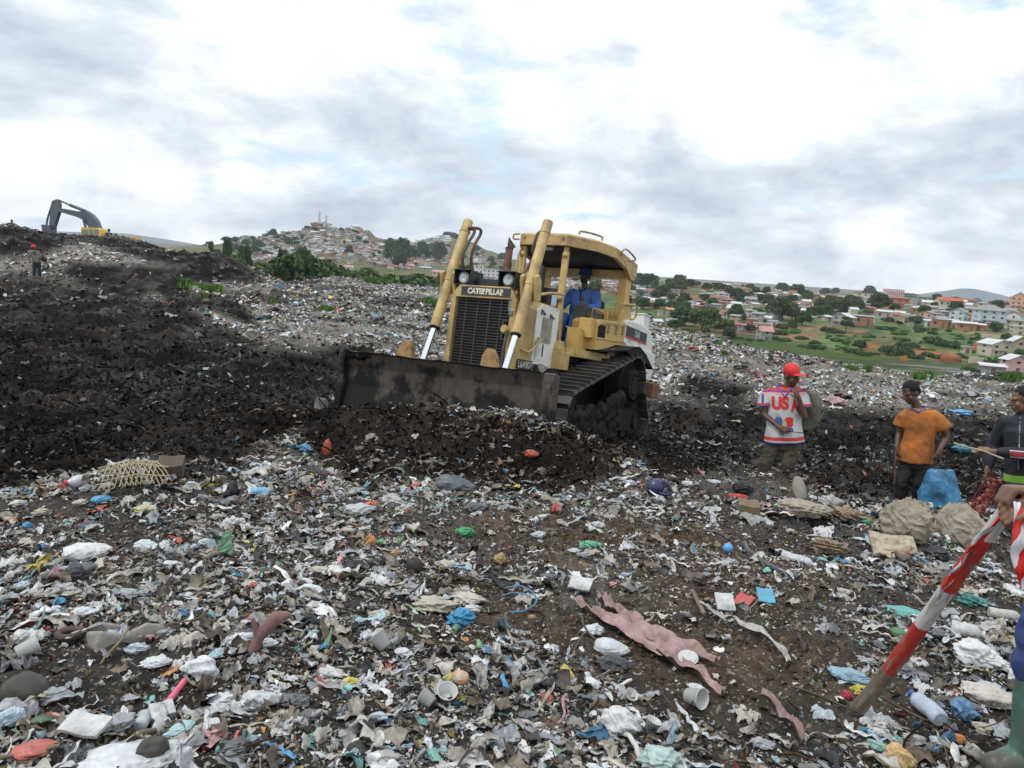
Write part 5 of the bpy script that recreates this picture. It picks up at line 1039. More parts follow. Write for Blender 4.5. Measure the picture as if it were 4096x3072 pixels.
# the rest of the packed quarters, too many to tell apart
wv = []; wf = []; wcx = []; kx = 0
Vh = np.array([(-.5,-.4,-.6),(.5,-.4,-.6),(.5,.4,-.6),(-.5,.4,-.6),(-.5,-.4,.45),(.5,-.4,.45),(.5,.4,.45),(-.5,.4,.45)]); Fh = np.array([(0,1,5,4),(1,2,6,5),(2,3,7,6),(3,0,4,7),(4,5,6,7)])
Vr = np.array([(-.58,-.48,.45),(.58,-.48,.45),(.58,.48,.45),(-.58,.48,.45),(-.58,0,.68),(.58,0,.68)]); Fr = np.array([(0,1,5,4),(2,3,4,5),(3,0,4,4),(1,2,5,5)])
while kx < 1300:
    u = rh.random(); px = rh.uniform(238, 400) if u < .62 else (rh.uniform(400, 505) if u < .8 else rh.uniform(530, 640)); s0 = np.interp(px, skyx + [530, 580, 611, 640], skyy + [268, 269, 273, 278]); py = s0 + 1.0 + rh.random() ** .9 * (28 if px < 400 else 20 if px > 505 else 30)
    if px < 262 and rh.random() < .6: continue
    if 400 < px < 505 and rh.random() < .4: continue
    P = hit(px, py, 330, 2500); kx += 1
    if P is None: continue
    w = max(5, rh.uniform(2.6, 5) * float((P - CAM) @ cF) / FPX); c_ = rh.choice(combos); a_ = rh.uniform(0, 3.14); Rz_ = np.array([[math.cos(a_), -math.sin(a_), 0], [math.sin(a_), math.cos(a_), 0], [0, 0, 1]])
    for V_, F_, col_ in ((Vh, Fh, WALLC[c_[0]]), (Vr, Fr, ROOFC[c_[1]][0])):
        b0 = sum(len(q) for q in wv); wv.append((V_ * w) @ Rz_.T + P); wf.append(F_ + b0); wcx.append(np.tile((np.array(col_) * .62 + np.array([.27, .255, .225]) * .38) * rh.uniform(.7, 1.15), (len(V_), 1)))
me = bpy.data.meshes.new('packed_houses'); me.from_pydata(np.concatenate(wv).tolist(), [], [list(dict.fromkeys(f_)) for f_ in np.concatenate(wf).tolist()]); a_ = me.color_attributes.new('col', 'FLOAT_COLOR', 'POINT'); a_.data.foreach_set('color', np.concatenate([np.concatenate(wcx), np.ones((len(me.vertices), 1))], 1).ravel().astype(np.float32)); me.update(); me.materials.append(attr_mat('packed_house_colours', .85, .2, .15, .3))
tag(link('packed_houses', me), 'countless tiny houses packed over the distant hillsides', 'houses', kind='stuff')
for k in range(120):
    px = rh.uniform(640, 1015); s0 = np.interp(px, [640, 720, 780, 850, 930, 1024], [283, 289, 294, 299, 303, 308]); py = s0 + rh.random() * (26 if px < 850 else 24); c_ = rh.choice([('cream', 'grey', 'hip'), ('white', 'pale', 'gable_side'), ('tan', 'rust', 'hip'), ('grey', 'grey', 'shed'), ('peach', 'rust', 'gable_side'), ('beige', 'pale', 'shed'), ('white', 'grey', 'hip'), ('brick', 'rust', 'shed')]); sz = rh.uniform(5.5, 9.5) * (.8 + (py - s0) / 50)
    house_px(px, py, sz, sz * rh.uniform(.5, .85), c_[0], c_[1], c_[2], sl, 1, detail=False)
TA = [(365,520,140,110,'round'),(200,520,120,130,'broad'),(1210,640,170,170,'round'),(1490,445,100,90,'round'),(1740,640,260,240,'broad'),(1960,700,180,150,'round'),(2090,610,160,130,'broad'),(2150,560,120,150,'round'),(100,225,80,70,'round'),(205,300,100,150,'tall'),(310,330,90,140,'loose'),(330,250,80,90,'loose'),(540,312,190,125,'broad'),(740,272,160,80,'broad'),(880,292,90,55,'round'),(1000,292,130,70,'tall'),(1145,312,50,60,'round'),(1300,285,70,45,'loose'),
 (850,745,260,240,'broad'),(650,700,250,190,'round'),(940,720,180,210,'round'),(1090,785,230,150,'broad'),(890,792,90,70,'round'),(1300,655,80,90,'round'),(1380,770,100,80,'round'),(1850,742,120,90,'round'),(1740,752,140,70,'broad'),(640,560,140,130,'broad'),(560,560,120,90,'loose'),(150,480,120,110,'loose'),(60,360,110,110,'broad'),(330,400,110,90,'broad'),(930,460,90,60,'loose'),(740,600,120,90,'round'),(560,740,150,100,'round'),(1140,840,140,110,'round'),(700,790,160,60,'broad'),(1620,600,140,140,'round'),(1850,640,140,150,'broad'),(230,650,120,80,'round'),(140,650,120,90,'broad'),(1390,360,40,40,'round'),(30,480,110,110,'round'),(1560,470,90,60,'loose'),(400,330,80,60,'loose')]
TB = [(100,545,200,140,'broad'),(230,545,160,130,'round'),(330,548,160,140,'broad'),(600,540,190,175,'round'),(770,532,120,70,'round'),(950,405,150,62,'broad'),(1250,398,60,42,'round'),(1450,402,80,34,'broad'),(240,765,120,160,'tall'),(400,962,150,95,'round'),(1690,442,80,46,'round'),(1330,602,60,62,'round'),(1410,625,80,40,'round'),(1700,662,110,75,'round'),(1800,662,110,72,'broad'),(1620,600,60,70,'round'),(480,580,120,60,'loose'),(2160,1180,90,70,'round'),(20,600,110,130,'broad'),(700,655,130,50,'round'),(540,560,90,60,'loose'),(2030,1000,40,100,'loose')]
wd = 'on the slope beyond the pond'
for a, b_, w_, h_, kd in TA: x_, y_ = zA(a, b_); tree_px(kd, x_, y_, w_ * .0904, h_ * .0904, wd, 'trees on the slope beyond the pond')
for a, b_, w_, h_, kd in TB: x_, y_ = zB(a, b_); tree_px(kd, x_, y_, w_ * .0904, h_ * .0904, wd, 'trees on the slope beyond the pond')
BB = [(820,800,110,50),(900,870,90,35),(200,880,120,50),(120,870,90,40),(780,1020,160,90),(880,1000,130,80),(680,990,120,70),(1000,940,90,40),(1190,890,140,80),(1300,920,130,70),(1400,930,120,70),(1450,950,90,60),(1090,760,120,50),(1200,790,90,40),(640,740,110,40),(330,1000,130,50),(450,1030,130,50),(280,980,100,40),(560,1020,90,30),(880,930,100,50),(1000,1060,120,50),(1150,1040,110,50),(1250,1060,120,40),(950,1020,90,40),(1610,1190,100,40),(1690,1210,90,34),(1850,1112,170,85),(2170,1010,100,80),(2010,840,90,60),(760,740,80,30),(880,780,80,34),(530,830,70,30),(1540,1190,60,20),(1750,1205,60,25),(1030,740,70,30),(330,1065,50,20),(150,780,110,40),(60,760,120,50),(1350,1050,110,40),(1500,1040,90,40),(1580,1060,90,30),(2120,1240,90,40),(1950,1240,90,30)]
rbb = random.Random(8); BB += [(rbb.uniform(20, 2000), rbb.uniform(740, 1050), rbb.uniform(25, 90), rbb.uniform(14, 34)) for _ in range(70)]
for i, (a, b_, w_, h_) in enumerate(BB): x_, y_ = zB(a, b_); tree_px('bright' if a in (1850, 2170, 480, 200, 820) or (i > 44 and i % 3) else 'bush', x_, y_, w_ * .0904 * 1.1, h_ * .0904, 'in the grass beyond the pond', 'bushes in the grass beyond the pond')
for i, (a, b_, w_, h_) in enumerate([(1240,850,110,50),(1380,880,60,50),(1490,880,60,40),(1690,800,130,60),(1850,780,150,60),(1960,850,120,40),(2100,900,110,40),(2130,960,150,60),(1980,940,110,50),(1650,850,90,40),(1750,870,110,40),(700,800,120,30),(540,760,90,40),(600,780,90,36)]): x_, y_ = zA(a, b_); tree_px('bright' if i % 4 == 0 else 'bush', x_, y_, w_ * .0904 * 1.1, h_ * .0904, 'in the grass beyond the pond', 'bushes in the grass beyond the pond')
# tree belt below the tip's left edge and on the hills
rt = random.Random(5)
belt = 'in the belt behind the pale rubbish plain'
for k in range(38):
    px = 188 + k * 7.6 + rt.uniform(-6, 6); ytop = np.interp(px, [180, 230, 262, 285, 320, 340, 380, 420, 480], [247, 251, 258, 255, 252, 263, 264, 266, 272]) + rt.uniform(5, 20); yb = np.interp(px, [180, 262, 330, 400, 440, 480], [262, 276, 279, 282, 290, 296]); dep = rt.uniform(105, 230)
    P = at(px, ytop, dep); z0 = hz(P[0], P[1]); h = P[2] - z0
    if h < 2.5: continue
    kd = rt.choice(['broad', 'round', 'loose', 'broad', 'loose', 'tall']); h = min(h, 13) if px > 330 else min(h, 8); plant(kd, (P[0], P[1], P[2] - h), h * rt.uniform(.7, 1.1), h, belt, px, 'trees in the belt behind the rubbish plain')
for px, ytop, wpx, dep, kd in ((299, 247, 12, 300, 'loose'), (305, 249, 14, 290, 'broad'), (245, 250, 14, 190, 'round'), (283, 254, 12, 160, 'round'), (227, 243, 9, 200, 'round'), (212, 243, 7, 240, 'tall'), (392, 240, 14, 700, 'broad'), (403, 240, 12, 700, 'round'), (399, 250, 14, 650, 'round'), (421, 243, 15, 900, 'round'), (410, 246, 16, 850, 'broad'), (440, 244, 12, 900, 'round'), (350, 246, 9, 700, 'round'), (470, 268, 14, 300, 'round'), (462, 266, 12, 280, 'broad'), (478, 282, 12, 200, 'round')):
    P = at(px, ytop, dep); z0 = hz(P[0], P[1]); h = min(max(P[2] - z0, 5), 22); plant(kd, (P[0], P[1], P[2] - h), wpx * dep / FPX, h, 'standing tall between the hill houses', px, 'tall trees between the hill houses')
for k in range(150):
    px = rt.choice([rt.uniform(215, 400), rt.uniform(385, 505), rt.uniform(205, 290)]); s0 = np.interp(px, skyx, skyy); py = s0 + .4 + rt.random() * 24
    P = hit(px, py, 330, 2500)
    if P is None: continue
    d = float((P - CAM) @ cF); s_ = rt.uniform(3.5, 8) * d / FPX; plant(rt.choice(['round', 'broad', 'round', 'tall']), P, s_, s_ * rt.uniform(.6, .95), 'scattered over the distant left hills', px, 'small trees scattered over the distant hills')
for k in range(14):
    px = 429 + k * 2.1; P = hit(px, np.interp(px, skyx, skyy) + .8, 700, 2500)
    if P is not None: s_ = 6 * float((P - CAM) @ cF) / FPX; plant('round', P, s_ * 1.3, s_ * .75, 'crowning the wooded second hill', px, 'trees crowning the second hill')
for k in range(110):
    px = rt.uniform(520, 1024) if k % 3 else rt.uniform(625, 860); s0 = np.interp(px, [520, 580, 640, 720, 780, 850, 930, 1024], [268, 271, 280, 287, 291.5, 296, 299, 304]); py = s0 + rt.random() ** 1.4 * 30
    P = hit(px, py, 150, 2500)
    if P is None: continue
    d = float((P - CAM) @ cF); s_ = rt.uniform(6, 14) * d / FPX; plant(rt.choice(['round', 'broad', 'round', 'loose']), P, s_, s_ * rt.uniform(.6, .95), 'scattered among the houses beyond the machine', px, 'small trees among the houses')
for k in PROTO:
    if not PUSED[k]: print('unused proto', k)

# label what repeats: one phrase per kind and place, told apart by order from the left
ORD = ['leftmost', 'second', 'third', 'fourth', 'fifth', 'sixth', 'seventh', 'eighth', 'ninth', 'tenth', 'eleventh', 'twelfth', 'thirteenth', 'fourteenth', 'fifteenth', 'sixteenth', 'seventeenth', 'eighteenth', 'nineteenth', 'twentieth']
from collections import defaultdict
cls = defaultdict(list)
for r_ in REG: cls[(r_[1], r_[2])].append(r_)
for (ph, place), L_ in cls.items():
    L_.sort(key=lambda r: r[3])
    for i, r_ in enumerate(L_):
        many = len(L_) > 14
        if len(L_) == 1 or many: lab = f'{ph} {place}'
        elif i == 0: lab = f'leftmost {ph} {place}'
        elif i == len(L_) - 1: lab = f'rightmost {ph} {place}'
        else: lab = f'{ORD[i]} {ph} from the left {place}'
        w_ = lab.split(); tag(r_[0], ' '.join(w_[:16]), r_[4], r_[5] if not many else f'{ph}s {place}')

# antenna masts
mast = paint('mast_red_white', (.42, .33, .34), .6)
for px, yt, yb in ((319.2, 211, 227.5), (326, 216, 227.5)):
    P = next(q for q in (hit(px, yb + k * .7, 330, 2500) for k in range(12)) if q is not None); d = float((P - CAM) @ cF); H = (yb - yt) * d / FPX; o = empty('antenna_mast', P, 0, ('taller' if px < 322 else 'shorter') + ' lattice antenna mast on top of the built up hill', 'antenna mast', 'antenna masts on the hill')
    m = MB(); s = 1.3
    for a, b_ in ((-1, -1), (1, -1), (1, 1), (-1, 1)): m.bar((a * s, b_ * s, -2), (a * s * .5, b_ * s * .5, H), .32, .32)
    n = 12
    for k in range(n):
        z0, z1 = H * k / n, H * (k + 1) / n; q0, q1 = s * (1 - .5 * k / n), s * (1 - .5 * (k + 1) / n)
        for (a, b_), (c, d_) in (((-1, -1), (1, -1)), ((1, -1), (1, 1)), ((1, 1), (-1, 1)), ((-1, 1), (-1, -1))): m.bar((a * q0, b_ * q0, z0), (c * q1, d_ * q1, z1), .2, .2)
    m.build('lattice', mast, o)
    for z in (.75, .9): m = MB(); m.box((0, -1.2, H * z), (1.6, .8, 3)); m.build('antenna_panel', cmat('wall', 'white'), o)
# laterite lumps by the far bank
lat_m = paint('laterite', (.36, .13, .055), .95, dirt=(.10, .05, .03), dirt_amt=.5, dirt_scale=.5, bump=.5)
for a, b_, w_, h_, lab in ((1400, 1095, 180, 100, 'big block of red laterite at the edge of the flooded field'), (885, 1100, 90, 50, 'small block of red laterite at the end of the red track'), (1690, 985, 100, 90, 'red laterite bank beside the beige gabled house')):
    x_, y_ = zB(a, b_); P = hit(x_, y_, 90); d = float((P - CAM) @ cF); s = .0904 * d / FPX; V, F = protos_lump(1, 3, .22, (.9, 1))[0]; V = V * np.array([w_ * s, w_ * s * .7, h_ * s * 2.0]); link('laterite_rock', mesh_np('laterite_rock', V + [0, 0, 0], F, lat_m)).location = P; tag(COL.objects[-1], lab, 'rock')
x_, y_ = zB(1690, 1112); P = hit(x_, y_, 90); d = float((P - CAM) @ cF); s = .0904 * d / FPX; m = MB(); m.bbox((-90 * s, -.3, -1), (90 * s, .3, 65 * s)); o = m.build('garden_wall', cmat('wall', 'beige')); o.location = P; tag(o, 'plain concrete garden wall beside the bright green bush', 'wall')

# ------------------------------------------------------------------ weeds on the tip
wc = [(186, 287, 9, 10), (196, 289, 14, 7), (213, 291, 14, 9), (206, 297, 10, 5), (274, 304, 6, 5), (323, 312, 8, 8), (331, 312, 5, 6), (429, 302, 9, 6), (437, 306, 12, 7), (372, 282, 12, 7), (385, 283, 6, 5), (420, 286, 14, 9), (436, 286, 12, 8), (362, 279, 10, 4),
      (688, 343, 6, 5), (719, 344, 8, 4), (725, 353, 4, 3), (851, 370, 12, 6), (868, 372, 5, 8), (919, 378, 10, 7), (928, 378, 8, 8), (1010, 382, 12, 12), (705, 338, 5, 3), (272, 300, 5, 4)]
def weed_patch(P, w, h, seed):
    r = np.random.default_rng(seed); n = 260; root = empty('weed_patch', P); x = r.normal(0, w * .28, n); y = r.normal(0, w * .28, n); hh = h * r.uniform(.4, 1.05, n); a = r.uniform(0, 6.28, n); lean = r.uniform(0, .5, n) * hh; wd_ = h * .07 * r.uniform(.6, 1.8, n)
    px_, py_ = np.cos(a), np.sin(a); b0 = np.stack([x - py_ * wd_, y + px_ * wd_, 0 * x - .05], 1); b1 = np.stack([x + py_ * wd_, y - px_ * wd_, 0 * x - .05], 1); m0 = np.stack([x + px_ * lean * .5 + py_ * wd_ * 1.6, y + py_ * lean * .5 - px_ * wd_ * 1.6, hh * .6], 1); tp_ = np.stack([x + px_ * lean, y + py_ * lean, hh], 1)
    V = np.stack([b0, b1, m0, tp_], 1).reshape(-1, 3); F = np.arange(len(V)).reshape(-1, 4); t_ = r.random((n, 1)); C = np.repeat(np.array([.07, .15, .035]) * (1 - t_) + np.array([.17, .29, .08]) * t_, 4, 0)
    link('leaves', mesh_np('leaves', V, F, leaf_mat, C), root); return root
wp = ['clump of green weeds growing out of the pale rubbish']
wl = []
for i, (px, py, w_, h_) in enumerate(wc):
    P = hit(px, py, 18, 90)
    if P is None: continue
    d = float((P - CAM) @ cF); wl.append((px, weed_patch(P, w_ * d / FPX, h_ * d / FPX * .95, 50 + i)))
for side, nm_ in ((lambda p: p < 240, 'beside the dark heap'), (lambda p: 240 <= p < 345, 'on the middle of the pale plain'), (lambda p: 345 <= p < 500, 'at the plain edge behind the lift cylinder'), (lambda p: p > 600, 'at the tip edge above the pond')):
    L_ = sorted([q for q in wl if side(q[0])], key=lambda q: q[0])
    for i, (p, o) in enumerate(L_): tag(o, (('leftmost' if i == 0 else 'rightmost' if i == len(L_) - 1 else ORD[i]) + ' clump of green weeds ' + ('' if i in (0, len(L_) - 1) else 'from the left ') + nm_), 'weeds', 'green weed clumps on the tip')

# ------------------------------------------------------------------ excavator behind the dark heap
exm = paint('excavator_grey_blue', (.085, .095, .13), .5, dirt=(.05, .05, .05), dirt_amt=.4, dirt_scale=.8); exy = paint('excavator_yellow', (.62, .38, .08), .5, dirt=(.3, .2, .1), dirt_amt=.3, dirt_scale=1)
E0 = at(103, 240, 80.0); E0[2] = hz(E0[0], E0[1]); EX = empty('excavator', E0); tag(EX, 'excavator with raised grey blue boom and yellow cab behind the dark heap', 'excavator')
def E_(px, py, dy=0.0): p = at(px, py, 80.0) - E0; return (p[0], p[1] + dy, p[2])
def plate(poly, y0, y1, name, mat, par=EX):
    m = MB(); n = len(poly); vs = [E_(*p, dy=y0) for p in poly] + [E_(*p, dy=y1) for p in poly]; m.add(vs, [tuple(range(n)), tuple(range(2 * n - 1, n - 1, -1))] + [(i, n + i, n + (i + 1) % n, (i + 1) % n) for i in range(n)]); return m.build(name, mat, par)
z4 = lambda a, b_: (a * .1243, 187.5 + b_ * .1243)
bm_ = plate([z4(455, 165), z4(500, 168), z4(640, 195), z4(700, 185), z4(750, 220), z4(790, 270), z4(812, 330), z4(800, 400), z4(740, 400), z4(725, 320), z4(690, 265), z4(620, 235), z4(480, 195)], -.35, .35, 'boom', exm)
plate([z4(430, 110), z4(470, 95), z4(485, 130), z4(482, 200), z4(440, 330), z4(405, 345), z4(415, 220)], -.3, .3, 'stick', exm)
m = MB(); m.tube([E_(*z4(478, 105)), E_(*z4(560, 140))], .09, 8); m.tube([E_(*z4(560, 140)), E_(*z4(690, 190))], .16, 8); m.build('stick_cylinder', exm, EX)
for s in (-.5, .5): m = MB(); m.tube([E_(*z4(690, 245), dy=s), E_(*z4(730, 400), dy=s)], .14, 8); m.build('boom_cylinder', exm, EX)
plate([z4(360, 300), z4(430, 305), z4(430, 400), z4(400, 430), z4(372, 400)], -.6, .6, 'bucket', exm); m = MB(); m.tube([E_(*z4(425, 120)), E_(*z4(385, 240)), E_(*z4(372, 310))], .1, 8); m.build('bucket_cylinder', exm, EX)
cb = plate([z4(690, 330), z4(700, 322), z4(815, 328), z4(835, 345), z4(840, 480), z4(690, 480)], -.9, .8, 'cab', exy)
for i, (a, b_) in enumerate(((700, 745), (755, 785), (795, 828))): plate([z4(a, 340), z4(b_, 342), z4(b_, 395), z4(a, 395)], -.94, -.905, 'cab_window', paint('cab_glass', (.12, .16, .14), .15, spec=.8), cb)
plate([z4(840, 400), z4(960, 385), z4(1075, 395), z4(1085, 480), z4(840, 480)], -1.3, 1.5, 'engine_house', exy); plate([z4(1040, 425), z4(1100, 430), z4(1110, 500), z4(1000, 500)], -1.25, 1.45, 'counterweight', exm)
m = MB()
for s in (-1.2, 1.2): m.loft([((-2.2, s, .45), .5, .45, (0, 1, 0), (0, 0, 1)), ((2.2, s, .45), .5, .45, (0, 1, 0), (0, 0, 1))], 12)
m.bbox((-1, -1, .4), (1, 1, 1.2)); m.build('undercarriage', drk, EX)

# ------------------------------------------------------------------ people
skinA = paint('brown_skin', (.115, .060, .038), .5, var=.15, dirt=(.075, .040, .026), dirt_amt=.4, dirt_scale=9, spec=.45)
skinB = paint('mid_brown_skin', (.19, .100, .060), .5, var=.15, dirt=(.12, .065, .04), dirt_amt=.4, dirt_scale=9, bump=.25, bscale=60)
hairm = paint('black_hair', (.012, .011, .010), .9, bump=.8, bscale=80); eyem = paint('eye_dark', (.02, .015, .012), .2); eyew = paint('eye_white', (.20, .17, .15), .5)
def basis(yaw, pitch=0.0, roll=0.0):
    """head frame: columns right, back, up; yaw 0 looks at the camera (-y), positive turns to screen right"""
    return (Matrix.Rotation(yaw, 3, 'Z') @ Matrix.Rotation(roll, 3, 'Y') @ Matrix.Rotation(pitch, 3, 'X'))
def add_head(m, c, R, s=1.0):
    c = Vector(c); q = lambda x, y, z: c + R @ (Vector((x, y, z)) * s)
    m.sphere(q(0, .018, .035), [.076 * s, .094 * s, .092 * s], 16, 12, R); m.sphere(q(0, -.020, -.045), [.056 * s, .066 * s, .068 * s], 14, 10, R); m.sphere(q(0, -.058, -.088), [.026 * s, .024 * s, .022 * s], 10, 8, R)
    m.sphere(q(0, -.060, .028), [.058 * s, .024 * s, .016 * s], 12, 8, R)
    m.cap(q(0, -.080, .022), q(0, -.104, -.018), .011 * s, .015 * s, 8); m.sphere(q(0, -.092, -.022), [.021 * s, .014 * s, .011 * s], 8, 6, R)
    m.sphere(q(0, -.082, -.050), [.028 * s, .013 * s, .008 * s], 10, 6, R); m.sphere(q(0, -.080, -.064), [.024 * s, .012 * s, .009 * s], 10, 6, R)
    for sx in (-1, 1): m.sphere(q(sx * .078, .012, -.008), [.010 * s, .020 * s, .032 * s], 8, 8, R); m.sphere(q(sx * .045, -.058, -.025), [.022 * s, .022 * s, .026 * s], 8, 8, R)
def add_eyes(c, R, par, s=1.0):
    c = Vector(c)
    for sx in (-1, 1):
        m = MB(); m.sphere(c + R @ Vector((sx * .030 * s, -.0755 * s, .004 * s)), [.012 * s, .006 * s, .005 * s], 10, 8, R); e = m.build('eye', eyew, par)
        m = MB(); m.sphere(c + R @ Vector((sx * .030 * s, -.0825 * s, .003 * s)), [.006 * s, .004 * s, .006 * s], 8, 6, R); m.build('iris', eyem, e)
def add_hand(m, w, tip_dir, nrm, curl=.5, s=1.0, thumb=1):
    """palm from wrist w towards tip_dir, back of the hand along nrm, fingers curling away from nrm"""
    w = Vector(w); d = Vector(tip_dir).normalized(); n_ = Vector(nrm); n_ = (n_ - d * n_.dot(d)).normalized(); x = d.cross(n_)
    m.cap(w - d * .02 * s, w + d * .03 * s, .026 * s, .028 * s, 10)
    for k in range(4): m.cap(w + d * .015 * s + x * (k - 1.5) * .012 * s, w + d * .085 * s + x * (k - 1.5) * .020 * s, .015 * s, .0125 * s, 8)
    L_ = (.066, .078, .073, .058)
    for k in range(4):
        p = w + d * .088 * s + x * (k - 1.5) * .021 * s; a = curl * .55; r = .0092 * s
        for j, fr in enumerate((.45, .32, .23)):
            dd_ = (d * math.cos(a) - n_ * math.sin(a)).normalized(); p2 = p + dd_ * L_[k] * fr * s * 1.05; m.cap(p, p2, r, r * .9, 8); p = p2; r *= .92; a += curl * .95
    t0 = w + d * .025 * s + x * thumb * .030 * s; t1 = t0 + (d * .55 + x * thumb * .65 - n_ * .35).normalized() * .040 * s; t2 = t1 + (d * .85 + x * thumb * .15 - n_ * .45).normalized() * .034 * s
    m.cap(t0 - d * .01 * s, t1, .015 * s, .0115 * s, 8); m.cap(t1, t2, .0112 * s, .0095 * s, 8)
def wrinkle(o, amp, sc, seed=0, zs=1.0):
    me = o.data; n = len(me.vertices); co = np.empty(n * 3); nr = np.empty(n * 3); me.vertices.foreach_get('co', co); me.vertex_normals.foreach_get('vector', nr); co = co.reshape(-1, 3); nr = nr.reshape(-1, 3)
    a = fbm((co[:, 0] + co[:, 1] * .7) * sc, co[:, 2] * sc * zs + co[:, 1] * sc * .4, 4, seed); a = 1 - np.abs(a) * 2.6; co += nr * (a * amp)[:, None]; me.vertices.foreach_set('co', co.ravel()); me.update(); return o
def stick_on(name, target, me, O, X, Y, mat, cast=(0, 1, 0), off=.004, cuts=3):
    """press a flat shape onto a garment"""
    bm = bmesh.new(); bm.from_mesh(me); bmesh.ops.triangulate(bm, faces=bm.faces); bmesh.ops.subdivide_edges(bm, edges=bm.edges, cuts=cuts, use_grid_fill=True); bm.to_mesh(me); bm.free()
    tb = BVHTree.FromPolygons([v.co[:] for v in target.data.vertices], [p.vertices[:] for p in target.data.polygons]); O, X, Y, c_ = Vector(O), Vector(X), Vector(Y), Vector(cast)
    for v in me.vertices:
        p = O + X * v.co.x + Y * v.co.y; h = tb.ray_cast(p - c_ * .8, c_)
        if h[0] is None: h = tb.find_nearest(p)
        v.co = h[0] - c_ * off
    me.update(); me.name = name; return link(name, me, target, mat)
def ring_mesh(n=24, rx=1.0, ry=1.0, inner=0.0):
    bm = bmesh.new(); bmesh.ops.create_circle(bm, cap_ends=True, segments=n, radius=1); me = bpy.data.meshes.new('patch'); bm.to_mesh(me); bm.free()
    for v in me.vertices: v.co.x *= rx; v.co.y *= ry
    return me
def rect_mesh(w, h): m = MB(); m.add([(0, 0, 0), (w, 0, 0), (w, h, 0), (0, h, 0)], [(0, 1, 2, 3)]); return m.mesh('patch')
def person_root(px, py, dep, label, z=None):
    P = at(px, py, dep); 
    zg = hz(P[0], P[1]) if z is None else z; o = empty('person', (P[0], P[1], zg), -math.atan2(P[0], P[1])); o.rotation_euler[1] = -(RO + (px - 512) / 4960.0); return tag(o, label, 'person')
V3 = Vector

# -- man in the printed football shirt and red cap
A = person_root(784, 505, 9.5, 'man in a red cap and white football shirt holding one hand to his chin', z=-1.03)
R = basis(.85, .32); hc = (.095, -.01, 1.545)
m = MB(); add_head(m, hc, R, 1.06); m.cap((.01, .03, 1.36), (.075, .015, 1.47), .058, .052)
m.loft([((0, 0, .78), .15, .10), ((0, 0, 1.0), .15, .10), ((0, .01, 1.25), .17, .10), ((0, .01, 1.37), .13, .08)])
sL, eL, wL = V3((-.185, 0, 1.33)), V3((-.225, -.05, 1.085)), V3((-.045, -.19, .955)); sR, eR, wR = V3((.19, 0, 1.33)), V3((.235, -.10, 1.07)), V3((.175, -.16, 1.31))
m.cap(sL, eL, .048, .038); m.cap(eL, wL, .038, .026); m.cap(sR, eR, .048, .038); m.cap(eR, wR, .038, .027)
add_hand(m, wL, (.95, -.2, -.35), (-.2, -.8, .5), 1.1, 1.0, 1); add_hand(m, wR, (-.35, -.1, .85), (.6, -.7, .1), 1.2, .95, -1)
for h0, k0, a0 in (((-.10, 0, .80), (-.20, -.05, .50), (-.26, .02, .06)), ((.08, 0, .80), (.05, -.05, .49), (.03, .02, .06))): m.cap(h0, k0, .075, .052); m.cap(k0, a0, .05, .035); m.cap(a0, V3(a0) + V3((.02, -.15, -.03)), .038, .03)
bodyA = m.remesh('body', skinA, A, .0075, 2); add_eyes(hc, R, bodyA, 1.06)
shm, t, b = mat_new('football_shirt'); l = t.links.new; tc = N(t, 'ShaderNodeTexCoord'); s_ = N(t, 'ShaderNodeSeparateXYZ'); l(tc.outputs['Object'], s_.inputs[0])
mr = N(t, 'ShaderNodeMapRange'); l(s_.outputs[2], mr.inputs[0]); mr.inputs[1].default_value = .6; mr.inputs[2].default_value = 1.6
W_, B_, R_c = (.52, .52, .52, 1), (.05, .06, .26, 1), (.62, .05, .04, 1)
r = ramp(t, [(0, B_), (.155, W_), (.172, R_c), (.215, W_), (.735, R_c), (.745, W_), (.757, R_c), (.768, B_), (.782, R_c)], mr.outputs[0], 'CONSTANT')
nn = N(t, 'ShaderNodeTexNoise', in_Scale=6, in_Detail=5); l(tc.outputs['Object'], nn.inputs['Vector']); rn = ramp(t, [(.35, g4(.78)), (.65, g4(1.05))], nn.outputs[0]); mx = N(t, 'ShaderNodeMix', data_type='RGBA', blend_type='MULTIPLY'); mx.inputs[0].default_value = 1; l(r.outputs[0], mx.inputs[6]); l(rn.outputs[0], mx.inputs[7]); l(mx.outputs[2], b.inputs['Base Color']); b.inputs['Roughness'].default_value = .8
m = MB(); m.loft([((.0, 0, .735), .235, .165), ((.0, 0, .80), .230, .160), ((0, 0, .95), .205, .145), ((0, 0, 1.15), .195, .135), ((0, .01, 1.28), .20, .13), ((0, .012, 1.36), .185, .105), ((.01, .015, 1.41), .10, .075)], 28)
m.cap((-.15, .01, 1.33), sL.lerp(eL, .10), .085, .083); m.cap((.15, .01, 1.33), sR.lerp(eR, .10), .085, .083); m.loft([(sL.lerp(eL, 0), .085, .082), (sL.lerp(eL, .52) + V3((-.02, 0, 0)), .088, .085)], 16); m.loft([(sR.lerp(eR, 0), .085, .082), (sR.lerp(eR, .50) + V3((.02, 0, 0)), .085, .085)], 16)
shA = wrinkle(m.remesh('shirt', shm, A, .011, 3), .008, 7, 4, .5)
redm = paint('print_red', (.60, .035, .03), .8); blum = paint('print_blue', (.06, .10, .34), .8)
stick_on('lettering', shA, text_mesh('US', .165, .20, .06), (-.135, 0, 1.155), (1, 0, 0), (0, 0, 1), redm, cuts=2); stick_on('lettering', shA, text_mesh('A', .165, .09, .06), (.085, 0, 1.13), (1, 0, 0), (0, 0, 1), redm, cuts=2)
stick_on('lettering', shA, text_mesh('1', .105, .03, .08), (-.252, 0, 1.235), (1, 0, .0), (0, 0, 1), blum, cuts=2)
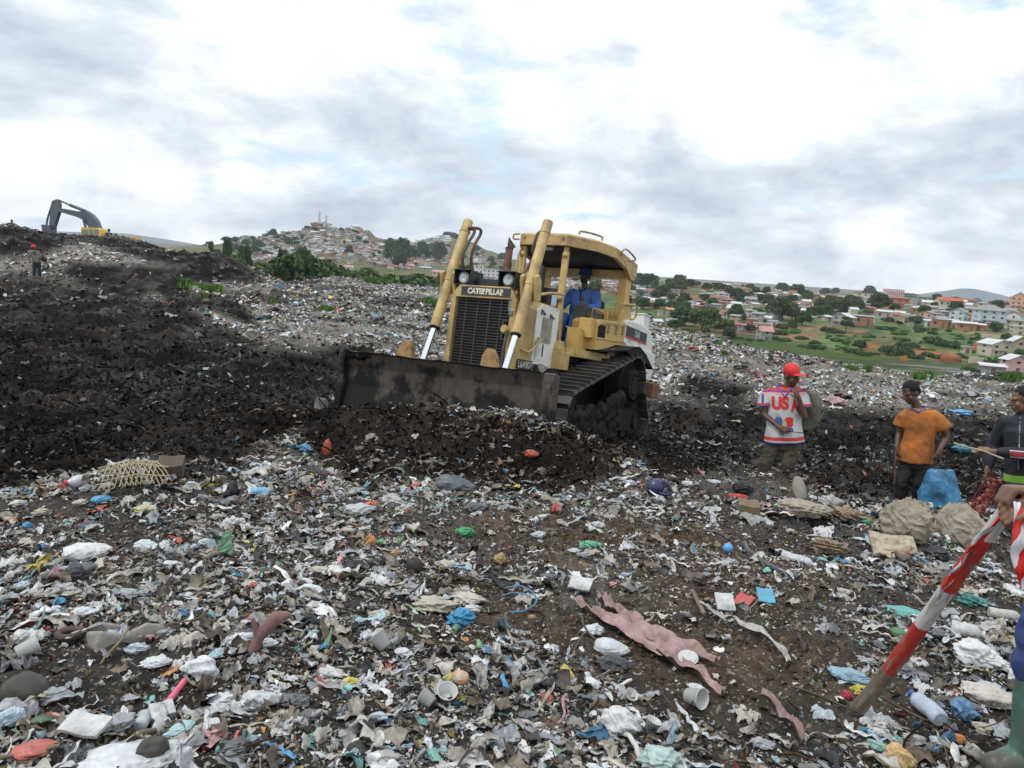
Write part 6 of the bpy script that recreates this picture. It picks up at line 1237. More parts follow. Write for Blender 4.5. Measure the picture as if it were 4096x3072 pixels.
for c_, rx, ry, mt_ in (((-.055, 0, 1.01), .045, .075, blum), ((.065, 0, 1.035), .05, .035, redm), ((.075, 0, .99), .035, .05, redm), ((.03, 0, .915), .085, .035, blum), ((-.06, 0, 1.09), .03, .03, paint('print_skin', (.5, .38, .33), .8)), ((.01, 0, .98), .025, .07, paint('print_cream', (.5, .42, .2), .8))): stick_on('print_patch', shA, ring_mesh(20, rx, ry), c_, (1, 0, 0), (0, 0, 1), mt_, cuts=2, off=.005)
colm = paint('collar_purple', (.16, .07, .26), .8)
m = MB(); m.tube([(-.075, .05, 1.425), (-.06, -.05, 1.40), (.02, -.115, 1.31), (.085, -.06, 1.40), (.095, .05, 1.425), (.01, .085, 1.43), (-.075, .05, 1.425)], .015, 8); m.build('collar', colm, shA)
for s0, s1, dx in ((sL, eL, -.02), (sR, eR, .02)):
    for f0, f1, mt_ in ((.40, .47, redm), (.50, .53, blum)):
        a, b_ = s0.lerp(s1, f0) + V3((dx * .8, 0, 0)), s0.lerp(s1, f1) + V3((dx * .9, 0, 0)); m = MB(); m.loft([(a, .094, .091), (b_, .095, .092)], 20); m.build('cuff_stripe', mt_, shA)
oliv = paint('olive_trousers', (.085, .075, .048), .9, dirt=(.04, .033, .024), dirt_amt=.6, dirt_scale=5)
m = MB(); m.loft([((0, 0, .66), .16, .12), ((0, 0, .84), .165, .125)], 20)
for sx, kn, an in ((-1, (-.215, -.06, .48), (-.27, .02, .12)), (1, (.055, -.06, .48), (.03, .02, .12))): m.cap((sx * .085, 0, .76), kn, .098, .082); m.cap(kn, an, .080, .068)
wrinkle(m.remesh('trousers', oliv, A, .014, 2), .010, 9, 8, 2.0)
capm = paint('red_cap', (.62, .03, .03), .7, bump=.15)
m = MB(); c = V3(hc); Rh = basis(.85, .22); m.sphere(c + V3((0, .0, .072)), [.092, .108, .095], 18, 12, Rh); m.sphere(c + Rh @ V3((0, -.115, .050)), [.072, .085, .010], 16, 8, Rh @ Matrix.Rotation(-.22, 3, 'X')); m.cap(c + Rh @ V3((0, .09, .03)), c + Rh @ V3((0, .125, .015)), .012, .008)
m.remesh('cap', capm, A, .008, 2)
m = MB(); m.bar((.03, -.30, .925), (.40, -.42, .915), .008, .008); rd = m.build('metal_hook', drk); rd.location = A.location; rd.rotation_euler = A.rotation_euler; tag(rd, 'thin metal picking rod in the hand of the man with the red cap', 'rod')
# slung sack behind him
sackm = paint('olive_sack', (.16, .155, .115), .85, dirt=(.07, .065, .05), dirt_amt=.6, dirt_scale=4, bump=.4)
m = MB(); m.loft([((.31, .12, 1.33), .07, .06), ((.33, .13, 1.18), .10, .08), ((.30, .13, 1.0), .10, .08), ((.27, .13, .88), .07, .06)], 18); m.cap((.24, .08, 1.36), (.37, .13, 1.24), .035, .05); sk = wrinkle(m.remesh('shoulder_sack', sackm, None, .014, 2), .012, 9, 3, .5); sk.location = A.location; sk.rotation_euler = A.rotation_euler; tag(sk, 'dull olive sack slung behind the man in the red cap', 'sack')

# -- young man in the orange shirt
Bp = person_root(920, 512, 9.8, 'young man in an orange t-shirt looking down with a blue bag in his hand', z=-1.20)
Bp.scale = (1.09,) * 3
R = basis(-.75, .42); hc = (-.06, -.02, 1.455)
m = MB(); add_head(m, hc, R, 1.04); m.cap((.015, .02, 1.26), (-.03, .01, 1.38), .05, .048)
m.loft([((0, 0, .70), .14, .09), ((.02, 0, 1.0), .13, .09), ((.03, .01, 1.18), .16, .09), ((.03, .01, 1.27), .12, .07)])
sL, eL, wL = V3((-.125, 0, 1.20)), V3((-.195, .02, .985)), V3((-.215, -.09, .83)); sR, eR, wR = V3((.205, 0, 1.18)), V3((.30, .03, .945)), V3((.215, -.11, .80))
m.cap(sL, eL, .042, .034); m.cap(eL, wL, .034, .024); m.cap(sR, eR, .044, .036); m.cap(eR, wR, .036, .025)
add_hand(m, wL, (.05, -.2, -.95), (-.8, -.5, 0), 1.2, .92, 1); add_hand(m, wR, (-.25, -.15, -.9), (.5, -.85, 0), 1.25, .95, -1)
for h0, k0, a0 in (((-.09, 0, .72), (-.17, -.05, .42), (-.19, .02, .05)), ((.07, 0, .72), (.02, -.03, .42), (-.02, .08, .05))): m.cap(h0, k0, .07, .05); m.cap(k0, a0, .048, .034); m.cap(a0, V3(a0) + V3((-.04, -.14, -.02)), .036, .028)
bodyB = m.remesh('body', skinA, Bp, .0075, 2); add_eyes(hc, R, bodyB, 1.04)
orm = paint('orange_jersey', (.52, .165, .022), .85, dirt=(.26, .095, .03), dirt_amt=.7, dirt_scale=3.2, grime2=(.33, .12, .03), bump=.15)
m = MB(); m.loft([((-.045, 0, .655), .205, .145, (1, 0, -.13)), ((-.03, 0, .75), .195, .14, (1, 0, -.1)), ((.01, 0, .92), .165, .12), ((.035, 0, 1.08), .17, .12), ((.04, .01, 1.17), .185, .11), ((.04, .012, 1.235), .165, .09), ((.02, .015, 1.275), .085, .065)], 28)
m.cap((-.10, .01, 1.20), sL.lerp(eL, .12), .072, .070); m.cap((.18, .01, 1.18), sR.lerp(eR, .12), .072, .072)
for s0, s1, dx in ((sL, eL, -.01), (sR, eR, .015)): d_ = (s1 - s0).normalized(); ax = d_.cross(V3((0, 1, 0))).normalized(); m.loft([(s0, .072, .070, ax), (s0.lerp(s1, .62) + V3((dx, 0, 0)), .082, .076, ax)], 16)
shB = wrinkle(m.remesh('shirt', orm, Bp, .010, 3), .010, 7, 14, .6)
m = MB(); m.tube([(-.055, .04, 1.295), (-.05, -.04, 1.275), (.015, -.085, 1.245), (.075, -.05, 1.265), (.09, .04, 1.29), (.02, .075, 1.30), (-.055, .04, 1.295)], .012, 8); m.build('collar', paint('blue_rib', (.06, .09, .25), .8), shB)
blkt = paint('black_trousers', (.018, .016, .015), .9, dirt=(.04, .032, .025), dirt_amt=.4)
m = MB(); m.loft([((-.02, 0, .58), .14, .11), ((-.01, 0, .75), .145, .11)], 20)
for sx, kn, an in ((-1, (-.175, -.05, .40), (-.195, .02, .08)), (1, (.02, -.03, .40), (-.02, .08, .08))): m.cap((sx * .08 - .02, 0, .66), kn, .092, .078); m.cap(kn, an, .076, .066)
wrinkle(m.remesh('trousers', blkt, Bp, .014, 2), .010, 9, 18, 2.0)
m = MB(); c = V3(hc); m.sphere(c + R @ V3((0, .032, .058)), [.086, .096, .085], 18, 12, R); m.sphere(c + R @ V3((0, .05, .0)), [.082, .07, .06], 14, 10, R); wrinkle(m.remesh('hair', hairm, Bp, .008, 1), .006, 40, 9, 1)
m = MB(); m.tube([(-.222, -.13, .80), (-.235, -.14, .62), (-.24, -.15, .42)], .008, 8); st = m.build('picking_stick', rust); st.location = Bp.location; st.rotation_euler = Bp.rotation_euler; st.scale = Bp.scale; tag(st, 'thin brown stick hanging from the hand of the orange shirted man', 'stick')
# blue woven bag
bgm, t, b = mat_new('woven_blue_bag'); l = t.links.new; tc = N(t, 'ShaderNodeTexCoord'); br = N(t, 'ShaderNodeTexVoronoi', in_Scale=24); l(tc.outputs['Object'], br.inputs['Vector']); nn = N(t, 'ShaderNodeTexNoise', in_Scale=5, in_Detail=6); l(tc.outputs['Object'], nn.inputs['Vector'])
r1 = ramp(t, [(.1, (.10, .33, .52, 1)), (.45, (.035, .16, .34, 1)), (.6, (.07, .26, .46, 1))], br.outputs['Distance']); r2 = ramp(t, [(.35, g4(.35)), (.6, g4(1.1))], nn.outputs[0]); mx = N(t, 'ShaderNodeMix', data_type='RGBA', blend_type='MULTIPLY'); mx.inputs[0].default_value = 1; l(r1.outputs[0], mx.inputs[6]); l(r2.outputs[0], mx.inputs[7]); l(mx.outputs[2], b.inputs['Base Color']); b.inputs['Roughness'].default_value = .55
m = MB(); m.loft([((.235, -.18, .60), .115, .05, (1, 0, .04)), ((.22, -.18, .50), .155, .10), ((.205, -.18, .32), .205, .125), ((.215, -.18, .16), .235, .13), ((.225, -.18, .10), .21, .11)], 24)
BG = empty('shopping_bag', Bp.location, 0, 'wide blue woven bag hanging from the hand of the orange shirted man', 'bag'); BG.rotation_euler = Bp.rotation_euler; BG.scale = Bp.scale
wrinkle(m.remesh('bag_body', bgm, BG, .014, 2), .016, 6, 31, .5)
for dy in (-.035, .035):
    m = MB(); m.tube([(.165, -.18 + dy, .58), (.185, -.17 + dy * .6, .68), (.20, -.13, .735), (.225, -.14, .73), (.26, -.17 + dy * .6, .67), (.29, -.18 + dy, .58)], .007, 6); m.build('handle', blkt, BG)

# -- man in the dark track jacket at the edge of the picture
Cc = person_root(1022, 560, 7.5, 'man in a dark track jacket with a red striped sleeve holding a stick', z=-.88)
navy = paint('navy_tracksuit', (.013, .014, .026), .75, dirt=(.045, .042, .045), dirt_amt=.3); R = basis(-1.15, .12); hc = (.045, -.02, 1.555)
m = MB(); add_head(m, hc, R, 1.05); m.cap((.08, .03, 1.36), (.06, .02, 1.48), .056, .052); m.loft([((.05, 0, .80), .14, .10), ((.06, 0, 1.0), .13, .10), ((.07, 0, 1.25), .16, .10), ((.07, 0, 1.36), .12, .08)])
sL, eL, wL = V3((-.10, .05, 1.33)), V3((-.20, .10, 1.10)), V3((-.26, -.02, .88)); sR, eR, wR = V3((.23, -.04, 1.33)), V3((.19, -.22, 1.06)), V3((-.20, -.30, 1.10))
m.cap(sL, eL, .046, .036); m.cap(eL, wL, .036, .026); m.cap(sR, eR, .048, .038); m.cap(eR, wR, .038, .027)
add_hand(m, wL, (-.1, -.1, -.95), (-.9, .2, 0), 1.3, .95, 1); add_hand(m, wR, (-.93, -.1, .2), (0, -.5, .85), 1.0, 1.0, 1)
for h0, k0, a0 in (((.0, 0, .80), (-.03, -.05, .45), (-.05, .04, .06)), ((.14, 0, .80), (.14, -.04, .45), (.14, .06, .06))): m.cap(h0, k0, .075, .052); m.cap(k0, a0, .05, .035); m.cap(a0, V3(a0) + V3((-.13, -.05, -.02)), .038, .03)
bodyC = m.remesh('body', skinB, Cc, .0075, 2); add_eyes(hc, R, bodyC, 1.05)
m = MB(); m.loft([((.055, 0, .80), .165, .13), ((.06, 0, .90), .175, .135), ((.06, 0, 1.1), .165, .13), ((.07, .0, 1.26), .185, .13), ((.07, .01, 1.35), .17, .10), ((.07, .02, 1.42), .085, .08), ((.07, .02, 1.46), .075, .072)], 26)
m.cap((.0, .03, 1.33), sL, .075, .07); m.cap(sL, eL, .072, .062); m.cap(eL, eL.lerp(wL, .8), .060, .045); m.cap((.18, 0, 1.33), sR, .075, .075); m.cap(sR, eR, .078, .066); m.cap(eR, eR.lerp(wR, .82), .066, .044)
jk = wrinkle(m.remesh('jacket', navy, Cc, .011, 3), .009, 8, 41, .8)
for f0, f1, mt_, rr_ in ((.10, .62, redm, .0), (.10, .62, whi, 1)):
    d_ = (wR - eR); up_ = V3((0, 0, 1)); off = V3((0, -.052, .01 if rr_ == 0 else .0))
    if rr_ == 0: me_ = rect_mesh(d_.length * (f1 - f0), .045); stick_on('sleeve_stripe', jk, me_, eR + d_ * f0 + V3((0, 0, -.022)), d_.normalized(), (0, 0, 1), paint('stripe_red', (.33, .04, .04), .8), cuts=3, off=.006)
    else:
        for dz in (-.036, .025): stick_on('sleeve_stripe', jk, rect_mesh(d_.length * (f1 - f0), .010), eR + d_ * f0 + V3((0, 0, dz)), d_.normalized(), (0, 0, 1), paint('stripe_white', (.5, .5, .5), .8), cuts=3, off=.006)
stick_on('zip', jk, rect_mesh(.010, .5), (.0, 0, .9), (1, 0, 0), (.05, 0, 1), paint('zip_grey', (.22, .22, .2), .5), off=.004)
grn = paint('green_shirt_hem', (.22, .42, .05), .8); m = MB(); m.loft([((.055, 0, .775), .190, .154), ((.055, 0, .84), .180, .142)], 26); m.build('shirt_hem', grn, Cc)
jean = paint('grey_jeans', (.13, .16, .17), .85, dirt=(.07, .075, .075), dirt_amt=.5); m = MB(); m.loft([((.06, 0, .60), .15, .12), ((.055, 0, .80), .165, .13)], 20)
for kn, an, hx in (((-.03, -.05, .44), (-.05, .04, .1), -.02), ((.14, -.04, .44), (.14, .06, .1), .13)): m.cap((hx, 0, .70), kn, .095, .08); m.cap(kn, an, .078, .068)
wrinkle(m.remesh('trousers', jean, Cc, .014, 2), .010, 9, 44, 2.0)
m = MB(); c = V3(hc); m.sphere(c + R @ V3((0, .030, .060)), [.084, .094, .080], 18, 12, R); m.sphere(c + R @ V3((0, .055, .005)), [.080, .066, .058], 14, 10, R); wrinkle(m.remesh('hair', hairm, Cc, .008, 1), .005, 40, 19, 1)
m = MB(); m.tube([(-.26, -.35, 1.11), (-.40, -.38, 1.15), (-.50, -.40, 1.19)], .009, 8); m.tube([(-.26, -.35, 1.11), (-.20, -.34, 1.08), (-.1, -.36, 1.04)], .009, 8); st = m.build('picking_stick', paint('pale_stick', (.34, .30, .24), .8)); st.location = Cc.location; st.rotation_euler = Cc.rotation_euler; tag(st, 'pale stick held out by the man in the dark track jacket', 'stick')
# net of red onion-like scraps hanging from his other hand, and a rod
NT = empty('net_bag', Cc.location, 0, 'net bag of dark red scraps hanging beside the man in the track jacket', 'bag'); NT.rotation_euler = Cc.rotation_euler
rs = paint('red_scraps', (.40, .10, .06), .6, dirt=(.12, .03, .03), dirt_amt=.5, dirt_scale=14); rr = random.Random(2); m = MB()
for k in range(70): u = rr.random(); m.sphere((-.20 - .22 * u + rr.uniform(-.05, .05), -.05 + rr.uniform(-.07, .07), .76 - .42 * u + rr.uniform(-.06, .06)), [rr.uniform(.012, .03) for _ in range(3)], 7, 5)
m.build('scraps', rs, NT); m = MB(); m.loft([((-.22, -.05, .84), .02, .02), ((-.24, -.05, .72), .07, .06), ((-.34, -.05, .50), .11, .09), ((-.40, -.05, .34), .07, .06)], 14); 
o_ = m.mesh('netting'); bmx = bmesh.new(); bmx.from_mesh(o_); bmesh.ops.subdivide_edges(bmx, edges=bmx.edges, cuts=2); bmesh.ops.wireframe(bmx, faces=bmx.faces, thickness=.004, use_replace=True); bmx.to_mesh(o_); bmx.free(); link('netting', o_, NT, paint('dark_red_net', (.20, .03, .04), .7))
m = MB(); p0, p1 = at(993, 473, 7.6), at(966, 489, 7.9); m.tube([p0, p1], .008, 8); tag(m.build('iron_rod', rust), 'thin iron rod sticking out of the earth beside the net bag', 'rod')

# -- man holding the stake: at the right border, mostly outside the picture
Dd = empty('person', (0, 0, 0), 0, 'person in blue overalls and green rubber boots gripping the striped stake', 'person')
bluo = paint('blue_overalls', (.028, .06, .20), .85, dirt=(.05, .07, .15), dirt_amt=.4, bump=.2); bootm = paint('green_rubber_boot', (.085, .20, .165), .42, dirt=(.075, .07, .05), dirt_amt=.8, dirt_scale=7, bump=.1)
px0 = at(1105, 700, 2.5); g0_ = lambda x, y: hz(x, y); W4 = lambda px, py, d: V3(at(px, py, d))
foot = W4(1006, 722, 2.62); ankle = W4(1031, 716, 2.62); knee = W4(1050, 622, 2.60); hip = W4(1112, 480, 2.60); hip.z = .92
foot.z = g0_(foot.x, foot.y) + .045; ankle.z = foot.z + .06
foot2 = W4(1120, 735, 2.45); foot2.z = g0_(foot2.x, foot2.y) + .045; ank2 = foot2 + V3((.10, .02, .06)); kn2 = V3((ank2.x + .02, ank2.y, .50)); hip2 = hip + V3((.1, -.16, 0)); chest = (hip + hip2) / 2 + V3((.02, .0, .45)); neck = chest + V3((-.02, 0, .16)); hd = neck + V3((-.05, 0, .18))
shl = chest + V3((-.0, .17, .05)); elb = shl + V3((-.06, -.10, -.27)); wr = W4(1042, 492, 2.30); shl2 = chest + V3((.0, -.19, .05)); elb2 = shl2 + V3((-.12, .06, -.26)); wr2 = W4(1044, 505, 2.22)
m = MB(); Rr = basis(-1.4, .3); add_head(m, hd, Rr, 1.05); m.cap(chest + V3((0, 0, .08)), hd - V3((0, 0, .06)), .06, .055); m.cap((hip + hip2) / 2, chest, .13, .14); m.cap(shl, elb, .05, .042); m.cap(elb, wr, .042, .030); m.cap(shl2, elb2, .05, .042); m.cap(elb2, wr2, .042, .030)
for h0, k0, a0 in ((hip, knee, ankle), (hip2, kn2, ank2)): m.cap(h0, k0, .08, .055); m.cap(k0, a0, .052, .036)
# the gripping hand: knuckles up, four fingers folded down over the stake's head, thumb behind
kn_c = W4(1008, 489, 2.28); dW = (kn_c - wr).normalized()
for k in range(4):
    off = V3((0, (k - 1.5) * .021, (k - 1.5) * -.004)); m.cap(wr + off * .6, kn_c + off + V3((.004 * k, 0, 0)), .017, .0125, 10)
    p0 = kn_c + off + V3((.004 * k, 0, 0)); p1 = p0 + V3((-.016, 0, -.034 - .003 * (k % 2))); p2 = p1 + V3((.014, -.002, -.026)); p3 = p2 + V3((.020, -.002, -.008)); m.cap(p0, p1, .0118, .0105, 10); m.cap(p1, p2, .0104, .0092, 10); m.cap(p2, p3, .0092, .008, 10)
m.cap(wr + V3((-.01, -.03, -.015)), wr + V3((-.045, -.045, -.04)), .016, .012, 10); m.cap(wr + V3((-.045, -.045, -.04)), wr + V3((-.068, -.035, -.062)), .0115, .0095, 10)
add_hand(m, wr2, (-.8, .3, -.35), (.2, -.6, .75), 1.2, .95, 1)
bD = m.remesh('body', skinB, Dd, .0045, 2, .5); add_eyes(hd, Rr, bD, 1.05)
m = MB(); m.cap((hip + hip2) / 2 + V3((0, 0, -.02)), chest, .165, .17); m.cap(chest, (shl + shl2) / 2, .15, .13); m.cap(shl, elb, .075, .06); m.cap(elb, elb.lerp(wr, .5), .06, .05); m.cap(shl2, elb2, .075, .06); m.cap(elb2, elb2.lerp(wr2, .5), .06, .05)
for h0, k0, a0 in ((hip, knee, ankle), (hip2, kn2, ank2)): m.cap(h0, k0, .11, .085); m.cap(k0, k0.lerp(a0, .35), .085, .082)
wrinkle(m.remesh('overalls', bluo, Dd, .012, 2), .010, 8, 51, 1.5)
for k0, a0, f0 in ((knee, ankle, foot), (kn2, ank2, foot2)):
    m = MB(); t0 = k0.lerp(a0, .26); m.loft([(t0 + V3((.01, 0, .02)), .078, .072), (k0.lerp(a0, .6), .068, .062), (a0 + V3((.01, 0, .05)), .060, .055), (a0 + V3((.01, 0, -.05)), .062, .052)], 20); m.cap(a0 + V3((.02, 0, -.03)), f0 + V3((.03, 0, .005)), .055, .052); m.cap(f0 + V3((.05, 0, .0)), f0 + V3((-.01, 0, -.005)), .053, .046)
    bt = m.remesh('boot', bootm, Dd, .008, 2); m = MB(); m.loft([(f0 + V3((.055, 0, -.052)), .125, .052), (f0 + V3((.055, 0, -.030)), .128, .055)], 20); m.build('sole', paint('boot_sole', (.10, .12, .10), .7), bt)
m = MB(); m.sphere(hd + V3((.02, 0, .06)), [.1, .09, .085], 16, 10); m.build('hair', hairm, Dd)

# -- the driver, seated in the machine (machine coordinates)
Dv = empty('person'); Dv.matrix_world = MT; tag(Dv, 'driver in blue overalls, blue cap and dark mask sitting at the controls', 'person')
Rd = Matrix.Rotation(math.pi / 2 + .18, 3, 'Z') @ Matrix.Rotation(.10, 3, 'X'); hc = (-1.14, .07, 2.70)
m = MB(); add_head(m, hc, Rd, 1.08); m.cap((-1.17, .08, 2.46), (-1.15, .07, 2.60), .062, .056); ax, ay = (0, 1, 0), (1, 0, 0)
m.loft([((-1.15, .08, 1.85), .16, .12, ax, ay), ((-1.16, .08, 2.2), .16, .12, ax, ay), ((-1.17, .08, 2.44), .16, .10, ax, ay)])
s1, e1, w1 = V3((-1.16, .30, 2.42)), V3((-1.02, .40, 2.16)), V3((-.68, .36, 2.16)); s2, e2, w2 = V3((-1.16, -.14, 2.42)), V3((-1.0, -.25, 2.16)), V3((-.66, -.15, 2.12))
m.cap(s1, e1, .05, .042); m.cap(e1, w1, .042, .03); m.cap(s2, e2, .05, .042); m.cap(e2, w2, .042, .03); add_hand(m, w1, (.95, .0, .1), (0, 0, 1), 1.2, 1.0, -1); add_hand(m, w2, (.95, .05, .1), (0, 0, 1), 1.2, 1.0, 1)
for yy in (-.02, .20): m.cap((-1.12, yy, 1.92), (-.68, yy, 1.95), .08, .06); m.cap((-.68, yy, 1.95), (-.50, yy, 1.50), .055, .04); m.cap((-.50, yy, 1.42), (-.36, yy, 1.36), .04, .032)
bdv = m.remesh('body', skinA, Dv, .010, 2); add_eyes(hc, Rd, bdv, 1.08)
blw = paint('blue_work_suit', (.075, .17, .48), .8, dirt=(.035, .08, .24), dirt_amt=.5, bump=.1)
m = MB(); m.loft([((-1.14, .08, 1.84), .20, .16, ax, ay), ((-1.14, .08, 2.05), .21, .16, ax, ay), ((-1.16, .08, 2.3), .22, .15, ax, ay), ((-1.17, .08, 2.44), .20, .12, ax, ay), ((-1.17, .08, 2.50), .10, .08, ax, ay)], 26)
m.cap(s1, e1, .082, .068); m.cap(e1, e1.lerp(w1, .8), .066, .048); m.cap(s2, e2, .082, .068); m.cap(e2, e2.lerp(w2, .8), .066, .048)
for yy in (-.02, .20): m.cap((-1.12, yy, 1.92), (-.68, yy, 1.96), .105, .085); m.cap((-.68, yy, 1.96), (-.50, yy, 1.46), .082, .07)
sv = wrinkle(m.remesh('overalls', blw, Dv, .014, 3), .012, 8, 61, .9)
m = MB(); m.tube([(-1.10, .0, 2.52), (-1.03, .07, 2.44), (-1.10, .14, 2.52)], .014, 8); m.tube([(-1.035, .07, 2.44), (-1.0, .07, 2.15)], .010, 6); m.build('collar', blkt, sv)
m = MB(); m.sphere(V3(hc) + Rd @ V3((0, -.045, -.045)), [.066, .060, .062], 16, 10, Rd); m.remesh('face_mask', paint('dark_mask', (.012, .016, .03), .8), Dv, .008, 1)
m = MB(); c = V3(hc); m.sphere(c + V3((0, 0, .085)), [.105, .095, .10], 16, 10, Rd); m.sphere(c + V3((.0, 0, .06)), [.135, .125, .014], 18, 8, Rd); m.sphere(c + V3((0, 0, .10)), [.115, .105, .085], 16, 10, Rd); m.sphere(c + Rd @ V3((0, -.13, .045)), [.085, .07, .012], 14, 8, Rd); m.remesh('cap', paint('navy_hat', (.015, .04, .13), .8), Dv, .010, 2)

# -- small far figures
def far_person(px, py, dep, label, shirt, legs, hat, h=1.68, lean=0.0, sink=0.0, bag=None):
    P = at(px, py, dep); z = hz(P[0], P[1]) - sink; o = empty('person', (P[0], P[1], z), -math.atan2(P[0], P[1])); tag(o, label, 'person'); k = h / 1.7
    m = MB(); add_head(m, (lean, 0, 1.56 * k), basis(.6), 1.05); m.cap((lean * .8, 0, 1.3 * k), (lean, 0, 1.5 * k), .06, .055); m.cap((0, 0, .85 * k), (lean * .8, 0, 1.3 * k), .13, .14)
    for sx in (-1, 1): m.cap((lean * .8 + sx * .19, 0, 1.36 * k), (lean * .6 + sx * .25, -.04, 1.08 * k), .05, .04); m.cap((lean * .6 + sx * .25, -.04, 1.08 * k), (lean * .5 + sx * .22, -.14, .85 * k), .04, .03); add_hand(m, (lean * .5 + sx * .22, -.14, .85 * k), (0, -.2, -1), (sx, 0, 0), .8, 1, -sx); m.cap((sx * .09, 0, .85 * k), (sx * .13, 0, .08), .08, .045); m.cap((sx * .13, 0, .05), (sx * .13, -.14, .03), .045, .035)
    m.remesh('body', skinA, o, .02, 1)
    m = MB(); m.loft([((0, 0, .80 * k), .19, .14), ((lean * .5, 0, 1.1 * k), .19, .14), ((lean * .8, 0, 1.33 * k), .20, .12), ((lean * .85, 0, 1.43 * k), .09, .08)], 18)
    for sx in (-1, 1): m.cap((lean * .8 + sx * .17, 0, 1.36 * k), (lean * .6 + sx * .25, -.04, 1.08 * k), .075, .065)
    m.remesh('shirt', shirt, o, .025, 1)
    m = MB()
    for sx in (-1, 1): m.cap((sx * .09, 0, .85 * k), (sx * .13, 0, .12), .11, .07)
    m.remesh('trousers', legs, o, .025, 1)
    if hat: m = MB(); m.sphere((lean, 0, 1.63 * k), [.11, .12, .10], 14, 9); m.sphere((lean, -.08, 1.60 * k), [.10, .12, .015], 12, 6); m.build('cap', hat, o)
    if bag: m = MB(); m.cap((lean + .1, .14, 1.35 * k), (.34, .16, .98 * k), .08, .14); b_ = m.build('shoulder_bag', bag); b_.location = o.location; b_.rotation_euler = o.rotation_euler; tag(b_, 'dark red bag slung over the shoulder of the lone scavenger', 'bag')
    return o
far_person(37, 276, 40, 'lone scavenger in grey shirt and red cap walking below the dark heap', paint('grey_cloth', (.20, .19, .16), .9), paint('dark_blue_cloth', (.03, .035, .07), .9), capm, lean=-.12, bag=paint('dark_red_bag', (.09, .03, .03), .8))
dkb = paint('blue_cloth', (.05, .08, .2), .9)
far_person(12, 228, 56, 'small blue clad person standing on the crest at the left border', dkb, dkb, None, sink=.9)
far_person(109, 236, 58, 'person in a dark shirt and blue hat behind the heap beside the excavator', blkt, blkt, dkb, sink=.9)
far_person(371, 278, 64, 'person in white hat and blue shirt at the far edge of the pale plain', paint('blue_green_cloth', (.08, .22, .32), .9), dkb, whi, h=1.4, sink=.9)

# ------------------------------------------------------------------ the things lying in front
def ridged(V, sc, seed, amp):
    n = np.zeros(len(V)); r = np.random.default_rng(seed)
    for j in range(5):
        a = r.normal(size=3); a /= np.linalg.norm(a); b_ = r.normal(size=3); b_ /= np.linalg.norm(b_); f = sc * (1.5 ** j) * r.uniform(.8, 1.2); n += (1 - 2 * np.abs(np.sin(V @ a * f + r.uniform(0, 6) + 1.3 * np.sin(V @ b_ * f * .7 + r.uniform(0, 6))))) / (1.5 ** j)
    return n * amp
def film(name, c, tr=.25, rough=.35, dirt=None, amt=.35):
    return paint(name, c, rough, dirt=dirt or tuple(v * .35 + .02 for v in c), dirt_amt=amt, dirt_scale=9, var=.2, bump=.25, bscale=70, spec=.45)
_fm = {}
def fm_(c):
    k = tuple(round(v, 2) for v in c)
    if k not in _fm: _fm[k] = film('film_plastic', c)
    return _fm[k]
ICO4 = ico(5)
def place(o, px, py, label, cat, group=None, yaw=None, sink=0.0, tilt=0.0):
    P = hit(px, py, 1.3, 60); o.location = (P[0], P[1], P[2] - sink); az = math.atan2(P[0], P[1]); o.rotation_euler = (tilt, 0, (-az if yaw is None else -az + yaw)); tag(o, label, cat, group); return float((P - CAM) @ cF)
def depth_at(px, py): P = hit(px, py, 1.3, 60); return float((P - CAM) @ cF)
SD = [100]
def crumple(px, py, wpx, hpx, c, label, name='plastic_bag', cat='plastic bag', group=None, flat=.55, tail=.5, amp=.16, mat=None, yaw=None, sc=5):
    SD[0] += 1; d = depth_at(px, py); w, h = wpx * d / FPX, hpx * d / FPX; V, F = ICO4; V = V.copy() * 2; r = np.random.default_rng(SD[0])
    a = r.normal(size=3); V = V * (1 + ridged(V, sc, SD[0], amp * .5)[:, None]); V[:, 0] += tail * np.clip(V[:, 0], 0, 2) ** 2 * .5; V[:, 2] *= 1 - .45 * np.clip(V[:, 0], 0, 1.3) * tail; V = V + r.normal(0, .006, V.shape)
    V[:, 0] *= w / np.ptp(V[:, 0]); V[:, 1] *= w * .6 / np.ptp(V[:, 1]); V[:, 2] *= h / np.ptp(V[:, 2]) ; V[:, 2] -= V[:, 2].min() + .15 * h
    o = link(name, mesh_np(name, V, F, mat or fm_(c), None, False)); place(o, px, py + hpx * .42, label, cat, group, yaw=r.uniform(-.5, .5) + (math.pi if r.random() < .5 else 0) if yaw is None else yaw, sink=0); return o
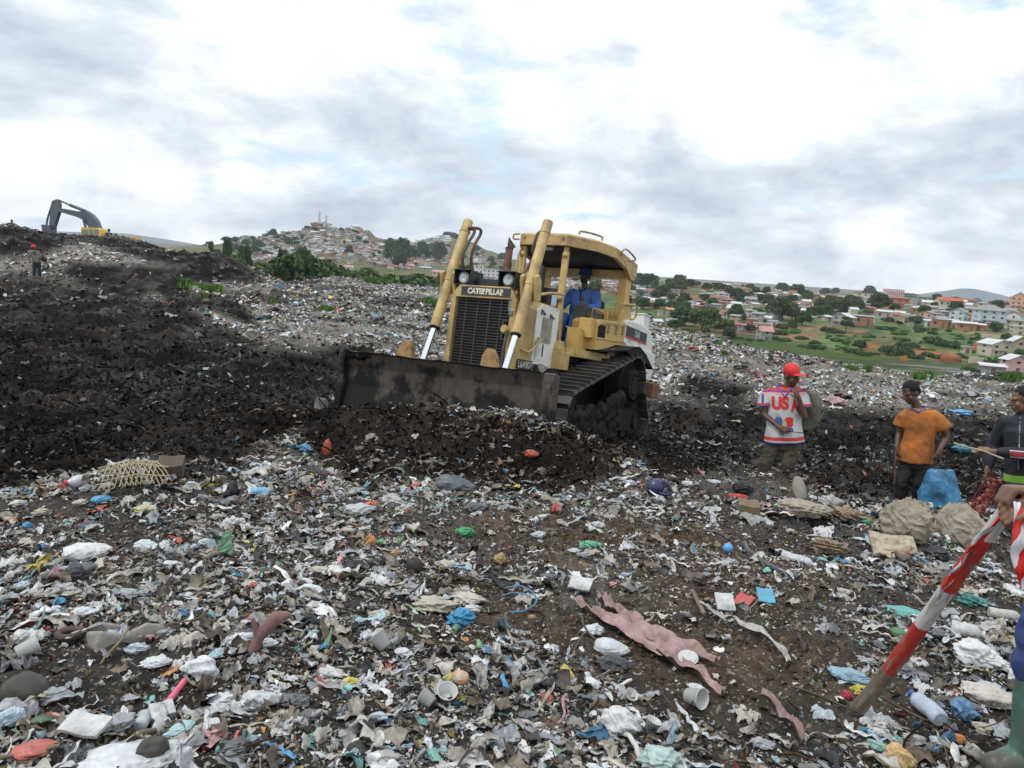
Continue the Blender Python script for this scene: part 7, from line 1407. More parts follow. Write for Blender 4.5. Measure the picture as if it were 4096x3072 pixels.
def sack(px, py, wpx, hpx, c, label, lean=0.0):
    SD[0] += 1; d = depth_at(px, py + hpx * .42); w, h = wpx * d / FPX, hpx * d / FPX; V, F = ico(6); V = V * 2; th = np.arctan2(V[:, 1], V[:, 0]); z = V[:, 2]; q = fbm(th * 1.3 + z, z * 1.5, 3, SD[0]); fold = 1 - 2 * np.abs(np.sin(th * 5 + 5 * q + z * 1.6)) ** .6; f2 = 1 - 2 * np.abs(np.sin(z * 9 + 4 * fbm(V[:, 0] * 2 + 5, V[:, 1] * 2 + z, 3, SD[0] + 3)))
    V = V * (1 + .085 * fold * (.35 + .65 * np.clip(z + .3, 0, 1)) + .018 * f2 + .05 * ridged(V, 3.1, SD[0], .6) + .05 * ridged(V, 1.3, SD[0] + 50, .8) + .16 * fbm(V[:, 0] * 1.3 + 9, V[:, 2] * 1.3 + V[:, 1], 3, SD[0] + 8))[:, None]; V[:, 0] += lean * V[:, 2]
    top = np.clip(V[:, 2] - .62, 0, 1); V[:, :2] *= (1 - .5 * top)[:, None]; V[:, 2] = np.where(V[:, 2] < -.5, -.5 + (V[:, 2] + .5) * .3, V[:, 2])
    V[:, 0] *= w / np.ptp(V[:, 0]); V[:, 1] *= w * .75 / np.ptp(V[:, 1]); V[:, 2] *= h * 1.02 / np.ptp(V[:, 2]); V[:, 2] -= V[:, 2].min() + .06 * h
    o = link('stuffed_sack', mesh_np('stuffed_sack', V, F, paint('sackcloth', c, .85, dirt=tuple(v * .5 for v in c), dirt_amt=.4, dirt_scale=7, bump=.5, bscale=40), None, True)); place(o, px, py + hpx * .42, label, 'sack', yaw=0.0); return o
sack(903, 519, 50, 46, (.33, .285, .215), 'big beige sack with deep creases beside the blue woven bag', .1); sack(957, 526, 48, 46, (.35, .30, .23), 'big round beige sack in front of the track jacket man', -.12)
def sheet(px, py, wpx, hpx, c, label, name='plastic_sheet', cat='plastic sheet', group=None, amp=.2, yaw=0.0, mat=None, stand=0.0):
    """a rag or sheet of film lying in folds; wpx across, hpx deep in the picture"""
    SD[0] += 1; r = np.random.default_rng(SD[0]); d = depth_at(px, py); w = wpx * d / FPX; dep = hpx * d / FPX / max(.25, 1.6 / math.hypot(d, 1.6)) if not stand else hpx * d / FPX
    n = 30; g = np.linspace(-.5, .5, n); x, y = np.meshgrid(g, g); rr = np.hypot(x, y) * 2; th = np.arctan2(y, x); lim = .80 + .16 * np.sin(th * 3 + r.uniform(0, 6)) + .10 * np.sin(th * 8 + r.uniform(0, 6)); s = np.minimum(1, lim / (rr + 1e-6)); x = x * s; y = y * s
    V = np.stack([x.ravel(), y.ravel(), 0 * x.ravel()], 1); Vs = V * np.array([2.2, 2.2 * dep / w if w > 0 else 1, 1]); z = ridged(Vs, 4.5, SD[0], .5) * amp * w * .22 + .03 * w; V = V * np.array([w, dep, 1]); V[:, 2] = z - .9 * np.clip(rr.ravel() - .8, 0, 1) * .1 * w
    if stand: V = np.stack([V[:, 0], V[:, 2] + .2 * (V[:, 1]) ** 2, V[:, 1] + dep * .45], 1)
    else: # drape over the ground
        P = hit(px, py, 1.3, 60); az = math.atan2(P[0], P[1]); cs, sn = math.cos(-az + yaw), math.sin(-az + yaw); X_ = P[0] + V[:, 0] * cs - V[:, 1] * sn; Y_ = P[1] + V[:, 0] * sn + V[:, 1] * cs; V[:, 2] += height(X_, Y_) - P[2] + .012
    idx = np.arange(n * n).reshape(n, n); F = np.stack([idx[:-1, :-1].ravel(), idx[:-1, 1:].ravel(), idx[1:, 1:].ravel(), idx[1:, :-1].ravel()], 1)
    o = link(name, mesh_np(name, V, F, mat or fm_(c), None, False)); place(o, px, py, label, cat, group, yaw=yaw); return o
W1, GR, BE, LB = (.60, .61, .62), (.30, .31, .33), (.42, .38, .31), (.30, .42, .50)
# notable bags
for a in [
 (978, 530, 34, 22, (.25, .21, .16), 'loose beige sack tail lying right of the round sack', 'stuffed_sack', 'sack', .2, 9), (937, 553, 26, 17, (.022, .022, .026), 'shiny black bag below the round beige sack', 'plastic_bag', 'plastic bag', .14, 6),
 (826, 545, 40, 17, (.22, .165, .095), 'tan fibre rag heaped left of the two beige sacks', 'sacking_rag', 'rag', .35, 10), (846, 512, 44, 16, (.24, .175, .11), 'tan torn sacking behind the fibre rag', 'sacking_rag', 'rag', .4, 10),
 (802, 508, 56, 18, (.30, .255, .19), 'pale beige sheet of sacking spread behind the grey bottle', 'sacking_rag', 'rag', .25, 8), (830, 500, 24, 16, (.34, .34, .33), 'greyish white bag on top of the pale sacking', 'plastic_bag', 'plastic bag', .2, 6),
 (741, 487, 22, 16, (.018, .018, .020), 'black crumpled bag at the feet of the man with the red cap', 'plastic_bag', 'plastic bag', .18, 7), (738, 497, 20, 9, (.42, .03, .04), 'bright red wrapper left of the brown block', 'wrapper', 'wrapper', .2, 7),
 (451, 484, 38, 20, (.10, .115, .13), 'large slate grey bag lying below the pushed heap', 'plastic_bag', 'plastic bag', .14, 6), (474, 507, 24, 12, (.085, .095, .105), 'smaller slate grey bag below the large one', 'plastic_bag', 'plastic bag', .16, 7),
 (358, 509, 34, 13, (.42, .42, .42), 'long grey white bag left of the slate grey bag', 'plastic_bag', 'plastic bag', .2, 6), (391, 500, 24, 17, (.40, .39, .38), 'grey bag with a peak beside the long grey white bag', 'plastic_bag', 'plastic bag', .3, 6),
 (85, 551, 44, 18, (.60, .60, .60), 'plump white bag lying alone near the left border', 'plastic_bag', 'plastic bag', .10, 5), (145, 545, 26, 13, (.52, .56, .58), 'bluish white bag right of the plump white bag', 'plastic_bag', 'plastic bag', .2, 6),
 (56, 573, 14, 14, (.36, .14, .22), 'small mauve pink rag beside a dark grey bag', 'rag', 'rag', .25, 7), (74, 570, 22, 17, (.075, .08, .09), 'dark grey bag beside the mauve rag', 'plastic_bag', 'plastic bag', .2, 7),
 (27, 526, 13, 10, (.08, .26, .48), 'small bright blue rag near the left border', 'rag', 'rag', .2, 7), (101, 499, 20, 9, (.12, .34, .55), 'blue rag below the bottle with the red cap', 'rag', 'rag', .3, 7), (259, 491, 26, 8, (.16, .40, .55), 'long light blue rag at the edge of the black earth', 'rag', 'rag', .3, 7),
 (146, 508, 24, 11, (.46, .40, .24), 'yellowish cream rag below the wicker basket', 'rag', 'rag', .25, 7), (462, 616, 34, 20, (.045, .24, .42), 'vivid blue plastic bag in the middle of the litter', 'plastic_bag', 'plastic bag', .28, 8),
 (433, 603, 50, 16, (.42, .38, .31), 'beige sheet bundle behind the vivid blue bag', 'sacking_rag', 'rag', .3, 8), (466, 598, 38, 14, (.50, .46, .40), 'cream bag above the vivid blue bag', 'plastic_bag', 'plastic bag', .3, 8),
 (204, 668, 32, 30, (.60, .61, .63), 'white translucent bag left of the pink root', 'plastic_bag', 'plastic bag', .16, 6), (260, 699, 48, 18, (.52, .52, .52), 'twisted white bag below the pink root', 'plastic_bag', 'plastic bag', .3, 8),
 (618, 718, 46, 30, (.58, .58, .58), 'large crumpled white bag beside the lettered cup', 'plastic_bag', 'plastic bag', .22, 8), (609, 646, 36, 18, (.50, .52, .54), 'flat white packet on a black rag', 'packet', 'packet', .08, 5), (612, 663, 44, 16, (.05, .05, .055), 'black rag below the flat white packet', 'rag', 'rag', .3, 8),
 (974, 652, 46, 26, (.62, .62, .63), 'knotted white carrier bag right of the stake', 'plastic_bag', 'plastic bag', .22, 7), (986, 694, 58, 20, (.50, .45, .40), 'pale dirty cloth left of the green boot', 'rag', 'rag', .2, 8), (962, 708, 30, 24, (.12, .24, .40), 'blue and white bag below the pale dirty cloth', 'plastic_bag', 'plastic bag', .25, 8),
 (898, 755, 30, 26, (.50, .34, .16), 'orange yellow wrapper at the bottom border', 'wrapper', 'wrapper', .25, 7), (878, 745, 22, 12, (.22, .36, .32), 'sea green crumpled cup beside the orange yellow wrapper', 'cup', 'cup', .2, 6), (958, 738, 18, 10, (.55, .20, .04), 'small orange packet near the bottom right', 'packet', 'packet', .15, 6),
 (972, 600, 34, 14, (.05, .19, .17), 'teal green cloth behind the stake', 'cloth', 'cloth', .3, 8), (906, 612, 46, 8, (.10, .34, .32), 'long turquoise strip left of the stake', 'strip', 'strip', .2, 6), (867, 521, 10, 6, (.10, .32, .20), 'small green lump between the two tan rags', 'rag', 'rag', .2, 5),
 (847, 674, 50, 11, (.24, .36, .44), 'torn pale blue strip above the yellow scrap', 'strip', 'strip', .3, 8), (862, 690, 26, 12, (.46, .42, .07), 'acid yellow scrap left of the stake foot', 'scrap', 'scrap', .3, 7), (846, 694, 12, 10, (.40, .03, .04), 'dark red scrap beside the acid yellow one', 'scrap', 'scrap', .2, 6),
 (942, 709, 0, 0, W1, None, '', '', 0, 0),
 (466, 531, 22, 10, (.05, .28, .10), 'emerald green rag below the slate grey bags', 'rag', 'rag', .3, 7), (590, 544, 26, 9, (.10, .36, .22), 'green and white wrapper on the bare soil', 'wrapper', 'wrapper', .3, 7), (370, 540, 14, 16, (.50, .26, .10), 'orange printed packet at the edge of the brown soil', 'packet', 'packet', .2, 6),
 (32, 749, 44, 16, (.45, .13, .10), 'red and white carton in the bottom left corner', 'carton', 'carton', .14, 6), (182, 727, 34, 14, (.36, .50, .52), 'turquoise printed packet right of the white box', 'packet', 'packet', .2, 7), (350, 681, 18, 12, (.52, .45, .10), 'yellow wrapper with print among the white bags', 'wrapper', 'wrapper', .2, 7),
 (13, 715, 26, 22, (.40, .50, .56), 'pale blue bag cut by the left border', 'plastic_bag', 'plastic bag', .25, 7), (125, 760, 110, 18, (.55, .56, .57), 'long white sheet along the bottom border', 'plastic_sheet', 'plastic sheet', .16, 7), (660, 757, 56, 26, (.36, .46, .44), 'pale sea green sheet at the bottom border', 'plastic_sheet', 'plastic sheet', .2, 8),
 (395, 554, 16, 12, (.38, .25, .10), 'ochre foam lump beside the black ball', 'foam_lump', 'foam', .2, 7), (500, 558, 14, 14, (.36, .27, .12), 'ochre sponge right of the black ball', 'foam_lump', 'foam', .2, 7), (327, 447, 9, 20, (.42, .10, .05), 'orange red rag standing in the pushed heap', 'rag', 'rag', .2, 6), (531, 453, 16, 9, (.45, .10, .05), 'orange packet on the pushed heap below the blade', 'packet', 'packet', .2, 6),
 (305, 448, 16, 10, (.10, .26, .42), 'blue rag on the left flank of the pushed heap', 'rag', 'rag', .3, 7), (961, 448, 18, 9, (.08, .26, .34), 'teal rag on the earth bank behind the blue bag', 'rag', 'rag', .3, 7), (960, 412, 30, 7, (.12, .33, .55), 'light blue sheet on the pale plain behind the orange shirted man', 'plastic_sheet', 'plastic sheet', .3, 7), (835, 400, 22, 9, (.42, .27, .27), 'dusty pink cloth lying on the plain behind the men', 'cloth', 'cloth', .3, 7),
 (770, 560, 0, 0, W1, None, '', '', 0, 0)]:
    if a[5] is None: continue
    px, py, wp, hp, c, lab, nm_, cat_, amp_, sc_ = a; crumple(px, py, wp, hp, c, lab, nm_, cat_, amp=amp_, tail=.12 if 'sack' in nm_ and 'rag' not in nm_ else .5, sc=sc_ * .45, yaw=0.0 if wp > 40 or 'sack' in nm_ else None)
# unspecific crumpled bags between them
rp_ = random.Random(21); cols = [((.55, .56, .58), 'white'), ((.50, .50, .49), 'white'), ((.38, .36, .32), 'greyish beige'), ((.30, .31, .33), 'grey'), ((.40, .46, .50), 'pale blue'), ((.12, .12, .13), 'dark grey'), ((.44, .40, .33), 'greyish beige')]
nb_ = 0
while nb_ < 215:
    px, py = rp_.uniform(0, 1024), 768 - 290 * rp_.random() ** .8
    sof = float(np.clip(sum(polyw(p, np.array([px]), np.array([py]), s) for p, s in SOIL), 0, 1)[0]) if True else 0; mkf = float(muck(np.array([px]), np.array([py]))[0])
    if mkf > .3 or rp_.random() < sof * .75 or (px > 480 and rp_.random() < .35): continue
    c, cn = rp_.choice(cols); k_ = .5 + (py - 478) / 290 * .8; sz = rp_.uniform(11, 31) * k_ * (1.15 if px < 480 else .9)
    if rp_.random() < .6: crumple(px, py, sz, sz * rp_.uniform(.28, .5), c, f'crumpled {cn} plastic bag among the strewn litter', 'plastic_bag', 'plastic bag', f'crumpled {cn} bags in the litter', amp=rp_.uniform(.2, .34), sc=rp_.uniform(2.2, 4.5))
    else: sheet(px, py, sz * 1.2, sz * .55, c, f'torn {cn} piece of film lying in folds on the litter', 'torn_film', 'plastic film', f'torn {cn} films on the litter', amp=rp_.uniform(.5, .9), yaw=rp_.uniform(-.8, .8))
    nb_ += 1
# long pink cloth, trailing down the slope in two limbs
pinkm = film('dusty_pink_cloth', (.38, .25, .24), dirt=(.19, .13, .11), amt=.6, rough=.8)
def strip_on_ground(pts, wid, name, mat, label, cat, lift=.02, amp=.02, seg=60):
    P = [np.array(hit(x, y, 1.3, 60)) for x, y in pts]; cum = [0]
    for i in range(len(P) - 1): cum.append(cum[-1] + np.linalg.norm(P[i + 1] - P[i]))
    V = []; m = 9; SD[0] += 1; O = P[0]
    for k in range(seg + 1):
        s = cum[-1] * k / seg; q = np.array([np.interp(s, cum, [p[j] for p in P]) for j in range(2)]); s2 = min(cum[-1], s + .02); q2 = np.array([np.interp(s2, cum, [p[j] for p in P]) for j in range(2)]); s1 = max(0, s - .02); q1 = np.array([np.interp(s1, cum, [p[j] for p in P]) for j in range(2)]); d = (q2 - q1) / np.linalg.norm(q2 - q1); nrm = np.array([-d[1], d[0]]); w = np.interp(k / seg, np.linspace(0, 1, len(wid)), wid)
        for j in range(m):
            t_ = (j / (m - 1) - .5) * w; xy = q + nrm * t_; fold = abs(math.sin(j * 1.9 + s * 5)) * amp + amp * .6 * math.sin(s * 31 + j); V.append((xy[0], xy[1], fold))
    V = np.array(V); V[:, 2] += height(V[:, 0], V[:, 1]) + lift; idx = np.arange((seg + 1) * m).reshape(seg + 1, m); F = np.stack([idx[:-1, :-1].ravel(), idx[:-1, 1:].ravel(), idx[1:, 1:].ravel(), idx[1:, :-1].ravel()], 1)
    o = link(name, mesh_np(name, V - O, F, mat)); o.location = O; tag(o, label, cat); return o
pk = empty('pink_cloth', hit(576, 605)); tag(pk, 'long dusty pink cloth trailing down the slope in the middle of the litter', 'cloth')
for pts_, wd_ in (([(601, 601), (618, 616), (640, 632), (668, 646), (692, 658), (716, 668)], [.05, .07, .09, .12, .12, .04]), ([(574, 605), (596, 618), (622, 634), (650, 650), (680, 668), (706, 688), (722, 700)], [.03, .07, .09, .10, .11, .07, .02])):
    o = strip_on_ground(pts_, wd_, 'cloth_limb', pinkm, None, None, .03, .018); o.parent = pk; o.matrix_parent_inverse = Matrix.Translation(pk.location).inverted()
strip_on_ground([(762, 700), (778, 716), (796, 738), (802, 752)], [.015, .04, .05, .02], 'pink_rag', pinkm, 'narrow pink rag lying right of the long pink cloth', 'rag', .03, .02)
strip_on_ground([(700, 608), (722, 622), (750, 634), (778, 652), (788, 668)], [.02, .035, .04, .04, .02], 'film_strip', fm_((.38, .37, .34)), 'grey plastic strip winding across the dark hollow', 'strip', .03, .01)
# hose, cables, twine
def tube_on_ground(pts, r, name, mat, label, cat, lift=0.0):
    P = [np.array(hit(x, y, 1.3, 60)) for x, y in pts]; O = P[0]; Q = []
    for i in range(len(P) - 1):
        p0, p1, p2, p3 = P[max(i - 1, 0)], P[i], P[i + 1], P[min(i + 2, len(P) - 1)]
        for k in range(8): u = k / 8; q = .5 * ((2 * p1) + (p2 - p0) * u + (2 * p0 - 5 * p1 + 4 * p2 - p3) * u * u + (3 * p1 - p0 - 3 * p2 + p3) * u ** 3); Q.append(q)
    Q.append(P[-1]); Q = [tuple(np.array((q[0], q[1], max(q[2], hz(q[0], q[1])) + r * .7 + lift)) - O) for q in Q]; m = MB(); m.tube(Q, r, 8); o = m.build(name, mat); o.location = O; return tag(o, label, cat)
tube_on_ground([(744, 545), (748, 553), (760, 563), (778, 572), (798, 580)], .020, 'hose', paint('grey_hose', (.07, .075, .08), .5), 'dark grey hose curving over the soil below the blue ball', 'hose')
tube_on_ground([(600, 731), (622, 737), (634, 748), (640, 766)], .009, 'cable', paint('white_cable', (.5, .5, .48), .5), 'white cable looping beside the sea green sheet', 'cable', .01)
tube_on_ground([(506, 628), (511, 640), (514, 655), (522, 670)], .006, 'cord', paint('tan_cord', (.30, .25, .18), .8), 'thin tan cord right of the vivid blue bag', 'cord')
for pts_, lab in (([(505, 592), (520, 590), (532, 596), (536, 606), (525, 615), (508, 616)], 'blue twine looped around white bags'), ([(502, 600), (515, 597), (530, 601)], 'short blue twine inside the larger twine loop')): tube_on_ground(pts_, .004, 'twine', paint('blue_twine', (.07, .20, .33), .7), lab, 'twine', .02)
tube_on_ground([(616, 690), (625, 684), (631, 681)], .007, 'drinking_straw', paint('white_straw', (.6, .6, .6), .5), 'white drinking straw lying on the brown soil', 'straw')
tube_on_ground([(165, 710), (174, 699), (185, 685)], .012, 'plastic_stick', paint('hot_pink', (.62, .12, .20), .45), 'bright pink plastic stick near the lower left', 'stick', .01)
for pts_, r_, lab in (([(692, 594), (697, 604), (704, 618)], .012, 'short brown stick standing in the dark hollow'), ([(95, 765), (130, 745), (155, 735)], .010, 'long grey stick crossing the bottom left litter'), ([(120, 733), (130, 714)], .014, 'flat wooden slat left of the clear bottle'), ([(0, 762), (30, 757), (60, 750)], .007, 'thin reed in the bottom left corner'), ([(244, 755), (245, 735)], .009, 'upright wooden peg below the twisted white bag')): tube_on_ground(pts_, r_, 'stick', paint('weathered_wood', (.18, .14, .10), .85, dirt=(.09, .07, .05), dirt_amt=.5), lab, 'stick', .01)
# bottles
def bottle(px, py, lpx, c, label, capc=None, yaw=0.0, rr_=.17):
    d = depth_at(px, py); L_ = lpx * d / FPX; r = L_ * rr_; root = empty('plastic_bottle'); m = MB(); pr = [(-.5, .75), (-.47, .98), (-.3, 1), (-.2, .93), (-.1, 1), (.05, 1), (.12, .93), (.2, 1), (.3, .9), (.38, .55), (.42, .35), (.48, .33)]
    m.loft([((x * L_, .02 * L_ * math.sin(x * 9), r * .9), r * k_, r * k_ * .9, (0, 1, 0), (0, 0, 1)) for x, k_ in pr], 18); m.build('bottle_body', film('bottle_plastic', c, rough=.15), root)
    m = MB(); m.tube([(.46 * L_, 0, r * .9), (.53 * L_, 0, r * .9)], r * .42, 12); m.build('bottle_cap', paint('cap_plastic', capc or (.6, .6, .6), .4), root); place(root, px, py + 2, label, 'bottle', yaw=yaw); return root
bottle(798, 563, 34, (.44, .46, .48), 'greyish clear bottle lying right of the grey hose', None, -.35); bottle(925, 712, 46, (.38, .44, .52), 'clear water bottle with blue base near the stake foot', (.05, .10, .35), math.pi - .9, .2); bottle(966, 636, 28, (.46, .46, .45), 'stubby white bottle on the knotted carrier bag', None, .1, .3); bottle(1005, 618, 30, (.42, .40, .37), 'dirty white bottle at the right border', None, .35, .2)
bottle(86, 484, 38, (.50, .52, .54), 'white bottle with red cap left of the wicker basket', (.50, .04, .06), math.pi + .35, .18); bottle(143, 724, 26, (.38, .43, .45), 'clear bottle seen from its base beside the white box', None, 1.2, .3)
# ball, helmet shell, rocks
def ball(px, py, wpx, mat, label, name='ball', cat='ball', sq=1.0, seed=0, rough=0.0):
    d = depth_at(px, py + wpx * .4); r = wpx * d / FPX / 2; V, F = ICO4; V = V * 2 * r; 
    if rough: V = V * (1 + ridged(V / r, 1.6, seed, rough)[:, None])
    V = V * np.array([1, .85 if rough else 1, sq]); V[:, 2] += r * sq * .75; o = link(name, mesh_np(name, V, F, mat, None, True)); place(o, px, py + wpx * .4, label, cat); return o
ball(727.5, 548, 10, paint('sky_blue_plastic', (.10, .33, .62), .35), 'small sky blue ball lying on the bare soil'); ball(414, 565, 17, paint('black_ball', (.028, .024, .022), .7, bump=.2), 'dull black ball among white bags')
stone = paint('dark_stone', (.055, .048, .042), .75, dirt=(.10, .09, .075), dirt_amt=.4, dirt_scale=8, bump=.3)
ball(24, 682, 46, stone, 'large dark grey stone cut by the left border', 'stone', 'stone', .68, 3, .05); ball(152, 746, 32, stone, 'brown grey stone below the clear bottle', 'stone', 'stone', .8, 5, .07); ball(92, 719, 22, stone, 'small dark stone beside the flat white board', 'stone', 'stone', .7, 8, .07)
ball(532, 676 - 60, 8, paint('tan_stone', (.30, .21, .13), .8), 'small tan stone right of the tan cord', 'stone', 'stone', .7, 9, .05); ball(898, 629, 15, paint('moss_green_plastic', (.09, .20, .10), .6), 'moss green rounded lump left of the stake', 'lump', 'lump', .55, 12, .03); ball(460, 676, 17, paint('orange_white_wrap', (.50, .42, .36), .5, dirt=(.55, .20, .03), dirt_amt=.6, dirt_scale=18), 'small ball wrapped in orange and white film', sq=.85, seed=13, rough=.06)
navyp = paint('navy_plastic', (.022, .030, .085), .35, spec=.6)
d = depth_at(655, 496); s = 20 * d / FPX; m = MB(); vs = []; fs = []; nu, nv = 22, 10
for j in range(nv + 1):
    for i in range(nu): ph = math.pi * .62 * j / nv; t_ = 2 * math.pi * i / nu; rr_ = .5 * s; vs.append((rr_ * math.sin(ph) * math.cos(t_), rr_ * math.sin(ph) * math.sin(t_) * .9, rr_ * math.cos(ph)))
for j in range(nv):
    for i in range(nu): fs.append((j * nu + i, (j + 1) * nu + i, (j + 1) * nu + (i + 1) % nu, j * nu + (i + 1) % nu))
Rt_ = Matrix.Rotation(-1.15, 3, 'Y') @ Matrix.Rotation(.5, 3, 'X'); m.add([Rt_ @ Vector(v) + Vector((0, 0, s * .42)) for v in vs], fs, True); hl = empty('helmet'); sh_ = m.build('shell', navyp, hl); so_ = sh_.modifiers.new('t', 'SOLIDIFY'); so_.thickness = .03 * s
m = MB(); m.tube([(s * .18, -s * .4, s * .28), (s * .55, -s * .42, s * .25), (s * .86, -s * .15, s * .34), (s * .62, s * .1, s * .42)], s * .07, 8); m.tube([(s * .25, -s * .1, s * .82), (s * .55, -s * .12, s * .75), (s * .80, -s * .15, s * .40)], s * .06, 8); m.build('chin_guard', navyp, hl); place(hl, 655, 496, 'navy blue helmet shell with open front lying on the litter', 'helmet')
# cups, lids, boards, boxes
whc = paint('white_cup', (.50, .50, .48), .45, dirt=(.35, .33, .3), dirt_amt=.3, dirt_scale=12)
def cup(px, py, wpx, label, tilt, yaw, asp=1.1, text=None):
    d = depth_at(px, py); r = wpx * d / FPX / 2; root = empty('paper_cup'); m = MB(); h = r * 2 * asp; n = 22; vs = []; fs = []
    prof = [(.02, .0), (.72, .0), (1.0, h / r), (1.06, h / r), (1.04, h / r + .06), (.94, h / r), (.68, .08), (.02, .08)]; Rm_ = Matrix.Rotation(yaw, 3, 'Z') @ Matrix.Rotation(tilt, 3, 'Y')
    for a_, b_ in prof:
        for i in range(n): t_ = 2 * math.pi * i / n; vs.append(Rm_ @ Vector((r * a_ * math.cos(t_), r * a_ * math.sin(t_), r * b_ - h / 2)) + Vector((0, 0, r * .85)))
    for j in range(len(prof) - 1):
        for i in range(n): fs.append((j * n + i, j * n + (i + 1) % n, (j + 1) * n + (i + 1) % n, (j + 1) * n + i))
    m.add(vs, fs, True); cp = m.build('cup_wall', whc, root)
    if text: stick_on('lettering', cp, text_mesh(text, r * .8, r * 1.2, .05), (-r * .5, 0, r * .6), (1, 0, 0), (0, 0, 1), decb, cuts=1, off=.002)
    place(root, px, py, label, 'cup'); return root
cup(27, 655, 17, 'ribbed white cup tipped over above the large stone', 1.35, .2); cup(651, 732, 15, 'white cup with dark letters standing near the big white bag', .35, .3, .9, 'UA'); cup(427, 705, 16, 'white cup lying on its side left of the open white tub', 1.2, 2.6, .8); cup(446, 702, 20, 'open white tub facing up beside the tipped cup', .5, -1.3, .6); cup(694, 705, 20, 'broken white cup with orange print in the dark soil', 1.3, -.6, .9); cup(630, 701, 13, 'thin white ring cup above the broken cup', .6, -.9, .5); cup(381, 649, 18, 'white plastic cup half buried between the rag and the board', 1.0, 2.4, .8)
m = MB(); d = depth_at(687, 668); r = 10 * d / FPX; m.tube([(0, 0, .03), (0, 0, .038)], r, 26); m.tube([(0, 0, .038), (0, 0, .041)], [r * .82, r * .80], 26); lid = m.build('pot_lid', whc); place(lid, 687, 668, 'round white lid lying on the pink cloth', 'lid', sink=-.02); lid.rotation_euler[0] = .3
def board(px, py, wpx, dpx, th, mat, label, cat, name, yaw=0.0, tilt=.2, lift=.02):
    d = depth_at(px, py); w = wpx * d / FPX; h = dpx * d / FPX / max(.3, 1.6 / d); m = MB(); n = 6
    vs = []; 
    for zz_ in (0, th):
        for i in range(n + 1):
            for j in (0, 1): vs.append((w * (i / n - .5), h * (j - .5), zz_ + w * .03 * math.sin(i * 1.3 + j)))
    k = (n + 1) * 2; fs = [(2 * i, 2 * i + 2, 2 * i + 3, 2 * i + 1) for i in range(n)] + [(k + 2 * i, k + 2 * i + 1, k + 2 * i + 3, k + 2 * i + 2) for i in range(n)] + [(2 * i, k + 2 * i, k + 2 * i + 2, 2 * i + 2) for i in range(n)] + [(2 * i + 1, 2 * i + 3, k + 2 * i + 3, k + 2 * i + 1) for i in range(n)] + [(0, 1, k + 1, k), (2 * n, k + 2 * n, k + 2 * n + 1, 2 * n + 1)]
    m.add(vs, fs); o = m.build(name, mat); place(o, px, py, label, cat, yaw=yaw, tilt=tilt, sink=-lift); return o
bw = film('white_board', (.50, .50, .49), rough=.6, amt=.45); board(86, 737, 44, 16, .012, bw, 'flat white rectangular board tilted in the lower left litter', 'board', 'foam_board', -.7, .25, .04); board(580, 591, 22, 7, .01, bw, 'bright white card at the head of the pink cloth', 'card', 'white_card', -.2, .3, .04)
d = depth_at(798, 500); k_ = d / FPX; m = MB(); m.sphere((0, 0, 11 * k_), [6.5 * k_, .035, 14 * k_], 24, 14, Matrix.Rotation(-.35, 3, 'Y') @ Matrix.Rotation(-.5, 3, 'X')); o = m.build('leaning_board', paint('grey_sole', (.23, .215, .18), .8, dirt=(.2, .18, .14), dirt_amt=.5, dirt_scale=9)); place(o, 798, 500, 'long grey oval board leaning behind the pale sacking', 'board'); board(748, 512, 20, 8, .10, paint('brown_block', (.16, .12, .075), .85, bump=.3), 'brown wooden block below the black bag', 'block', 'wooden_block', .1, .0, -.02)
board(893, 553, 42, 13, .02, paint('speckled_board', (.40, .34, .24), .8, dirt=(.12, .09, .06), dirt_amt=.5, dirt_scale=14), 'speckled pale board lying in front of the creased beige sack', 'board', 'pale_board', .25, .3, .03); board(724, 608, 18, 8, .012, bw, 'white curled foam piece above the red and white label', 'foam', 'foam_piece', .3, .5, .03); board(748, 617, 0.1, .1, .001, bw, 'x y z w', 'card', 'card') if False else None
board(765, 579 - 40 + 62, 16, 9, .006, paint('cyan_scrap', (.09, .30, .42), .5), 'cyan packet right of the white foam piece', 'packet', 'packet', .2, .2, .03); board(743, 606, 16, 7, .006, paint('red_label', (.45, .08, .08), .6), 'red and white label between foam and cyan packet', 'label', 'paper_label', -.4, .3, .03)
board(161, 720, 22, 10, .06, bw, 'angular white box beside the clear bottle', 'box', 'white_box', .2, .35, .0); board(171, 474, 24, 9, .10, paint('cardboard_brown', (.085, .06, .04), .9), 'dark brown box at the right end of the wicker basket', 'box', 'brown_box', -.1, .1, .0)
m = MB(); d = depth_at(150, 576 + 40); k_ = d / FPX; conc = paint('grey_concrete', (.26, .245, .22), .9, dirt=(.16, .15, .13), dirt_amt=.5, dirt_scale=5, bump=.4)
w_, h_, q_ = 66 * k_, 30 * k_, 34 * k_; m.prism([(-w_ / 2, 0), (w_ / 2, 0), (w_ / 2, h_ * .9), (w_ * .2, h_ * 1.05), (-w_ * .1, h_ * .75), (-w_ * .42, h_ * .95)], 1, -q_ / 2, -q_ / 2 + .035); m.prism([(-w_ / 2, 0), (w_ * .3, 0), (w_ * .15, h_ * .8), (-w_ * .3, h_), (-w_ / 2, h_ * .85)], 1, q_ / 2 - .03, q_ / 2); m.prism([(-q_ / 2 + .036, 0), (q_ / 2 - .031, 0), (q_ / 2 - .031, h_ * .8), (-q_ / 2 + .036, h_ * .9)], 0, -w_ / 2, -w_ / 2 + .03); m.bbox((-w_ / 2 + .031, -q_ / 2 + .036, .01), (w_ / 2 - .05, q_ / 2 - .031, .05)); o = roughen(m.remesh('concrete_trough', conc, None, .008, 1), .012, 9); place(o, 124, 640, 'big broken grey concrete trough half buried in the litter', 'trough', yaw=.28, tilt=-.2, sink=.07); o.rotation_euler[1] = .16
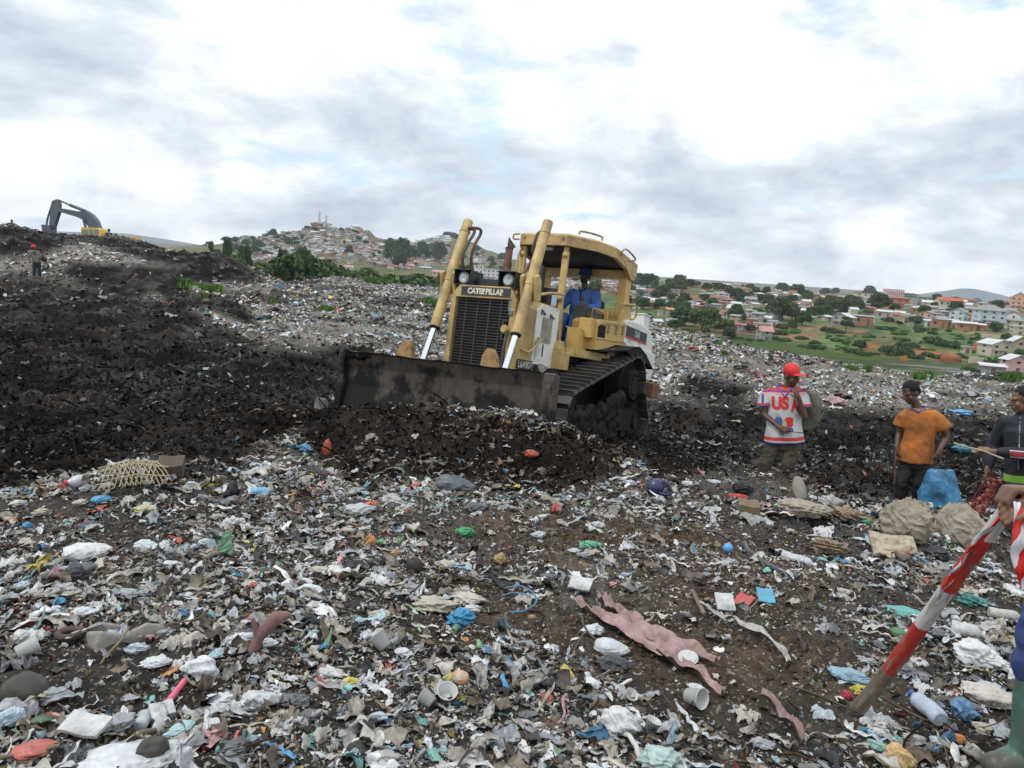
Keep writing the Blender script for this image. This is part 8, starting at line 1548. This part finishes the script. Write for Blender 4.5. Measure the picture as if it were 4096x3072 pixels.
m = MB(); d = depth_at(70, 640); r = 11 * d / FPX; m.tube([(r * math.cos(a_ * .5), r * math.sin(a_ * .5) * .8, .03) for a_ in range(13)], r * .3, 8); o = m.build('clay_pot_rim', paint('brown_clay', (.085, .06, .045), .85, bump=.3)); place(o, 70, 640, 'broken brown clay pot rim below the concrete trough', 'pot')
# pink forked root
d = depth_at(262, 650); k_ = d / FPX; m = MB(); m.cap((0, 0, -.03), (8 * k_, 0, 14 * k_), 6 * k_, 5 * k_); m.cap((8 * k_, 0, 14 * k_), (24 * k_, 0, 34 * k_), 5 * k_, 7 * k_); m.cap((8 * k_, 0, 13 * k_), (2 * k_, 0, 34 * k_), 4 * k_, 2.5 * k_); m.cap((24 * k_, 0, 34 * k_), (34 * k_, 0, 36 * k_), 7 * k_, 4 * k_); o = m.remesh('forked_root', paint('pinkish_root', (.21, .115, .10), .8, dirt=(.12, .07, .06), dirt_amt=.5, dirt_scale=12, bump=.4), None, .006, 2); place(o, 250, 652, 'pinkish brown forked root standing up out of the litter', 'root')
# green bottle-shaped bag standing upright
sheet(226, 556, 18, 30, (.26, .44, .27), 'translucent light green bag standing upright in the litter', 'plastic_bag', 'plastic bag', amp=.5, stand=1, mat=film('light_green_film', (.26, .46, .28)))
# wicker basket lying on its side
m = MB(); d = depth_at(134, 480); k_ = d / FPX; cane = paint('dry_cane', (.38, .32, .20), .8, dirt=(.2, .16, .1), dirt_amt=.5, dirt_scale=14); wB, hB = 56 * k_, 26 * k_; rw = random.Random(4)
for k in range(11):
    a0 = -1 + 2 * k / 10
    for s in (-1, 1):
        Q = []
        for j in range(9): u = j / 8; x = (a0 + s * .95 * (u - .5)) * wB / 2 * .8; z = hB * math.sin(math.pi * (.12 + .8 * u)) * (1 - .22 * (x / (wB / 2)) ** 2) * .95; y = -hB * 1.1 * math.cos(math.pi * (.12 + .8 * u)); Q.append((x, y, z + rw.uniform(-.004, .004)))
        m.tube(Q, .0045, 5)
for k in range(4): u = .15 + .23 * k; z = hB * math.sin(math.pi * (.12 + .8 * u)); y = -hB * 1.1 * math.cos(math.pi * (.12 + .8 * u)); m.tube([(-wB * .55, y, z * .75), (0, y, z), (wB * .55, y, z * .75)], .0065, 5)
o = m.build('wicker_basket', cane); place(o, 134, 482, 'open woven cane basket lying crushed at the edge of the black earth', 'basket', yaw=.1, sink=.03)

# ------------------------------------------------------------------ striped stake and tape
B0 = Vector(hit(856, 713)); T0 = Vector(at(1013, 501, 2.30)); ax_ = (T0 - B0); LS = ax_.length; B0 = B0 - ax_.normalized() * .06; LS += .06
stm, t, b = mat_new('painted_stake'); l = t.links.new; tc = N(t, 'ShaderNodeTexCoord'); s_ = N(t, 'ShaderNodeSeparateXYZ'); l(tc.outputs['Object'], s_.inputs[0]); mp = N(t, 'ShaderNodeMapping'); mp.inputs['Scale'].default_value = (1, 1, .18); l(tc.outputs['Object'], mp.inputs[0])
n1 = N(t, 'ShaderNodeTexNoise', in_Scale=45, in_Detail=7, in_Roughness=.65); l(mp.outputs[0], n1.inputs['Vector']); n2 = N(t, 'ShaderNodeTexNoise', in_Scale=14, in_Detail=6, in_Roughness=.6); l(tc.outputs['Object'], n2.inputs['Vector'])
u_ = N(t, 'ShaderNodeMath', operation='DIVIDE'); l(s_.outputs[2], u_.inputs[0]); u_.inputs[1].default_value = LS; u2 = N(t, 'ShaderNodeMath', operation='MULTIPLY_ADD'); l(n2.outputs[0], u2.inputs[0]); u2.inputs[1].default_value = .03; l(u_.outputs[0], u2.inputs[2])
wood = ramp(t, [(.3, (.07, .05, .035, 1)), (.5, (.17, .135, .10, 1)), (.7, (.30, .26, .20, 1))], n1.outputs[0]); RD, WH = (.48, .028, .018, 1), (.52, .50, .48, 1)
RD = (.42, .026, .018, 1)
bands = ramp(t, [(0, WH), (.30, RD), (.525, WH), (.685, RD), (.885, WH)], u2.outputs[0], 'CONSTANT'); inb = ramp(t, [(0, g4(0)), (.30, g4(1))], u2.outputs[0], 'CONSTANT')
wear = ramp(t, [(.52, g4(1)), (.61, g4(.15))], n1.outputs[0]); mm = N(t, 'ShaderNodeMath', operation='MULTIPLY'); l(inb.outputs[0], mm.inputs[0]); l(wear.outputs[0], mm.inputs[1]); mx = N(t, 'ShaderNodeMix', data_type='RGBA'); l(mm.outputs[0], mx.inputs[0]); l(wood.outputs[0], mx.inputs[6]); l(bands.outputs[0], mx.inputs[7]); l(mx.outputs[2], b.inputs['Base Color']); b.inputs['Roughness'].default_value = .55
bp = N(t, 'ShaderNodeBump', in_Strength=.6, in_Distance=.01); l(n1.outputs[0], bp.inputs['Height']); l(bp.outputs[0], b.inputs['Normal'])
m = MB(); nS = 40; rg = []
for k in range(nS + 1): u = k / nS; rg.append(((.008 * math.sin(u * 7), .006 * math.cos(u * 5), u * LS), .030 - .007 * u + .0015 * math.sin(u * 40), .029 - .007 * u))
m.loft(rg, 20); sk = m.build('marker_stake', stm); rot_ = ax_.to_track_quat('Z', 'Y'); sk.rotation_mode = 'QUATERNION'; sk.rotation_quaternion = rot_; sk.location = B0; tag(sk, 'leaning round wooden stake painted in red and white bands', 'stake')
tpm, t, b = mat_new('barrier_tape'); l = t.links.new; at_ = N(t, 'ShaderNodeAttribute', attribute_name='st'); fr = N(t, 'ShaderNodeMath', operation='FRACT'); l(at_.outputs['Fac'], fr.inputs[0]); r = ramp(t, [(0, (.62, .62, .64, 1)), (.5, (.58, .02, .015, 1))], fr.outputs[0], 'CONSTANT'); l(r.outputs[0], b.inputs['Base Color']); b.inputs['Roughness'].default_value = .35
def tape(pts, wid, name, label, period=.17, slope=.9, seg=60, off=0.0, par=None):
    P = [np.array(p) for p in pts]; cum = [0]
    for i in range(len(P) - 1): cum.append(cum[-1] + np.linalg.norm(P[i + 1] - P[i]))
    V = []; ST = []; m_ = 6
    for k in range(seg + 1):
        s = cum[-1] * k / seg; q = np.array([np.interp(s, cum, [p[j] for p in P]) for j in range(3)]); q2 = np.array([np.interp(min(cum[-1], s + .01), cum, [p[j] for p in P]) for j in range(3)]); q1 = np.array([np.interp(max(0, s - .01), cum, [p[j] for p in P]) for j in range(3)]); d = q2 - q1; d /= np.linalg.norm(d); w_ = np.interp(k / seg, np.linspace(0, 1, len(wid)), [v[0] for v in wid]); tw = np.interp(k / seg, np.linspace(0, 1, len(wid)), [v[1] for v in wid]); xx = np.array([math.cos(tw), math.sin(tw), 0]); xx = xx - d * (xx @ d); xx /= np.linalg.norm(xx); nn_ = np.cross(d, xx)
        for j in range(m_): t_ = (j / (m_ - 1) - .5); V.append(q + xx * t_ * w_ + nn_ * (.004 * math.sin(j * 2 + s * 30) + .003 * math.sin(s * 70))); ST.append(s / period + t_ * slope * .45 + off)
    idx = np.arange((seg + 1) * m_).reshape(seg + 1, m_); F = np.stack([idx[:-1, :-1].ravel(), idx[:-1, 1:].ravel(), idx[1:, 1:].ravel(), idx[1:, :-1].ravel()], 1); V = np.array(V); O = V[0].copy(); o = link(name, mesh_np(name, V - O, F, tpm, None, True, {'st': np.array(ST)})); o.location = O; so_ = o.modifiers.new('t', 'SOLIDIFY'); so_.thickness = .0008
    if label: tag(o, label, 'tape', 'barrier tapes on the stake')
    return o
Sp = lambda u, dx=0.0, dy=0.0: tuple(B0 + ax_.normalized() * (u * LS) + Vector((dx, dy, 0)))
tape([tuple(T0 + Vector((-.004, -.035, .01))), Sp(.93, -.030, -.032), Sp(.86, -.042, -.030), Sp(.78, -.045, -.028), Sp(.70, -.036, -.028), Sp(.64, -.034, -.02)], [(.020, .3), (.032, .6), (.036, .2), (.034, .9), (.020, .4), (.010, .2)], 'barrier_tape', 'twisted red and white tape clinging along the upper stake', .15, 1.0, off=.35)
tp0 = at(1017, 502, 2.24); tape([tp0, at(1019, 520, 2.22), at(1018, 545, 2.22), at(1021, 568, 2.23), at(1026, 590, 2.24)], [(.022, -.1), (.036, .1), (.044, .0), (.042, .1), (.030, .2)], 'barrier_tape', 'red and white striped tape hanging free from the gripping hand', .135, 1.1, off=.30)

# ------------------------------------------------------------------ air
if True:
    m = MB(); m.bbox((-3600, -60, -60), (3600, 3300, 150)); hm_ = bpy.data.materials.new('haze_air'); hm_.use_nodes = True; t = hm_.node_tree; t.nodes.clear(); o_ = t.nodes.new('ShaderNodeOutputMaterial'); v_ = t.nodes.new('ShaderNodeVolumePrincipled'); v_.inputs['Color'].default_value = (.80, .88, 1, 1); v_.inputs['Density'].default_value = .00013; v_.inputs['Anisotropy'].default_value = .2; t.links.new(v_.outputs[0], o_.inputs['Volume'])
    tag(m.build('haze', hm_), 'thin pale haze over the far hills', 'haze', kind='stuff'); S.cycles.volume_bounces = 0
